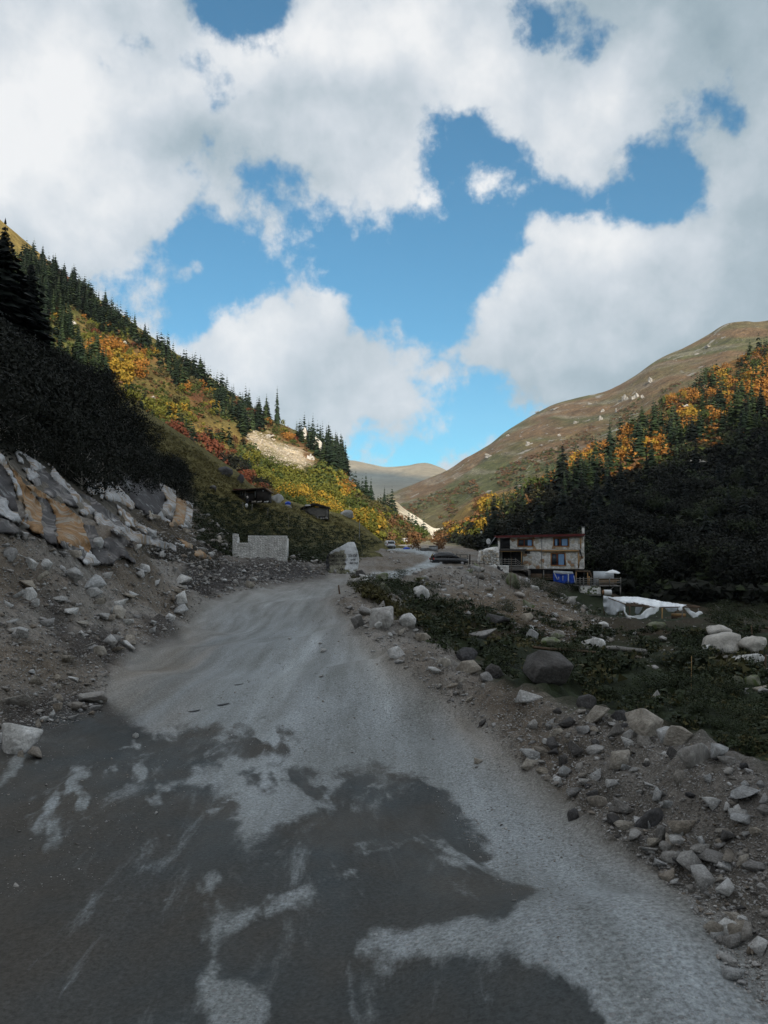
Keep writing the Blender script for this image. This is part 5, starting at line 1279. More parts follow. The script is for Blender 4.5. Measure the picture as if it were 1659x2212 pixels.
# satellite dish, lamp on a bent mast with wire
sd = bpy.data.objects.new('satellite_dish', None); COL.objects.link(sd); q = P(488.4, 541.4, 110); sd.location = q; sd.rotation_euler = (0, 0, math.radians(12))
tag(sd, 'white satellite dish on a slanting pole beside the stone house roof', 'satellite dish')
V = [(0, .09, 0)]; T = []; Q_ = []
for k, rr in enumerate((.16, .33)):
    for s in range(16): t_ = s*math.pi/8; V.append((rr*1.0*math.cos(t_), .09-rr*rr*.9, rr*1.25*math.sin(t_)))
for s in range(16): T.append((0, 1+s, 1+(s+1) % 16)); Q_.append((1+s, 17+s, 17+(s+1) % 16, 1+(s+1) % 16))
me = mesh_np('bowl', V, [T, Q_], [M['white']], smooth=True); bo = link('bowl', me, parent=sd); md = bo.modifiers.new('s', 'SOLIDIFY'); md.thickness = .02
bar('feed_arm', (0, .06, -.35), (0, -.35, -.05), .015, M['metal'], sd); box('receiver', -.04, .04, -.40, -.32, -.07, .02, M['metal'], sd)
bar('pole', (.05, .12, -.75), (1.15, .3, .62), .045, M['metal'], sd)
lp = bpy.data.objects.new('lamp', None); COL.objects.link(lp); q = P(481.3, 531.6, 109); lp.location = q
tag(lp, 'small white lamp under a black cap hanging from a wire by the house', 'lamp')
prism('lamp_shade', [(-.2, .05), (.2, .05), (.13, .24), (.05, .33), (-.05, .33), (-.13, .24)], 'y', -.15, .15, M['black'], lp)
bo = box('lamp_glass', -.12, .12, -.12, .12, -.22, .045, M['white'], lp)
bar('wire', (.1, 0, .15), (2.25, 1.0, -.55), .015, M['black'], lp, sides=3); bar('wire', (0, 0, .3), (-.3, .1, .9), .012, M['black'], lp, sides=3)
bar('bracket', (1.6, 1.0, -.4), (1.45, 1.0, -1.6), .02, M['black'], lp, sides=3)

# ---- deck with railing, screen and parasol
DD = 108.0; DS = .0995*DD/F; dp = P(475+1250*.0995, 520+660*.0995, DD)
deck = bpy.data.objects.new('terrace_deck', None); COL.objects.link(deck); deck.location = dp
tag(deck, 'wooden terrace deck on posts with plank railing beyond the stone house', 'deck')
def dx(c): return (c-1250)*DS
def dz(c): return (660-c)*DS
box('platform', dx(1240), dx(1470), 0, 3, -.10, 0, M['wood_grey'], deck); box('platform', dx(1010), dx(1239), .2, 3, -.08, .01, M['wood_grey'], deck)
for c_ in (590, 612, 632): box('rail', dx(1015), dx(1468), -.06, -.005, dz(c_)-.05, dz(c_)+.05, M['wood_grey'], deck)
for k, c_ in enumerate((598, 608, 622, 634, 646)): box('plank', dx(1245), dx(1450 if k % 2 else 1425), .01, .05, dz(c_)-.075, dz(c_)+.065, M['wood_new'] if k in (1, 2, 3) else M['wood_brown'], deck)
for c_ in (1018, 1055, 1090, 1165, 1225, 1242, 1350, 1462): box('railing_post', dx(c_)-.06, dx(c_)+.06, -.12, -.061, -.1, dz(576), M['wood_grey'], deck)
for c_ in (1462,): box('post', dx(c_)-.07, dx(c_)+.07, .02, .16, dz(755), -.101, M['wood_grey'], deck)
bar('brace', (dx(1350), .1, dz(710)), (dx(1395), .1, -.15), .05, M['wood_grey'], deck); box('post', dx(1262), dx(1272), 1.2, 1.35, dz(730), -.101, M['wood_grey'], deck)
box('screen', dx(1243), dx(1452), 2.6, 2.66, .02, dz(520), M['cloth_thin'], deck, 'grey translucent looking wind screen')
bar('screen_pole', (dx(1452), 2.7, 0), (dx(1494), 2.7, dz(518)), .03, M['black'], deck)
base = bpy.data.objects.new('stone_plinth', None); COL.objects.link(base); base.location = dp; tag(base, 'low pale stone wall under the terrace railing', 'wall')
bc = box('core', dx(1060), dx(1265), .12, 1.0, dz(760), dz(668), M['mortar'], base); stone_face(bc, (dx(1060), dx(1265), dz(745), dz(668)), 36, [], [M['ws4'], M['ws1'], M['rock_mossy']], .12, .05, seed=3)
wp = bpy.data.objects.new('parasol', None); COL.objects.link(wp); wp.location = (dp[0]+dx(1412), dp[1]+1.3, dp[2]); tag(wp, 'open white parasol on the terrace deck', 'parasol')
V = [(0, 0, dz(503))]; T = []; n = 12; Ro = 75*DS
for s in range(n):
    t_ = s*2*math.pi/n; V.append((math.cos(t_)*Ro*.5, math.sin(t_)*Ro*.5, dz(512))); 
for s in range(n):
    t_ = s*2*math.pi/n; V.append((math.cos(t_)*Ro, math.sin(t_)*Ro, dz(533)+(.03 if s % 2 else -.04)))
for s in range(n):
    t_ = s*2*math.pi/n; V.append((math.cos(t_)*Ro*1.01, math.sin(t_)*Ro*1.01, dz(542)+(.05 if s % 2 else -.03)))
for s in range(n): T.append((0, 1+s, 1+(s+1) % n))
Qd = [(1+k*n+s, 1+(k+1)*n+s, 1+(k+1)*n+(s+1) % n, 1+k*n+(s+1) % n) for k in range(2) for s in range(n)]
o = link('canopy', mesh_np('canopy', V, [T, Qd], [M['cloth_white']]), parent=wp); md = o.modifiers.new('s', 'SOLIDIFY'); md.thickness = .02
bar('pole', (0, 0, 0), (0, 0, dz(504)), .035, M['white'], wp); bar('finial', (0, 0, dz(504)), (0, 0, dz(499)), .03, M['white'], wp)
bar('foot', (0, 0, 0), (0, 0, .12), .25, M['metal'], wp, sides=8)

# ---- pole shelter with torn white sheeting
def H3(pts, d): return [(575+x*.1163, 550+y*.1163, dd) for x, y, dd in pts]
SD = 88.0
sh = bpy.data.objects.new('pole_shelter', None); COL.objects.link(sh); tag(sh, 'rough shelter of peeled poles standing among the meadow boulders', 'shelter')
def S3(x, y, d): return tuple(P(575+x*.1163, 550+y*.1163, d))
for (x, y0, y1, d, mt) in ((468, 480, 640, 86, 'wood_brown'), (415, 470, 610, 89, 'wood_brown'), (748, 500, 625, 87, 'wood_new'), (920, 510, 635, 88, 'wood_grey'), (1058, 500, 628, 88.5, 'wood_grey'), (370, 520, 605, 92, 'wood_brown'), (860, 500, 600, 92, 'wood_brown'), (600, 500, 600, 92, 'wood_brown'), (250, 400, 560, 92, 'wood_brown')):
    bar('post', S3(x, y1+12, d), S3(x+2, y0, d), .075, M[mt], sh, jit=.03)
for (x0, y0, d0, x1, y1, d1, r) in ((440, 478, 86, 730, 496, 87, .06), (730, 494, 87, 1085, 492, 88.5, .06), (250, 398, 92, 440, 470, 86, .06), (345, 402, 93, 960, 468, 92, .05), (960, 468, 92, 1085, 492, 88, .05),
                                    (435, 462, 87, 530, 458, 90, .05), (440, 468, 86.6, 560, 468, 89, .05), (480, 455, 88, 620, 482, 87, .05), (500, 450, 89, 640, 480, 87, .045), (460, 474, 86.3, 600, 476, 88, .05), (960, 478, 90, 1080, 490, 88.4, .045), (980, 472, 91, 1070, 484, 89, .045), (940, 485, 89, 1060, 497, 88, .05), (320, 380, 93, 322, 405, 93, .04), (318, 400, 93, 410, 400, 93, .04)):
    bar('pole', S3(x0, y0, d0), S3(x1, y1, d1), r, M['wood_brown'], sh, jit=.03)
CL_ = [
 ('white_sheet', [(345, 402, 93), (430, 399, 93), (540, 403, 93), (680, 424, 93), (760, 445, 92.5), (850, 455, 92), (960, 470, 91), (930, 488, 88.5), (880, 492, 88), (720, 494, 87), (640, 486, 87), (560, 470, 87.5), (440, 452, 88), (300, 415, 91)], 'cloth_white', 'roof sheet of torn white plastic over the pole shelter', (.10, 3)),
 ('white_sheet', [(243, 395, 91.5), (290, 402, 91), (360, 425, 89.5), (440, 455, 87), (430, 500, 86.8), (420, 520, 87), (370, 530, 88), (352, 560, 88.5), (280, 556, 91), (255, 520, 91.3), (241, 450, 91.5)], 'cloth_thin', 'greyish side sheet hanging at the house end of the shelter', (.12, 3.5)),
 ('white_sheet', [(243, 393, 91.4), (300, 400, 91), (360, 420, 89.4), (442, 452, 86.9), (436, 466, 86.8), (350, 440, 89.3), (290, 415, 91), (248, 408, 91.4)], 'cloth_white', 'rolled white edge along the house end of the shelter', (.05, 4)),
 ('white_sheet', [(418, 490, 85.8), (432, 492, 85.8), (432, 530, 85.8), (455, 560, 85.8), (500, 570, 85.8), (560, 555, 85.9), (600, 520, 86.2), (650, 490, 86.5), (720, 492, 86.7), (718, 520, 86.7), (690, 545, 86.5), (640, 560, 86.3), (610, 590, 86.1), (560, 600, 85.9), (480, 600, 85.7), (440, 575, 85.7), (418, 530, 85.7)], 'cloth_white', 'white sheet sagging in a loop from the front of the shelter', (.12, 4)),
 ('white_sheet', [(520, 490, 88.5), (580, 490, 88.5), (560, 540, 88.5), (530, 560, 88.4), (515, 540, 88.4)], 'cloth_thin', 'small grey rag hanging behind the sagging loop', (.06, 4)),
 ('white_sheet', [(775, 497, 87.6), (885, 497, 87.9), (880, 520, 87.9), (850, 533, 87.8), (800, 530, 87.6)], 'cloth_thin', 'short thin valance between the middle shelter posts', (.06, 4)),
 ('white_sheet', [(885, 492, 87.6), (925, 485, 87.7), (925, 515, 87.6), (905, 525, 87.5), (890, 515, 87.5)], 'cloth_white', 'knotted white bunch at the shelter beam', (.06, 6)),
 ('white_sheet', [(925, 488, 88), (965, 486, 88), (1000, 520, 88), (1040, 540, 88), (1065, 522, 88), (1085, 525, 88), (1100, 543, 88), (1060, 558, 88), (1032, 596, 88), (1010, 578, 88), (960, 530, 88)], 'cloth_white', 'torn white flap blowing from the far end of the shelter', (.12, 4)),
 ('white_sheet', [(680, 510, 87.5), (720, 505, 87.5), (700, 530, 87.4), (675, 545, 87.4), (620, 585, 87.3), (640, 550, 87.4)], 'cloth_thin', 'thin grey drape beside the second shelter post', (.06, 4)),
]
for i, (nm, pl, mt, lab, wr) in enumerate(CL_):
    o = sheet(nm, H3(pl, SD), 1.3, M[mt], thick=.03, wr=wr, seed=i*5, smooth=True); tag(o, lab, 'sheeting')
wc = bpy.data.objects.new('timber_block', None); COL.objects.link(wc); q = P(575+900*.1163, 550+620*.1163, 90.5); wc.location = q; tag(wc, 'orange brown timber block stacked under the shelter', 'timber')
for k in range(3): box('plank', -.75, .75, 0, .6, .02+k*.32, .31+k*.32, M['wood_new'] if k != 1 else M['wood_brown'], wc)
dr = bpy.data.objects.new('tank', None); COL.objects.link(dr); q = P(607.5, 592.5, 97); dr.location = q; tag(dr, 'white tank with rusty end lying above the shelter', 'tank')
bar('drum', (-.45, 0, 0), (.45, -.05, -.02), .36, M['white'], dr, sides=16); bar('rusty_end', (-.62, 0, 0), (-.451, 0, 0), .30, M['rust_metal'], dr, sides=12); bar('cap', (.1, 0, .355), (.1, 0, .45), .08, M['black'], dr, sides=8)

# ---- the painted boulder
def B8(pts): return [(315+x*.03315, 535+y*.03315) for x, y in pts]
BD = 71.0
outl = B8([(372, 620), (332, 720), (328, 860), (350, 1010), (372, 1130), (450, 1160), (650, 1165), (900, 1165), (1180, 1158), (1250, 1090), (1310, 930), (1332, 720), (1300, 520), (1250, 380), (1215, 270), (1180, 212), (1090, 210), (1000, 216), (920, 262), (840, 310), (750, 358), (650, 410), (550, 460), (450, 530), (400, 560)])
def bdep(u, v):
    x = (u-315)/.03315; y = (v-535)/.03315
    d = BD
    if x < 450: d = BD + (450-x)/120*1.1           # dark side turned away
    if x > 960: d = BD + (x-960)/380*.55           # right face
    top = 460+(700-x)*.42 if x < 700 else 440
    if y < top: d += (top-y)/150*.45
    return d
pb = sheet('painted_boulder', [(u, v, bdep(u, v)) for u, v in outl], .8, M['rock_pale'], thick=2.2, rough=.07, rfreq=2.2, seed=3)
me = pb.data
m, t, b = new_mat('boulder_faces')
tcx = t.new('ShaderNodeTexCoord').outputs['Object']; sp = t.new('ShaderNodeSeparateXYZ'); t.l.new(tcx, sp.inputs[0])
q1 = P(315+930*.03315, 550, BD)[0]; qL = P(315+452*.03315, 550, BD)[0]; zt = P(330, 535+450*.03315, BD)[2]; zb = P(330, 535+1080*.03315, BD)[2]
nz = t.noise(tcx, 2.2, 6, .65); nz2 = t.noise(tcx, 6, 6, .7)
xx = t.math('ADD', sp.outputs[0], t.math('MULTIPLY', t.math('SUBTRACT', nz, .5), 1.0))
zz = t.math('ADD', sp.outputs[2], t.math('MULTIPLY', t.math('SUBTRACT', nz, .5), .8))
zz = t.math('ADD', zz, t.math('MULTIPLY', t.math('SUBTRACT', q1, sp.outputs[0]), .28))
pale = t.ramp(nz2, [(.3, (.58, .60, .61)), (.7, (.76, .78, .80))])
stain = t.ramp(nz2, [(.3, (.16, .145, .11)), (.55, (.31, .30, .23)), (.75, (.48, .48, .43))])
c = t.mix(t.math('MULTIPLY', t.maprange(xx, q1-.12, q1+.05, 1, 0), t.maprange(zz, zt, zt+.12, 1, 0)), pale, stain)
c = t.mix(t.maprange(xx, qL-.15, qL+.05, 1, 0), c, t.ramp(nz2, [(.3, (.05, .05, .055)), (.7, (.11, .11, .115))]))
c = t.mix(t.math('MULTIPLY', t.maprange(sp.outputs[2], zb, zb+.25, 1, 0), t.maprange(nz, .35, .6)), c, (.10, .10, .045))
t.l.new(c, b.inputs['Base Color']); bump(t, b, nz2, .7, .1)
me.materials.clear(); me.materials.append(m)
tag(pb, 'large pale boulder with hand painted lettering at the bend of the road', 'boulder')
cv_ = np.zeros(len(me.vertices)*3); me.vertices.foreach_get('co', cv_)
bvh_b = BVHTree.FromPolygons([tuple(x) for x in cv_.reshape(-1, 3).tolist()], [tuple(p.vertices) for p in me.polygons])
M['ink'] = simple('black_lettering', (0.022, 0.022, 0.026), .7, .3, 8)
def lettering(txt, x, y, h, w=None, tilt=0.0, shear=0):
    cu = bpy.data.curves.new('lettering', 'FONT'); cu.body = txt; cu.size = 1; cu.offset = .012; cu.shear = shear; cu.resolution_u = 2
    o = bpy.data.objects.new('lettering', cu); COL.objects.link(o); bpy.context.view_layer.update()
    me_ = bpy.data.meshes.new_from_object(o); bpy.data.objects.remove(o)
    n = len(me_.vertices); a_ = np.zeros(n*3); me_.vertices.foreach_get('co', a_); a_ = a_.reshape(-1, 3)
    k = h*.03315/.7; wx = np.ptp(a_[:, 0]); kx = (w*.03315/wx) if w else k
    u = 315+x*.03315+(a_[:, 0]-a_[:, 0].min())*kx; v = 535+y*.03315-(a_[:, 1])*k-(a_[:, 0])*kx*tilt
    v += np.sin(a_[:, 0]*5)*.12
    out = []
    for uu, vv in zip(u, v):
        o_ = Vector((0, 0, CAMZ)); d_ = (Vector(P(uu, vv, 1.0))-o_).normalized(); hh = bvh_b.ray_cast(o_, d_, 500)
        p = Vector(P(uu, vv, bdep(uu, vv))) if hh[0] is None else hh[0]
        out.append(p-d_*.035)
    me_.vertices.foreach_set('co', np.array([p[:] for p in out]).ravel())
    me_.materials.clear(); me_.materials.append(M['ink'])
    ob = link('lettering', me_, parent=pb); return ob
for txt, x, y, h, w, tl in (('SPLINTERS', 505, 680, 75, 385, .02), ('GARDEN · CHALET', 470, 800, 75, 510, .02), ('RESTORAN - CAFE', 462, 905, 70, 475, 0), ('5 KM )', 705, 1085, 80, 190, .12),
                     ('LOOK HONEY', 998, 668, 90, 285, .01), ('& HERE', 1080, 775, 62, 145, .02), ('SNOW CHALET', 1048, 875, 60, 255, 0)):
    lettering(txt, x, y, h, w, tl)
ar = []
for (xa, ya, xb, yb_) in ((615, 1035, 815, 945), (770, 940, 820, 945), (800, 985, 820, 945)):
    p_, q_ = [Vector(P(315+a_*.03315, 535+b_*.03315, bdep(315+a_*.03315, 535+b_*.03315)-.10)) for a_, b_ in ((xa, ya), (xb, yb_))]
    ar.append(bar_geo(p_, q_, .022, 4))
V = np.concatenate([g[0] for g in ar]); o_ = 0; Fq = []; Ft = []
for g in ar: Fq += [tuple(k+o_ for k in f) for f in g[1]]; Ft += [tuple(k+o_ for k in f) for f in g[2]]; o_ += len(g[0])
link('arrow', mesh_np('arrow', V, [Fq, Ft], [M['ink']]), parent=pb)

# ---- ruined wall of the roofless stone hut
def R4(x, y, d): return P(200+x*.0904, 450+y*.0904, d)
ruin = bpy.data.objects.new('ruined_wall', None); COL.objects.link(ruin); RD2 = 74.0; q = R4(360, 1180, RD2); ruin.location = q; ruin.rotation_euler = (0, 0, math.radians(4))
tag(ruin, 'roofless pale stone wall with an empty window gap on the dark bank', 'wall'); RS2 = .0904*RD2/F
def ux(x): return (x-360)*RS2
def uz(y): return (1180-y)*RS2
W1, H1 = ux(958), uz(950)
hole = (ux(418), ux(528), uz(1028), uz(900))
cores = [(ux(358), ux(418), uz(1180), uz(930)), (ux(418), ux(528), uz(1180), uz(1028)), (ux(528), ux(958), uz(1180), uz(948))]
core = prism('core', [(ux(358), uz(1290)), (ux(958), uz(1290)), (ux(958), uz(950)), (ux(528), uz(946)), (ux(528), uz(1026)), (ux(418), uz(1026)), (ux(418), uz(930)), (ux(380), uz(922)), (ux(358), uz(928))], 'y', 0, .5, M['mortar'], ruin)
ns = stone_face(core, (ux(358), ux(958), uz(1225), uz(948)), 230, [hole], [M['ws4'], M['ws1'], M['ws4'], M['ws4']], 0, .05, seed=21); print('ruin stones', ns)
box('side_wall', ux(358), ux(358)+.35, .501, 2.6, -.2, uz(960), M['ws1'], ruin)
box('side_wall', W1-.35, W1, .501, 2.6, -.2, uz(975), M['ws1'], ruin)

# ---- log cabin with a red sheet roof and the grey plank hut
def C9(x, y, d): return P(225+x*.05123, 480+y*.05123, d)
hit_ = pix(['L1'], 250, 503.5); CBD = hit_[0].y-.8 if hit_ else 120.0; print('cabin', CBD); CS = .05123*CBD/F
cab = bpy.data.objects.new('log_cabin', None); COL.objects.link(cab); q = C9(210, 400, CBD); cab.location = q; tag(cab, 'dark log cabin with a strip of red roofing on the grass spur', 'cabin')
def cx_(x): return (x-210)*CS
def cz_(y): return (400-y)*CS
box('wall', cx_(205), cx_(600), 0, 3, cz_(420), cz_(215), M['wood_dark'], cab)
box('gable_wall', cx_(630), cx_(860), -.6, 2.6, cz_(430), cz_(225), M['wood_dark'], cab)
prism('gable', [(cx_(630), cz_(226)), (cx_(860), cz_(226)), (cx_(800), cz_(165)), (cx_(640), cz_(185))], 'y', -.58, 2.5, M['wood_dark'], cab)
for k in range(7): box('log', cx_(205), cx_(595), -.10, -.01, cz_(225+k*27)-.16, cz_(225+k*27)+.02, M['wood_dark'] if k else M['wood_brown'], cab)
for x in (400, 592): box('post', cx_(x)-.08, cx_(x)+.08, -.2, -.101, cz_(350), cz_(215), M['wood_grey'], cab)
for x in (300, 342): box('window_board', cx_(x)-.05, cx_(x)+.05, -.16, -.101, cz_(292), cz_(228), M['wood_grey'], cab)
box('window', cx_(306), cx_(336), -.13, -.105, cz_(290), cz_(230), M['shade_in'], cab)
prism('roof', [(cx_(120), cz_(212)), (cx_(350), cz_(182)), (cx_(800), cz_(150)), (cx_(900), cz_(235)), (cx_(880), cz_(240)), (cx_(790), cz_(168)), (cx_(350), cz_(200)), (cx_(130), cz_(220))], 'y', -.9, 3.2, M['wood_brown'], cab)
box('roof_sheet', cx_(180), cx_(350), -.92, 1.5, cz_(197), cz_(180), M['roof_red'], cab, 'red sheet on the roof')
box('lamp', cx_(750), cx_(762), -.68, -.602, cz_(230), cz_(205), M['white'], cab); box('post', cx_(590), cx_(605), -.3, -.2, cz_(345), cz_(230), M['metal'], cab)
for x in (590, 700, 830): 
    o = link('foundation_stone', rock_mesh(x % 5, 'rock'), parent=cab, loc=(cx_(x), -.75, cz_(455)), scale=(.75, .6, .6))
hut = bpy.data.objects.new('plank_hut', None); COL.objects.link(hut); hit_ = pix(['L1'], 322, 519.5); HD2 = hit_[0].y-.8 if hit_ else 130.0; print('hut', HD2); q = P(200+1140*.0904, 450+755*.0904, HD2); hut.location = q; HS2 = .0904*HD2/F
tag(hut, 'weathered grey plank hut with a broken roof beyond the cabin', 'hut')
def jx(x): return (x-1140)*HS2
def jz(y): return (755-y)*HS2
box('wall', jx(1138), jx(1415), .06, 3, jz(770), jz(632), M['wood_dark'], hut)
for k in range(9): box('plank', jx(1138), jx(1415), 0, .055, jz(640+k*11)-.10, jz(640+k*11)+.045, M['wood_grey'], hut)
for x in (1142, 1215, 1400): box('post', jx(x)-.07, jx(x)+.07, -.08, -.001, jz(740), jz(632), M['wood_grey'], hut)
bar('brace', (jx(1140), -.1, jz(655)), (jx(1245), -.1, jz(725)), .07, M['wood_dark'], hut)
prism('roof', [(jx(1110), jz(640)), (jx(1230), jz(592)), (jx(1290), jz(590)), (jx(1430), jz(632)), (jx(1430), jz(645)), (jx(1260), jz(612)), (jx(1130), jz(642))], 'y', -.4, 3.3, M['wood_dark'], hut)
box('roof_patch', jx(1165), jx(1225), -.45, .5, jz(622), jz(606), M['white'], hut, 'white patch on the roof')
prism('side_shed', [(jx(1070), jz(740)), (jx(1070), jz(670)), (jx(1137), jz(632)), (jx(1137), jz(760))], 'y', .3, 2, M['shade_in'], hut)
for k in range(9): link('foundation_stone', rock_mesh(k % 6, 'rock'), parent=hut, loc=(jx(1150+k*31), -.15, jz(765)), scale=(.55, .5, .5+.2*(k % 3)))

# ---- person by the cabin
def skin_fig(name, joints, edges, radii, mat, parent=None):
    me = bpy.data.meshes.new(name); me.from_pydata(joints, edges, []); me.update(); o = link(name, me, parent=parent)
    md = o.modifiers.new('k', 'SKIN'); me.skin_vertices[0].data[0].use_root = True
    for i, r_ in enumerate(radii): me.skin_vertices[0].data[i].radius = (r_, r_*.85)
    s_ = o.modifiers.new('s', 'SUBSURF'); s_.levels = s_.render_levels = 1; me.materials.append(mat); return o
M['skin'] = simple('skin', (0.30, 0.18, 0.12), .6, .1, 5); M['dark_cloth'] = simple('dark_clothing', (0.018, 0.018, 0.022), .9, .3, 6)
hp = pix(['L1', 'ground'], 247.6, 509.0); pp = hp[0]
per = bpy.data.objects.new('person', None); COL.objects.link(per); per.location = (pp.x, pp.y-.3, pp.z); tag(per, 'person in dark clothes with a white headscarf standing below the log cabin', 'person')
J = [(0, 0, .92), (0, 0, 1.15), (0, 0, 1.38), (0, 0, 1.50), (-.10, 0, .85), (-.12, -.02, .48), (-.12, 0, .08), (-.13, -.12, .03), (.10, 0, .85), (.12, -.02, .48), (.12, 0, .08), (.13, -.12, .03), (-.19, 0, 1.38), (-.25, -.02, 1.10), (-.20, -.16, .92), (.19, 0, 1.38), (.25, -.02, 1.10), (.16, -.20, .95)]
E = [(0, 1), (1, 2), (2, 3), (0, 4), (4, 5), (5, 6), (6, 7), (0, 8), (8, 9), (9, 10), (10, 11), (2, 12), (12, 13), (13, 14), (2, 15), (15, 16), (16, 17)]
skin_fig('body', J, E, [.17, .16, .17, .06, .11, .075, .05, .04, .11, .075, .05, .04, .07, .055, .04, .07, .055, .04], M['dark_cloth'], per)
v_, f_ = ico_geo(905, 3, (.9, .95, 1.25), 60, .0)
link('head', mesh_np('head', v_*.19, f_, [M['skin']], smooth=True), parent=per, loc=(0, -.02, 1.56)); link('headscarf', mesh_np('headscarf', v_*.24, f_, [M['white']], smooth=True), parent=per, loc=(0, .01, 1.53))
o = link('bag', mesh_np('bag', ROCKS[15][0], ROCKS[15][1], [M['white']]), loc=(pp.x-.05, pp.y-.6, pp.z+.2), scale=(.42, .3, .75)); tag(o, 'white sack held in front of the person by the cabin', 'sack')
hp = pix(['L1', 'ground', 'M1'], 288, 507); pp = hp[0]
o = link('bundle', mesh_np('bundle', ROCKS[15][0], ROCKS[15][1], [M['blue_tarp']]), loc=(pp.x, pp.y-.3, pp.z+.2), scale=(1.0, .6, 1.0)); tag(o, 'dark blue bundle sitting on a rock between the cabin and the hut', 'bundle')
o = link('rock', rock_mesh(16, 'rock'), loc=(pp.x, pp.y-.4, pp.z-.5), scale=(1.6, 1.2, 1.2)); tag(o, 'grey rock that carries the dark blue bundle', 'rock')

# ---- cars
def paint_mat(name, c, rough=.25):
    m, t, b = new_mat(name); b.inputs['Base Color'].default_value = (*c, 1); b.inputs['Roughness'].default_value = rough
    b.inputs['Specular IOR Level'].default_value = .5
    if 'Coat Weight' in b.inputs: b.inputs['Coat Weight'].default_value = .4
    n = t.noise(t.new('ShaderNodeTexCoord').outputs['Object'], 2.5, 4, .6); t.l.new(t.maprange(n, .3, .8, rough, rough+.25), b.inputs['Roughness']); return m
M['car_white'] = paint_mat('white_car_paint', (.62, .64, .66)); M['car_black'] = paint_mat('black_car_paint', (.010, .011, .014)); M['car_glass'] = paint_mat('car_glass', (.012, .015, .02), .08)
M['tyre'] = simple('tyre', (.02, .02, .02), .9, .2, 5); M['red_light'] = simple('red_lamp', (.45, .02, .02), .3, .1, 4); M['rim'] = simple('rim', (.3, .3, .31), .4, .1, 4, metallic=.6)
def car(loc, rz, paint, label, estate=True, roofbox=False):
    """x forward; 4.4 long, 1.8 wide, 1.62 high"""
    c = bpy.data.objects.new('parked_car', None); COL.objects.link(c); c.location = loc; c.rotation_euler = (0, 0, rz); tag(c, label, 'car', 'cars along the road')
    def loft2(name, secs, mat, parent):
        """secs: list of (x, halfwidth bottom, halfwidth top, z0, z1)"""
        V = []
        for x, wb, wt, z0, z1 in secs:
            zm = z0+(z1-z0)*.55
            V += [(x, -wb, z0), (x, -wb*1.0, zm), (x, -wt, z1), (x, wt, z1), (x, wb, zm), (x, wb, z0)]
        n = len(secs); Fq = [(k*6+i, (k+1)*6+i, (k+1)*6+(i+1) % 6, k*6+(i+1) % 6) for k in range(n-1) for i in range(6)]
        bm = bmesh.new(); vs = [bm.verts.new(v) for v in V]
        for f in Fq: bm.faces.new([vs[i] for i in f])
        bm.faces.new(vs[:6]); bm.faces.new(vs[-6:][::-1]); bmesh.ops.recalc_face_normals(bm, faces=bm.faces)
        bmesh.ops.bevel(bm, geom=[e for e in bm.edges if e.calc_face_angle(0) > .5], offset=.05, segments=2, affect='EDGES')
        me_ = bpy.data.meshes.new(name); bm.to_mesh(me_); bm.free(); me_.materials.append(mat)
        for p_ in me_.polygons: p_.use_smooth = True
        return link(name, me_, parent=parent)
    body = loft2('body', [(-2.2, .80, .78, .42, .95), (-2.1, .88, .84, .32, 1.02), (-1.2, .90, .86, .30, 1.03), (.4, .90, .86, .30, 1.02), (1.1, .90, .84, .30, .98), (1.9, .87, .78, .32, .88), (2.2, .76, .70, .40, .72)], paint, c)
    cabn = loft2('cabin', [(-2.12, .83, .76, 1.0, 1.10), (-1.85, .83, .68, 1.0, 1.55), (-.6, .84, .70, 1.0, 1.62), (.25, .84, .69, 1.0, 1.58), (1.12, .82, .74, .97, 1.03)], paint, c)
    for s in (-1, 1):
        for (xa, xb, xc, xd) in ((-1.75, -1.05, -1.05, -1.62), (-.98, -.15, -.15, -.98), (-.08, .80, .22, -.08)):
            V = [(xa, s*.845, 1.08), (xb, s*.845, 1.08), (xc, s*.735, 1.50), (xd, s*.735, 1.50)]; V += [(x, y-s*.05, z) for x, y, z in V]
            F_ = [(0, 1, 2, 3), (7, 6, 5, 4), (0, 4, 5, 1), (1, 5, 6, 2), (2, 6, 7, 3), (3, 7, 4, 0)]
            link('side_window', mesh_np('side_window', V, F_, [M['car_glass']]), parent=c)
        for x in (-1.35, 1.38):
            w = bar('wheel', (x, s*.70, .33), (x, s*.91, .33), .33, M['tyre'], c, sides=18); bar('rim', (x, s*.911, .33), (x, s*.925, .33), .20, M['rim'], w, sides=10)
        box('tail_lamp', -2.235, -2.16, s*.78-.07, s*.78+.07, .78, 1.0, M['red_light'], c); box('headlight', 2.08, 2.2, s*.62-.12, s*.62+.12, .68, .8, M['white'], c)
        box('mirror', .72, .84, s*.95-.07, s*.95+.07, 1.05, 1.17, paint, c); bar('roof_rail', (-1.6, s*.62, 1.64), (.1, s*.62, 1.64), .025, M['rim'], c)
    V = [(-2.17, -.66, 1.06), (-2.17, .66, 1.06), (-1.93, .58, 1.48), (-1.93, -.58, 1.48)]; V += [(x+.06, y, z) for x, y, z in V]
    link('rear_window', mesh_np('rear_window', V, [(0, 3, 2, 1), (4, 5, 6, 7), (0, 1, 5, 4), (1, 2, 6, 5), (2, 3, 7, 6), (3, 0, 4, 7)], [M['car_glass']]), parent=c)
    V = [(.98, -.66, 1.08), (.98, .66, 1.08), (.33, .60, 1.53), (.33, -.60, 1.53)]; V += [(x-.06, y, z-.05) for x, y, z in V]
    link('windscreen', mesh_np('windscreen', V, [(0, 1, 2, 3), (7, 6, 5, 4), (0, 4, 5, 1), (1, 5, 6, 2), (2, 6, 7, 3), (3, 7, 4, 0)], [M['car_glass']]), parent=c)
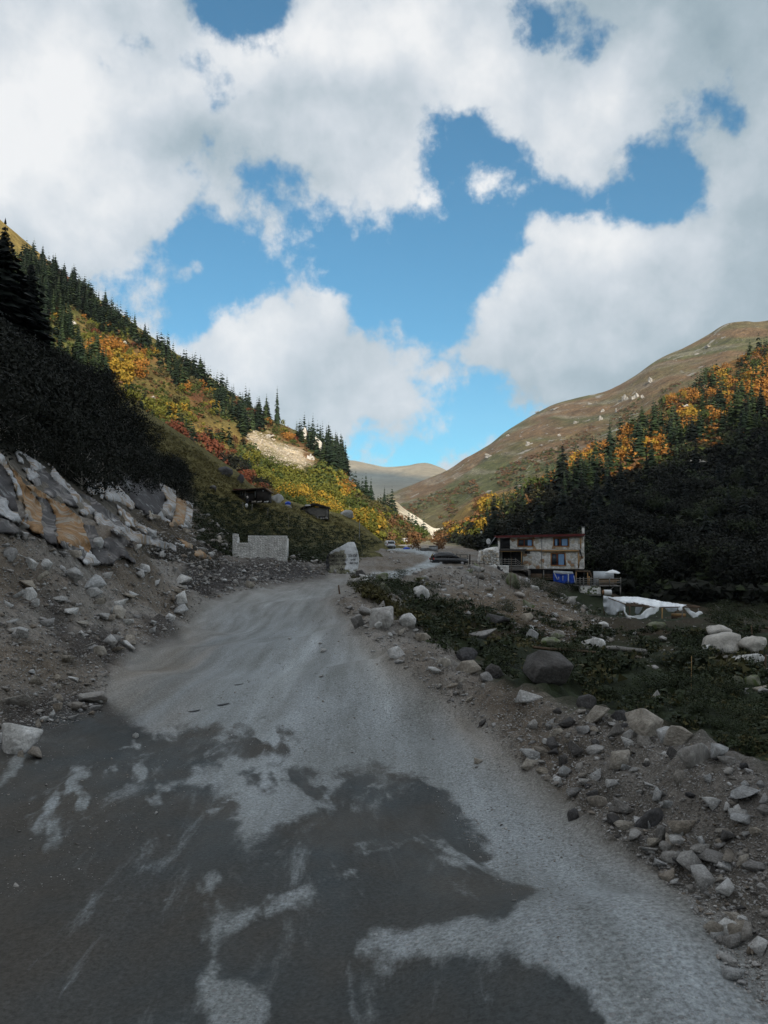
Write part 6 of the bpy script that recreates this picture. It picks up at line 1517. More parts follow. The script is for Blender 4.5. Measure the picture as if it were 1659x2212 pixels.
    box('number_plate', -2.25, -2.20, -.26, .26, .60, .71, M['white'], c); box('bumper', -2.26, -2.12, -.78, .78, .34, .52, M['tyre'], c); box('bumper', 2.10, 2.24, -.7, .7, .36, .50, M['tyre'], c)
    if roofbox: box('roof_panel', -1.3, .2, -.5, .5, 1.66, 1.70, M['white'], c)
    return c
h = pix(['ground'], 389, 549.0)[0]; car((h.x, h.y+1.5, h.z), math.radians(101), M['car_white'], 'white estate car seen from behind on the shaded part of the road')
h = pix(['ground', 'L1', 'M1'], 403.7, 543.2)[0]; car((h.x, h.y, h.z), math.radians(115), M['car_white'], 'small white car far off where the road comes into the sun')
hx_, hy_, hz0 = P(449, 566.0, 94); cc = car((hx_, hy_, hz0), math.radians(14), M['car_black'], 'black estate car parked behind the rubble heap before the stone house', roofbox=True)

# ---- farm gate beside the black car, rails, bin, blue sheet
def K3(x, y, d): return tuple(P(300+x*.1055, 500+y*.1055, d))
gt = bpy.data.objects.new('farm_gate', None); COL.objects.link(gt); tag(gt, 'grey rail gate with thick posts beside the black car', 'gate')
for x in (1485, 1520, 1588, 1610): bar('post', K3(x, 632, 97), K3(x, 500 if x < 1520 else 515, 97), .09, M['wood_grey'] if x < 1590 else M['wood_dark'], gt, jit=.01)
for y in (515, 545, 575): bar('rail', K3(1480, y, 96.8), K3(1590, y+2, 96.8), .06, M['wood_grey'], gt)
fe = bpy.data.objects.new('wire_fence', None); COL.objects.link(fe); tag(fe, 'low dark metal railing between the gate and the porch', 'fence')
for x in (1612, 1640, 1670, 1705, 1745): bar('post', K3(x, 632, 101), K3(x, 575, 101), .035, M['wood_dark'], fe)
for y in (578, 600): bar('rail', K3(1608, y, 101), K3(1750, y, 101), .03, M['wood_dark'], fe)
bn = bpy.data.objects.new('rubbish_bin', None); COL.objects.link(bn); q = P(433.5, 551.8, 128); bn.location = q; tag(bn, 'grey metal bin standing at the roadside behind the black car', 'bin')
box('body', -.7, .7, 0, 1, 0, .9, M['metal'], bn); box('lid', -.75, .75, -.05, 1.05, .902, 1.0, M['wood_grey'], bn)
for x in (-.55, .55): box('foot', x-.05, x+.05, .1, .9, -.15, -.002, M['black'], bn)
q = P(426, 551.8, 128); o = link('rubble_sack', rock_mesh(2, 'rock_dark'), loc=q, scale=(2.2, 1.2, 1.3)); tag(o, 'dark heap beside the grey roadside bin', 'heap')
o = sheet('tarp', [(u, v, 143) for u, v in [(403, 548.2), (405.5, 547.2), (409, 547.6), (410.5, 548.6), (408, 550), (404, 550)]], .6, M['blue_tarp'], thick=.8, bulge=.5, rough=.3, rfreq=2); tag(o, 'crumpled blue tarpaulin on the roadside near the white estate car', 'tarpaulin')

# ---- posts and poles
POSTS = [  # u, v foot, v top, u top, radius, mat, label
 (478, 586, 571.6, 478.3, .075, 'wood_grey', 'pale fence post on the rubble heap, nearest to the farm gate'),
 (490.3, 585, 573, 491.6, .075, 'wood_grey', 'leaning pale fence post on the rubble heap, second from the farm gate'),
 (525.6, 587, 576.5, 525, .07, 'wood_grey', 'thick pale post standing beside the mossy boulder'),
 (461, 586, 577, 461.5, .04, 'wood_brown', 'thin brown post at the crest of the rubble heap'),
 (442, 585, 576.5, 441.7, .035, 'wood_brown', 'thin dark post left on the rubble heap'),
 (449, 583, 577, 449.6, .03, 'wood_brown', 'short thin stick on the rubble heap'),
 (436.6, 598, 585, 436.2, .035, 'wood_grey', 'pale thin post next to the round white boulder'),
 (428, 601, 592, 427.3, .035, 'wood_grey', 'short stake by the round white boulder'),
 (340, 594, 585, 338.6, .05, 'wood_brown', 'leaning brown stake beside the road bend'),
 (510, 588, 557.5, 512, .035, 'wood_brown', 'tall thin brown pole in front of the porch'),
 (691, 692, 656, 691.5, .012, 'wood_new', 'thin tall cane standing in the dark weeds'),
 (752.5, 637, 625.6, 751.3, .05, 'wood_brown', 'leaning fence post above the largest pale boulder'),
 (765, 668, 655, 765.5, .06, 'wood_brown', 'thick fence post in front of the pale boulders'),
 (242.7, 509, 502, 243, .07, 'wood_grey', 'short post left of the person by the cabin'),
 (251.8, 511, 504, 252.4, .07, 'wood_grey', 'short post right of the person by the cabin'),
 (267.4, 515, 509, 268, .06, 'wood_grey', 'lone leaning post on the grass below the cabin'),
 (288.6, 529, 516, 288.6, .03, 'wood_grey', 'thin tall stick on the dark slope below the hut'),
 (359.2, 540, 521, 359.6, .07, 'metal', 'slender utility pole at the end of the spur'),
 (355, 540, 536, 355, .05, 'wood_grey', 'short marker post beside the slender pole'),
]
for (u, v, vt, ut, r_, mt, lab) in POSTS:
    h = pix(['ground', 'L1'], u, v)
    if h is None: print('post miss', lab); continue
    p = h[0]; q = P(ut, vt, p.y)
    o = bar('post', (p.x, p.y, p.z-.3), tuple(q), r_*1.1, M[mt], jit=r_*.3, r2=r_*.8); tag(o, lab, 'post')
LOGS = [((581, 651), (645, 655), .09, 'wood_grey', 'long grey log lying across the weeds below the shelter'),
        ((703, 614), (768, 631), .03, 'wood_brown', 'thin pole railing running down from the shelter'),
        ((533, 650), (600, 657), .05, 'wood_brown', 'dark branch lying behind the biggest dark boulder')]
for (a_, b_, r_, mt, lab) in LOGS:
    ha, hb_ = pix(['ground'], *a_)[0], pix(['ground'], *b_)[0]
    o = bar('log', (ha.x, ha.y, ha.z+.15), (hb_.x, hb_.y, hb_.z+.2), r_*1.6, M[mt], jit=.08); tag(o, lab, 'log')
for (u, v, w, lab) in ((194.5, 711, 11, 'larger black lump on the pale road'), (223.5, 704.5, 12, 'long black lump on the pale road'), (239, 684.5, 9, 'black lump farthest along the pale road')):
    h = pix(['ground'], u, v)[0]; s = w*h.y/F
    o = link('dirt_clod', rock_mesh(12, 'rock_dark'), loc=(h.x, h.y, h.z-.01), scale=(s, s*1.2, s*.5)); o.data = o.data.copy(); o.data.materials.clear(); o.data.materials.append(M['black']); tag(o, lab, 'clod')
# ================================================================ VEGETATION
def conifer_geo(seed, tiers, per, width, lean=0.0, split=1):
    r = np.random.default_rng(seed); V = []; T = []
    for k in range(tiers):
        f = (k+r.uniform(-.3, .3))/tiers; z = .04+.92*f
        rad = width*(1-f)**.72*r.uniform(.78, 1.12)*(0.8+.2*min(1, f*8))
        n = max(4, int(per*(1-.45*f)))
        for j in range(n):
            a = 2*math.pi*(j+r.uniform(-.4, .4))/n; rr = rad*r.uniform(.6, 1.12)
            ca, sa = math.cos(a), math.sin(a); dz = -rr*r.uniform(.3, .8)
            for q in range(split):
                s0 = q/split; s1 = (q+1.15)/split
                wd = rr*.42*r.uniform(.8, 1.3)*(1-.35*q/max(split, 1))
                b0 = (ca*rr*s0, sa*rr*s0, z+.012+dz*s0); t0 = (ca*rr*min(s1, 1.05), sa*rr*min(s1, 1.05), z+dz*min(s1, 1.0)+r.uniform(-.004, .008))
                m = (s0+(s1-s0)*.45); w1 = (ca*rr*m-sa*wd, sa*rr*m+ca*wd, z+dz*m-.012); w2 = (ca*rr*m+sa*wd, sa*rr*m-ca*wd, z+dz*m-.012)
                o = len(V); V += [b0, w1, t0, w2]; T += [(o, o+1, o+2), (o, o+2, o+3)]
    o = len(V); V += [(0, .006, .97), (.008, 0, .97), (-.008, -.004, .97), (0, 0, 1.02)]; T += [(o, o+1, o+3), (o+1, o+2, o+3), (o+2, o, o+3)]
    return np.array(V), np.array(T)
def leaf_geo(seed, n, size, shape=(.36, .36, .42), zc=.58, lobes=6, tri=False, spread=.62):
    """crown of small leaf clumps scattered through several lobes"""
    r = np.random.default_rng(seed); C_ = []
    for k in range(lobes):
        d = r.normal(size=3); d /= np.linalg.norm(d); C_.append((d*np.array(shape)*spread+np.array([0, 0, zc]), r.uniform(.42, .72)))
    V = []; T = []
    for i in range(n):
        c, s = C_[r.integers(lobes)]; d = r.normal(size=3); d /= np.linalg.norm(d)
        p = c+d*np.array(shape)*s*r.uniform(.55, 1.05)
        nrm = d+r.normal(size=3)*.55; nrm /= np.linalg.norm(nrm)
        a = np.cross(nrm, r.normal(size=3)); a /= np.linalg.norm(a); b_ = np.cross(nrm, a); sz = size*r.uniform(.55, 1.35)
        o = len(V)
        if tri: V += [p+a*sz, p-a*sz*.6+b_*sz*.8, p-a*sz*.5-b_*sz*.85]; T.append((o, o+1, o+2))
        else: V += [p+a*sz, p+b_*sz*.75, p-a*sz, p-b_*sz*.7]; T += [(o, o+1, o+2), (o, o+2, o+3)]
    V = np.array(V); V[:, 2] -= 0; return V, np.array(T)
def trunk_geo(h, r0, seed=0, limbs=0, top=.2):
    r = np.random.default_rng(seed); V = []; T = []
    def seg(p, q, ra, rb, n=6):
        g = bar_geo(p, q, ra, n, rb, 0.0); o = len(V); V.extend(g[0].tolist())
        for f in g[1]: T.append((f[0]+o, f[1]+o, f[2]+o)); T.append((f[0]+o, f[2]+o, f[3]+o))
    seg((0, 0, -.05), (r.uniform(-.02, .02), r.uniform(-.02, .02), h), r0, r0*top)
    for k in range(limbs):
        a = r.uniform(0, 6.28); z = h*r.uniform(.35, .8); L = r.uniform(.15, .32)
        seg((0, 0, z), (math.cos(a)*L, math.sin(a)*L, z+L*r.uniform(.5, 1.1)), r0*.45, r0*.12, 4)
    return np.array(V), np.array(T)
CON_HI = [conifer_geo(40+i, 34, 15, random.uniform(.20, .24), split=2) for i in range(3)]
CON_MD = [conifer_geo(50+i, 20, 9, random.uniform(.19, .28)) for i in range(7)]
CON_LO = [conifer_geo(60+i, 10, 6, random.uniform(.20, .28)) for i in range(6)]
LF_HI = [leaf_geo(70+i, 1500, .027, (.38, .38, .40), .56, 9) for i in range(4)]
LF_MD = [leaf_geo(80+i, 620, .040, (.40, .40, .44), .52, 7) for i in range(6)]
LF_LO = [leaf_geo(90+i, 80, .105, (.44, .44, .42), .45, 5, tri=True) for i in range(6)]
BU_HI = [leaf_geo(110+i, 1300, .024, (.50, .50, .42), .42, 10, tri=True, spread=.75) for i in range(4)]
WEED = []
for i in range(6):
    r_ = np.random.default_rng(130+i); v_, f_ = leaf_geo(230+i, 24, .16, (.75, .75, .42), .30, 5, tri=True, spread=.8); V = v_.tolist(); T = [tuple(x) for x in f_.tolist()]
    for k in range(7):
        a = r_.uniform(0, 6.28); rr = r_.uniform(0, .5); x, y = math.cos(a)*rr, math.sin(a)*rr; h = r_.uniform(.6, 1.3); b_ = r_.uniform(0, 6.28); L = r_.uniform(.1, .5); w = .022
        o = len(V); V += [(x-math.sin(b_)*w, y+math.cos(b_)*w, 0), (x+math.sin(b_)*w, y-math.cos(b_)*w, 0), (x+math.cos(b_)*L, y+math.sin(b_)*L, h)]; T.append((o, o+1, o+2))
    WEED.append((np.array([list(q) for q in V]), np.array(T)))
TR_CON = trunk_geo(.9, .013, 1); TR_LF = [trunk_geo(.55, .022, 2+i, 5) for i in range(3)]
_mc = {}
def gm(kind, lst, i, mat):
    k = (kind, i, mat)
    if k not in _mc: _mc[k] = mesh_np('crown', lst[i][0], lst[i][1], [M[mat]])
    return _mc[k]
TRUNK_CON = mesh_np('trunk', *TR_CON, [M['bark']]); TRUNK_LF = [mesh_np('trunk', *g, [M['bark_pale']]) for g in TR_LF]
def on(surf, u, v): return pix([surf], u, v)
SCREE_X = [(256, 430), (275, 438), (300, 450), (314, 464), (312, 484), (292, 486), (266, 476), (248, 458), (242, 436)]
def scat(poly, surf, n, clump=0.0, seed=0, nmax=60000):
    r = np.random.default_rng(seed+500); pu = np.array(poly); lo, hi = pu.min(0), pu.max(0); out = []; k = 0
    while len(out) < n and k < nmax:
        m_ = max(200, (n-len(out))*2); U = r.uniform(lo[0], hi[0], m_); V_ = r.uniform(lo[1], hi[1], m_); k += m_
        ok = inpoly(U, V_, poly)
        if clump: ok &= fbm(U*.06, V_*.08, oct=3, seed=seed) >= r.uniform(-.4, .25, m_)*clump
        for u, v in zip(U[ok].tolist(), V_[ok].tolist()):
            if len(out) >= n: break
            if surf == 'M1' and seed != 44 and inpoly(u, v, SCREE_X): continue
            if surf == 'M1' and seed in (21, 22, 8) and r.random() < .75 and inpoly(u, v, MEADOW): continue
            h = on(surf, u, v)
            if h is not None: out.append((u, v, h[0], h[1]))
    return out

# ---- conifers
RIDGE = [(8, 250), (50, 268), (110, 312), (190, 368), (262, 418), (322, 446), (341, 458), (349, 484), (332, 478), (316, 458), (290, 430), (262, 424), (246, 444), (212, 396), (190, 378), (150, 352), (120, 338), (60, 322), (10, 335)]
CONS = []
def addc(poly, surf, n, h0, h1, mats, lab, grp, clump=0, seed=0, wide=1.0):
    for (u, v, p, nn) in scat(poly, surf, n, clump, seed):
        h = random.uniform(h0, h1)*random.uniform(.5, 1.2); CONS.append((h*F/p.y, p, h, random.choice(mats), lab, grp, wide*random.uniform(.75, 1.4)))
L_M1 = 'dark green conifer on the sunlit mountainside left of the valley'
addc(RIDGE, 'M1', 820, 8, 15, ['needle', 'needle', 'needle2'], L_M1, 'conifers on the sunlit mountainside', .5, 1)
addc([(300, 428), (322, 442), (341, 456), (348, 478), (340, 482), (330, 462), (312, 448)], 'M1', 60, 10, 15, ['needle'], 'tall conifer on the cliff edge at the end of the sunlit mountainside', 'conifers on the cliff edge', 0, 2, .8)
addc([(10, 300), (60, 318), (95, 345), (112, 400), (70, 372), (10, 335)], 'M1', 150, 8, 13, ['needle', 'needle2'], L_M1, 'conifers on the sunlit mountainside', .3, 3)
addc([(108, 385), (150, 405), (200, 436), (262, 446), (300, 462), (270, 490), (232, 480), (190, 455), (150, 425)], 'M1', 95, 4.5, 8, ['needle', 'needle', 'needle2'], 'small conifer on the straw coloured meadow of the left mountain', 'conifers on the meadow', .8, 4, 1.2)
addc([(100, 305), (262, 420), (250, 440), (190, 400), (130, 345)], 'M1', 150, 6, 11, ['needle', 'needle2'], L_M1, 'conifers on the sunlit mountainside', .6, 5)
addc([(346, 484), (362, 490), (400, 520), (428, 536), (405, 536), (372, 515), (350, 500)], 'M1', 46, 7, 12, ['needle'], 'conifer on the lower end of the left mountain by the far road', 'conifers above the far road', 0, 6)
addc([(444, 540), (470, 510), (526, 492), (560, 478), (600, 456), (640, 442), (700, 420), (768, 398), (768, 440), (700, 458), (620, 482), (540, 508), (480, 535)], 'M4', 190, 6, 11, ['needle', 'needle', 'needle2'], 'dark conifer at the shade line of the right forested slope', 'conifers at the shade line', .3, 7)
addc([(545, 478), (585, 458), (621, 434), (680, 395), (744, 358), (768, 348), (768, 420), (640, 460), (560, 485)], 'M4', 190, 9, 15, ['needle', 'needle2'], 'green conifer among the orange trees on the right forested slope', 'conifers among the orange trees', .4, 8)
addc([(430, 548), (494, 530), (560, 495), (650, 475), (768, 425), (768, 560), (600, 570), (500, 560)], 'M4', 60, 6, 11, ['needle_shaded'], 'blackish conifer on the shaded lower slope behind the stone house', 'conifers on the shaded slope', .3, 9)
HANDC = [('L1', 2, 352, 220, 'needle_shaded', 'tallest dark spruce at the left edge, in shade', 1.35), ('L1', 29, 356, 258, 'needle_shaded', 'dark spruce standing just beside the tallest one', 1.3), ('L1', -22, 345, 215, 'needle_shaded', 'dark spruce behind the tallest one', 1.4),
         ('L1', 14, 358, 300, 'needle_shaded', 'small dark spruce between the two tall spruces', 1.1),
         ('M4', 563, 496, 441, 'needle_shaded', 'tall black conifer silhouetted against orange trees, by itself', 1.05), ('M4', 577, 494, 452, 'needle_shaded', 'black conifer just right of the tallest silhouette', 1.1), ('M4', 621, 484, 458, 'needle_shaded', 'black conifer silhouetted against yellow trees', 1.2),
         ('M4', 692, 448, 412, 'needle_shaded', 'broad black conifer at the shade line near the right edge', 1.2), ('M4', 746, 430, 392, 'needle_shaded', 'black conifer at the upper right of the shade line', 1.2), ('M4', 762, 425, 384, 'needle_shaded', 'black conifer at the right edge above the shaded slope', 1.2), ('M4', 647, 478, 452, 'needle_shaded', 'dark conifer in the middle of the shade line', 1.1),
         ('M1', 366, 497, 473, 'needle', 'spruce standing out against the far hills, taller one', 1.0), ('M1', 359, 492, 478, 'needle', 'spruce standing out against the far hills, smaller one', 1.0), ('M1', 277, 424, 386, 'needle', 'lone open crowned conifer on the skyline beside a yellow tree', .5),
         ('M1', 141, 417, 396, 'needle', 'compact dark conifer at the top of the meadow', 1.4), ('M1', 152, 425, 407, 'needle', 'second compact conifer at the top of the meadow', 1.4), ('M1', 177, 443, 428, 'needle', 'dark conifer where the grass spur meets the meadow', 1.5)]
nC = 0
def place_tree(name, p, h, crown, trunk, lab, grp, parts, wide=1.0, cat='tree', sink=.0):
    rz = random.uniform(0, 6.28)
    if parts:
        o = bpy.data.objects.new(name, None); COL.objects.link(o); o.location = (p[0], p[1], p[2]-sink); o.rotation_euler = (0, 0, rz); o.scale = (h*wide, h*wide, h)
        a = bpy.data.objects.new('crown', crown); COL.objects.link(a); a.parent = o
        b_ = bpy.data.objects.new('trunk', trunk); COL.objects.link(b_); b_.parent = o
    else:
        o = bpy.data.objects.new(name, crown); COL.objects.link(o); o.location = (p[0], p[1], p[2]-sink); o.rotation_euler = (0, 0, rz); o.scale = (h*wide, h*wide, h)
    o['label'] = lab; o['category'] = cat
    if grp: o['group'] = grp
    return o
for (sf, u, v, vt, mt, lab, wd) in HANDC:
    h = on(sf, u, v) or on(sf, u, v+7) or on(sf, u, v+14)
    if h is None: print('tree miss', lab); continue
    p = h[0]; H = P(u, vt, p.y)[2]-p.z
    if sf == 'L1' and vt < 260: place_tree('conifer', p, H, gm('ch', CON_HI, nC % 3, mt), TRUNK_CON, lab, None, True, wd)
    else: place_tree('conifer', p, H, gm('cm', CON_MD, nC % 7, mt), TRUNK_CON, lab, None, True, wd)
    nC += 1
CONS.sort(key=lambda q: -q[0])
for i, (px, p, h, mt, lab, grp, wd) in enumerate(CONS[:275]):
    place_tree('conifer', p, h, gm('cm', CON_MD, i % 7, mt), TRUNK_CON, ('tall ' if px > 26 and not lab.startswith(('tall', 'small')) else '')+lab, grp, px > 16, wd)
mats_c = ['needle', 'needle2', 'needle_shaded']
items = [((p.x, p.y, p.z), (h*wd, h*wd, h), random.uniform(0, 6.28), 0, random.randrange(6), mats_c.index(mt)) for (px, p, h, mt, lab, grp, wd) in CONS[275:]]
scatter_mesh('distant_conifers', items, CON_LO, [M[m] for m in mats_c], 'smaller conifers that fill the forest on both mountainsides')

# ---- autumn trees
BRO = []
def addb(poly, surf, n, h0, h1, mats, lab, grp, clump=0, seed=0, wide=1.0):
    S_ = scat(poly, surf, n, clump, seed); K_ = fbm(np.array([q[0] for q in S_])*.05, np.array([q[1] for q in S_])*.06, oct=2, seed=seed+3)
    for (u, v, p, nn), kk in zip(S_, K_):
        h = random.uniform(h0, h1); mt = mats[int(np.clip((kk*.9+.5+random.uniform(-.22, .22))*len(mats), 0, len(mats)-1))]
        BRO.append((h*F/p.y, p, h, mt, lab, grp, wide))
addb(AUT, 'M1', 110, 4, 7, ['yellow', 'ygreen', 'olive', 'ygreen', 'orange', 'green'], 'tree in the orange and yellow patch of the left mountainside', 'autumn trees of the orange patch', .3, 1)
addb([(92, 352), (125, 350), (150, 372), (120, 392), (104, 380)], 'M1', 40, 6, 9, ['yellow', 'yellow', 'orange'], 'tree in the large yellow clump of the left mountainside', 'yellow clump', 0, 2)
addb([(240, 462), (262, 455), (300, 466), (330, 482), (347, 496), (362, 520), (378, 542), (335, 538), (300, 524), (265, 506)], 'M1', 190, 6, 9, ['green', 'ygreen', 'green', 'ygreen', 'yellow', 'ygreen'], 'broadleaf tree on the bank above the huts', 'yellow green trees above the huts', 0, 3, 1.15)
addb([(330, 455), (345, 480), (352, 500), (340, 500), (318, 478)], 'M1', 24, 5, 8, ['yellow', 'orange', 'ygreen'], 'tree under the pale cliff', 'golden trees under the cliff', 0, 4)
addb([(350, 486), (385, 515), (428, 539), (412, 547), (378, 545), (352, 520)], 'M1', 200, 3.5, 6.5, ['olive', 'ygreen', 'olive', 'rust', 'green'], 'bushy tree on the low slope beside the far road', 'bushy trees beside the far road', 0, 5, 1.1)
addb([(20, 250), (110, 310), (260, 415), (325, 445), (300, 450), (215, 400), (110, 345), (20, 320)], 'M1', 90, 3.5, 6.5, ['orange', 'red', 'green', 'ygreen', 'rust', 'yellow'], 'tree between the conifers of the left mountainside', 'autumn trees between conifers', .5, 6)
addb([(150, 425), (200, 450), (235, 474), (262, 500), (290, 524), (250, 508), (205, 470), (165, 440)], 'M1', 90, 5, 8, ['green', 'darkleaf', 'olive', 'red'], 'shadowed tree at the foot of the left mountain above the spur', 'dim trees above the spur', 0, 7)
addb([(150, 400), (262, 448), (300, 462), (262, 470), (200, 455)], 'M1', 60, 2.5, 4.5, ['yellow', 'green', 'ygreen', 'red', 'rust'], 'small bush on the meadow of the left mountain', 'bushes on the meadow', .4, 8)
OR_ = [(545, 482), (585, 460), (621, 436), (650, 412), (680, 395), (711, 376), (744, 360), (768, 350), (790, 340), (790, 395), (730, 420), (650, 456), (600, 470)]
addb(OR_, 'M4', 330, 5.5, 9.5, ['orange', 'yellow', 'orange', 'green', 'orange', 'rust'], 'autumn tree high on the right forested slope', 'orange trees on the right slope', .35, 9)
addb([(440, 538), (470, 507), (526, 490), (560, 480), (540, 500), (500, 522), (470, 545)], 'M4', 150, 4, 7, ['olive', 'ygreen', 'yellow', 'rust', 'green'], 'small autumn tree low on the right slope by the far road', 'autumn trees low on the right slope', .2, 10)
addb([(448, 549), (494, 528), (526, 504), (564, 492), (600, 478), (650, 470), (735, 432), (790, 410), (800, 600), (700, 598), (610, 588), (560, 576), (500, 562)], 'M4', 620, 4, 7.5, ['darkleaf', 'darkleaf', 'darkleaf', 'weed', 'darkleaf', 'darkleaf'], 'leafy tree on the shaded slope behind the stone house', 'dark trees on the shaded slope', .1, 11, 1.15)  # near-black leaves carry the slope's shade in their colour
addb([(385, 549), (400, 540), (440, 541), (448, 549), (420, 551)], 'ground', 14, 1.5, 3, ['olive', 'rust'], 'bush on the verge of the far road', 'bushes on the verge', 0, 12)
addb([(430, 536), (445, 534), (455, 540), (448, 547), (432, 546)], 'M4', 26, 4, 6, ['olive', 'rust'], 'bush between the white spoil bank and the right slope', 'bushes by the spoil bank', 0, 13)
BRO.sort(key=lambda q: -q[0])
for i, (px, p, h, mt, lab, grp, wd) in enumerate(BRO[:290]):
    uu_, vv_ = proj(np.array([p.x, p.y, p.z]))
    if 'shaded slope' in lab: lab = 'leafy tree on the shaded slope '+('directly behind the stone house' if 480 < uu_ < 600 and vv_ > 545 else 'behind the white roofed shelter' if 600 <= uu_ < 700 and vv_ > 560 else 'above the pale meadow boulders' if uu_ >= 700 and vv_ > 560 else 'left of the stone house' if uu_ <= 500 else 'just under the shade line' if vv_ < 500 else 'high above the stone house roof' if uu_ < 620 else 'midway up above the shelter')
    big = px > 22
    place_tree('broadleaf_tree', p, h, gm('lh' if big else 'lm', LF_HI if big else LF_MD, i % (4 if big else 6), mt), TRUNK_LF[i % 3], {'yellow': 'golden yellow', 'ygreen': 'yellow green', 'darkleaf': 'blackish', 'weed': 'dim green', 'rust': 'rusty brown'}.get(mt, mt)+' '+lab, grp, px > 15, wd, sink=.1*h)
mats_b = ['yellow', 'orange', 'red', 'rust', 'green', 'ygreen', 'olive', 'darkleaf', 'weed']
items = [((p.x, p.y, p.z-.12*h), (h*wd, h*wd, h), random.uniform(0, 6.28), 0, random.randrange(6), mats_b.index(mt)) for (px, p, h, mt, lab, grp, wd) in BRO[290:]]
LF_ST = [leaf_geo(95+i, 170, .072, (.44, .44, .42), .48, 6, tri=True) for i in range(6)]
scatter_mesh('distant_broadleaf_foliage', items, LF_ST, [M[m] for m in mats_b], 'smaller autumn trees that fill both mountainsides')
# low scrub that covers the mountainsides
items = []
def scrub(poly, surf, n, h0, h1, mats, seed):
    S_ = scat(poly, surf, n, 0, seed, 200000); K_ = fbm(np.array([q[0] for q in S_])*.045, np.array([q[1] for q in S_])*.06, oct=3, seed=seed)
    for (u, v, p, nn), k in zip(S_, K_):
        mt = mats[int(np.clip((k*.9+.5+random.uniform(-.2, .2))*len(mats), 0, len(mats)-1))]; h = random.uniform(h0, h1)
        items.append(((p.x, p.y, p.z-.1*h), (h*1.5, h*1.5, h), random.uniform(0, 6.28), 0, random.randrange(6), mats_b.index(mt)))
LF_SC = [leaf_geo(195+i, 26, .17, (.44, .44, .38), .40, 4, tri=True) for i in range(6)]
scrub([(5, 245), (110, 308), (260, 414), (322, 444), (345, 470), (300, 450), (250, 432), (262, 460), (230, 480), (110, 400), (60, 360), (5, 335)], 'M1', 1500, 1.2, 2.6, ['olive', 'green', 'rust', 'green', 'green', 'olive', 'rust', 'green'], 21)
scrub([(110, 385), (262, 450), (300, 466), (350, 500), (428, 540), (380, 545), (290, 526), (235, 490), (150, 425)], 'M1', 1500, 1.2, 2.6, ['olive', 'ygreen', 'rust', 'green', 'yellow'], 22)
scrub([(440, 538), (526, 490), (585, 458), (680, 394), (790, 342), (800, 420), (650, 470), (526, 506), (470, 545)], 'M4', 2600, 2, 4.2, ['olive', 'green', 'rust', 'orange', 'green', 'rust'], 23)
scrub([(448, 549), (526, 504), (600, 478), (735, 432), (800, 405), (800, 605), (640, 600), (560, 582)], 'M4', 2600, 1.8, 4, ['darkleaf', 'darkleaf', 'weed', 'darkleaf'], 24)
scatter_mesh('scrub_undergrowth', items, LF_SC, [M[m] for m in mats_b], 'low autumn scrub covering both mountainsides')

# ---- dark thicket on the near left slope
DK = scat([(-30, 345), (12, 345), (50, 368), (98, 392), (104, 400), (135, 430), (158, 452), (164, 462), (190, 488), (192, 505), (165, 498), (122, 486), (100, 500), (60, 478), (20, 455), (-30, 440)], 'L1', 200, 0, 31)
DK.sort(key=lambda q: -q[2].y)
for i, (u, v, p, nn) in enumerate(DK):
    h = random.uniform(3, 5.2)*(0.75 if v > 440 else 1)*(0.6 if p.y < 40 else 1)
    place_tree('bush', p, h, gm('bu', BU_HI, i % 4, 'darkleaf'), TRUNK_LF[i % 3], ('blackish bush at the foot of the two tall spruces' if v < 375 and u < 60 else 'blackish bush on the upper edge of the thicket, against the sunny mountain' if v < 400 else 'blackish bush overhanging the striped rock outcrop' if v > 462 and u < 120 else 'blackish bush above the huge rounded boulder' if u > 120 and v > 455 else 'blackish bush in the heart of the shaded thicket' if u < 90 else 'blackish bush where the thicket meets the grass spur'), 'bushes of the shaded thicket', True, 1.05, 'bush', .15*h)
for (u, v, h, lab) in ((102, 402, 4.2, 'round dark bush at the upper edge of the thicket, against the sunny slope'), (92, 392, 5.0, 'tall bush on the thicket edge beside the two spruces'), (186, 502, 2.2, 'dark bush drooping over the huge rounded boulder')):
    q = on('L1', u, v)
    if q: place_tree('bush', q[0], h, gm('bu', BU_HI, 1, 'darkleaf'), TRUNK_LF[0], lab, None, True, 1.1, 'bush', .1*h)
# bushes about the house and meadow edge
HB = [(545, 590, 2.4), (556, 594, 2.0), (533, 588, 2.2), (570, 590, 1.8), (520, 590, 1.6), (587, 590, 1.8), (600, 596, 1.8), (400, 577, 1.2), (372, 584, 1.0), (365, 590, 1.0), (433, 592, 1.0), (505, 580, 1.3), (350, 556, 2.6), (337, 552, 2.2), (362, 556, 2.0), (720, 622, 1.8), (745, 626, 1.8), (722, 612, 2.8), (758, 617, 2.6), (395, 588, 1.0)]
for i, (u, v, h) in enumerate(HB):
    q = pix(['ground', 'L1'], u, v)
    if q: place_tree('bush', q[0], h, gm('bu', BU_HI, i % 4, 'weed'), TRUNK_LF[i % 3], 'low dark green bush in the weeds round the stone house and meadow', 'bushes round the house and meadow', True, 1.3, 'bush', .2*h)

for (u, v, p, nn) in scat(GRASSV, 'ground', 230, .3, 61, 90000):
    if u > 800 or v > 745 or v < 590 or p.y < 14 or (592 < u < 716 and 592 < v < 642) or (700 < u and v < 672): continue
    place_tree('bush', p, random.uniform(.5, 1.2)*min(1, p.y/35), gm('bu', BU_HI, random.randrange(4), 'weed'), TRUNK_LF[0], 'low weedy bush '+('in the gully beside the road berm' if u < 520 else 'round the biggest dark boulder' if u < 600 else 'in the dark meadow right of the gully'), 'weedy bushes of the gully', False, 1.7, 'bush', .1)
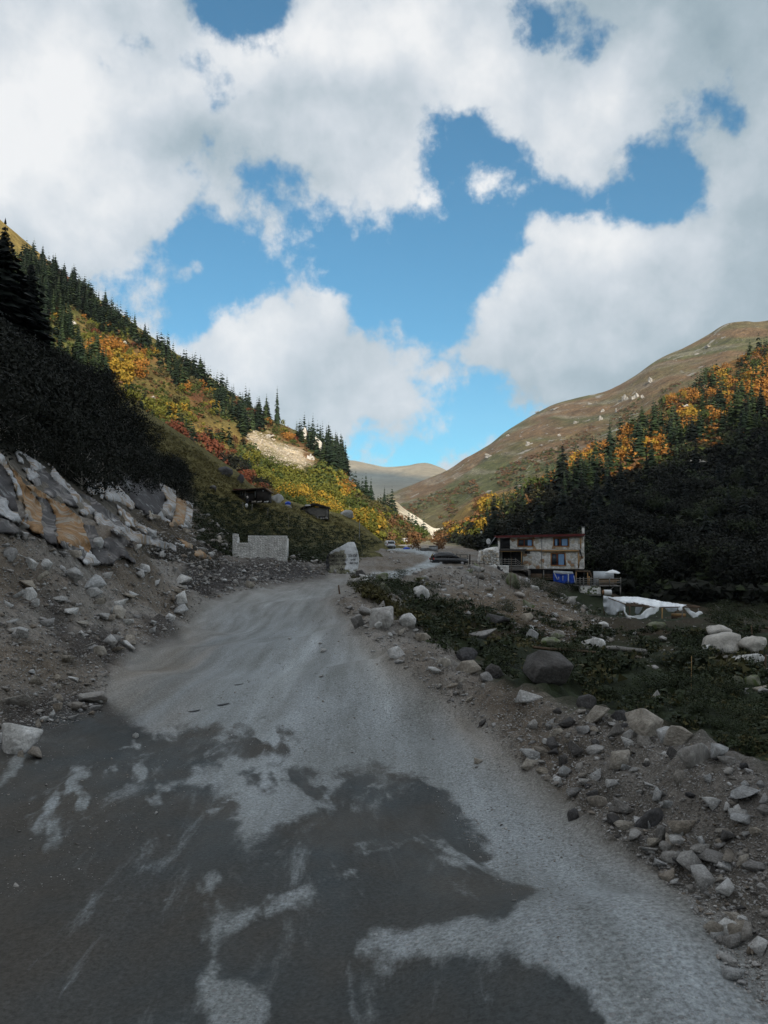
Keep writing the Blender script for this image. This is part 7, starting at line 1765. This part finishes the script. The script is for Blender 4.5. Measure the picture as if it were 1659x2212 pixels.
# ---- weeds and grass
items = []
for (u, v, p, nn) in scat(GRASSV, 'ground', 10500, .05, 41, 200000):
    if u > 800 or v > 800 or p.y < 12 or (598 < u < 712 and 600 < v < 630): continue
    h = random.uniform(.2, .5)*(1.35 if p.y > 30 else .7 if p.y > 18 else .42)*(1.7 if random.random() < .06 else 1)
    items.append(((p.x, p.y, p.z-.03), (h*1.25, h*1.25, h), random.uniform(0, 6.28), 0, random.randrange(6), 0 if random.random() < .8 else 1))
for (u, v, p, nn) in scat([(352, 574), (372, 590), (400, 612), (420, 626), (400, 620), (380, 604), (352, 590)], 'ground', 120, 0, 42): items.append(((p.x, p.y, p.z), (.4, .4, .35), random.uniform(0, 6.28), 0, random.randrange(6), 1))
scatter_mesh('weeds_grass', items, WEED, [M['weed'], M['olive']], 'dark weeds and dead stalks overgrowing the gully and meadow')
items = []
LG = [(106, 398), (134, 412), (168, 432), (203, 455), (239, 480), (256, 492), (300, 508), (341, 518), (381, 543), (350, 556), (320, 562), (232, 558), (195, 540), (192, 505), (194, 484), (160, 452)]
for (u, v, p, nn) in scat(LG, 'L1', 3600, 0, 43, 200000):
    h = random.uniform(.25, .55); items.append(((p.x, p.y, p.z-.03), (h*1.6, h*1.6, h), random.uniform(0, 6.28), 0, random.randrange(6), 0 if v > 480+(u-150)*.25 else 1))
M['spur_grass'] = leafmat('spur_grass', [(.09, .082, .035), (.16, .14, .055), (.18, .145, .06)])
scatter_mesh('spur_grass', items, WEED, [M['weed'], M['spur_grass']], 'short rough grass on the shaded spur')
# scree on the left mountain
items = []
for (u, v, p, nn) in scat([(x, y) for x, y in SCREE], 'M1', 1500, 0, 44):
    s = (.5+2.6*random.random()**3)*p.y/F; items.append(((p.x, p.y, p.z), (s, s*.8, s*.7), random.uniform(0, 6.28), .3, random.randrange(8), 0))
for (u, v, p, nn) in scat([(392, 500), (404, 508), (419, 518), (436, 530), (450, 532), (445, 545), (425, 545), (400, 525)], 'spoil', 400, 0, 45):
    s = (.4+1.0*random.random()**3)*p.y/F; items.append(((p.x, p.y, p.z), (s, s*.8, s*.7), random.uniform(0, 6.28), .3, random.randrange(8), 0))
scatter_mesh('scree_rubble', items, LOWT, [M['scree_stone']], 'pale scree stones on the left mountain and the spoil bank')
# pale crags
CR = [('M1', 295, 430, 6, 12), ('M1', 303, 438, 6, 16), ('M1', 317, 452, 8, 22), ('M1', 313, 460, 6, 10), ('M1', 335, 458, 13, 20), ('M1', 340, 466, 9, 16), ('M1', 330, 466, 10, 10), ('M1', 124, 345, 7, 7), ('M1', 134, 341, 6, 9), ('M1', 188, 367, 8, 10), ('M1', 222, 389, 8, 11), ('M1', 72, 324, 6, 7), ('M1', 241, 418, 10, 5), ('M1', 154, 398, 6, 5), ('M1', 206, 376, 5, 5), ('M1', 250, 424, 7, 6), ('M1', 268, 436, 9, 5),
      ('M3', 555, 409, 14, 6), ('M3', 539, 412, 8, 4), ('M3', 529, 445, 9, 9), ('M3', 489, 457, 12, 9), ('M3', 625, 400, 8, 13), ('M3', 634, 399, 9, 14), ('M3', 643, 398, 5, 8), ('M3', 651, 382, 9, 11), ('M3', 617, 412, 5, 8), ('M3', 601, 420, 5, 10), ('M3', 602, 412, 5, 7), ('M3', 509, 436, 6, 5), ('M3', 576, 423, 8, 6), ('M3', 710, 346, 12, 5), ('M3', 698, 354, 9, 4), ('M3', 723, 338, 7, 4), ('M3', 560, 436, 5, 6), ('M3', 545, 452, 6, 3), ('M3', 590, 404, 7, 4), ('M3', 518, 462, 6, 4),
      ('M4', 733, 392, 10, 20), ('M4', 745, 388, 7, 12), ('M4', 706, 388, 7, 6), ('M4', 660, 400, 6, 6), ('M4', 686, 408, 6, 7), ('M4', 569, 475, 5, 6), ('M4', 702, 462, 14, 7), ('M4', 715, 345, 5, 5)]
CRG = []
for i in range(5):
    r_ = np.random.default_rng(900+i); V = []; Fq = []; o_ = 0
    for k in range(6):
        v_, f_ = rock_geo(950+i*7+k, 3, (1, .9, 1.5), 6, .07); sc_ = r_.uniform(.35, .75); v_ = v_*np.array([sc_, sc_, sc_*r_.uniform(.7, 1.5)])+np.array([r_.uniform(-.36, .36), r_.uniform(-.2, .2), 0])
        V.append(v_); Fq.append(f_+o_); o_ += len(v_)
    V = np.concatenate(V); V /= np.ptp(V[:, 0]); CRG.append((mesh_np('crag', V, np.concatenate(Fq), [M['rock_white']]), V[:, 2].max()))
CRG_G = [c_[0].copy() for c_ in CRG]; M['crag_grey'] = rockmat('crag_grey', [(.30, .29, .27), (.42, .41, .38)], (.16, .15, .11), .6, scale=.15)
for c_ in CRG_G: c_.materials.clear(); c_.materials.append(M['crag_grey'])
for i, (sf, u, v, w, hh) in enumerate(CR):
    q = on(sf, u, v)
    if q is None: continue
    p = q[0]; s = w*p.y/F*(.75 if sf == 'M3' else 1.45)
    lab, grp = {'M1': ('pale crag breaking through the trees of the left mountainside', 'crags on the left mountain'), 'M3': ('pale crag on the bare grassy slope of the right mountain', 'crags on the right mountain'), 'M4': ('pale crag among the trees of the right forested slope', 'crags on the forested slope')}[sf]
    cm_, ch_ = CRG[i % 5]; cm_ = CRG_G[i % 5] if sf == 'M3' else cm_; o = link('crag', cm_, loc=(p.x, p.y, p.z-.15*s), rot=(0, random.uniform(-.2, .2), random.uniform(-.6, .6))); o.scale = (s*1.05, s, hh*p.y/F/ch_*(.55 if sf == 'M3' else .8)); tag(o, lab, 'crag', grp)
items = []
for (u, v, p, nn) in scat([(400, 505), (450, 475), (522, 425), (607, 396), (659, 364), (725, 328), (768, 324), (740, 345), (680, 380), (620, 424), (540, 470), (470, 495), (430, 520)], 'M3', 420, .8, 46):
    s = (.7+2.4*random.random()**3)*p.y/F; items.append(((p.x, p.y, p.z-s*.15), (s*1.3, s, s*.5), random.uniform(0, 6.28), .3, random.randrange(8), 0))
M['alp_stone'] = rockmat('alp_stone', [(.18, .165, .14), (.30, .285, .26)], island=True, scale=.05)
scatter_mesh('alpine_rubble', items, LOWT, [M['alp_stone']], 'scattered pale stones on the bare right mountain')
items = []
for (u, v, p, nn) in scat([(395, 510), (470, 480), (560, 445), (640, 400), (700, 372), (650, 405), (590, 450), (500, 490), (440, 528)], 'M3', 900, .4, 47):
    h = random.uniform(2, 5); items.append(((p.x, p.y, p.z), (h*1.8, h*1.8, h), random.uniform(0, 6.28), 0, random.randrange(6), random.choice([0, 1, 1, 2])))
scatter_mesh('heath_undergrowth', items, LF_SC, [M['olive'], M['rust'], M['green']], 'heath scrub on the lower part of the bare mountain')
print('counts', len(CONS), len(BRO), len(bpy.data.objects), sum(len(m.loop_triangles) if m.calc_loop_triangles() is None else 0 for m in bpy.data.meshes))

# ---- the valley air
hm = bpy.data.materials.new('haze_air'); hm.use_nodes = True; hn = hm.node_tree; hn.nodes.clear()
ho = hn.nodes.new('ShaderNodeOutputMaterial'); hv = hn.nodes.new('ShaderNodeVolumePrincipled'); hn.links.new(hv.outputs[0], ho.inputs['Volume'])
hv.inputs['Color'].default_value = (0.80, 0.90, 1.0, 1); hv.inputs['Density'].default_value = 0.00005; hv.inputs['Anisotropy'].default_value = 0.1
hz_ = link('haze', box_me('haze', -5200, 5200, -3000, 5200, -80, 900, hm)); tag(hz_, 'thin blue air filling the valley', kind='stuff')
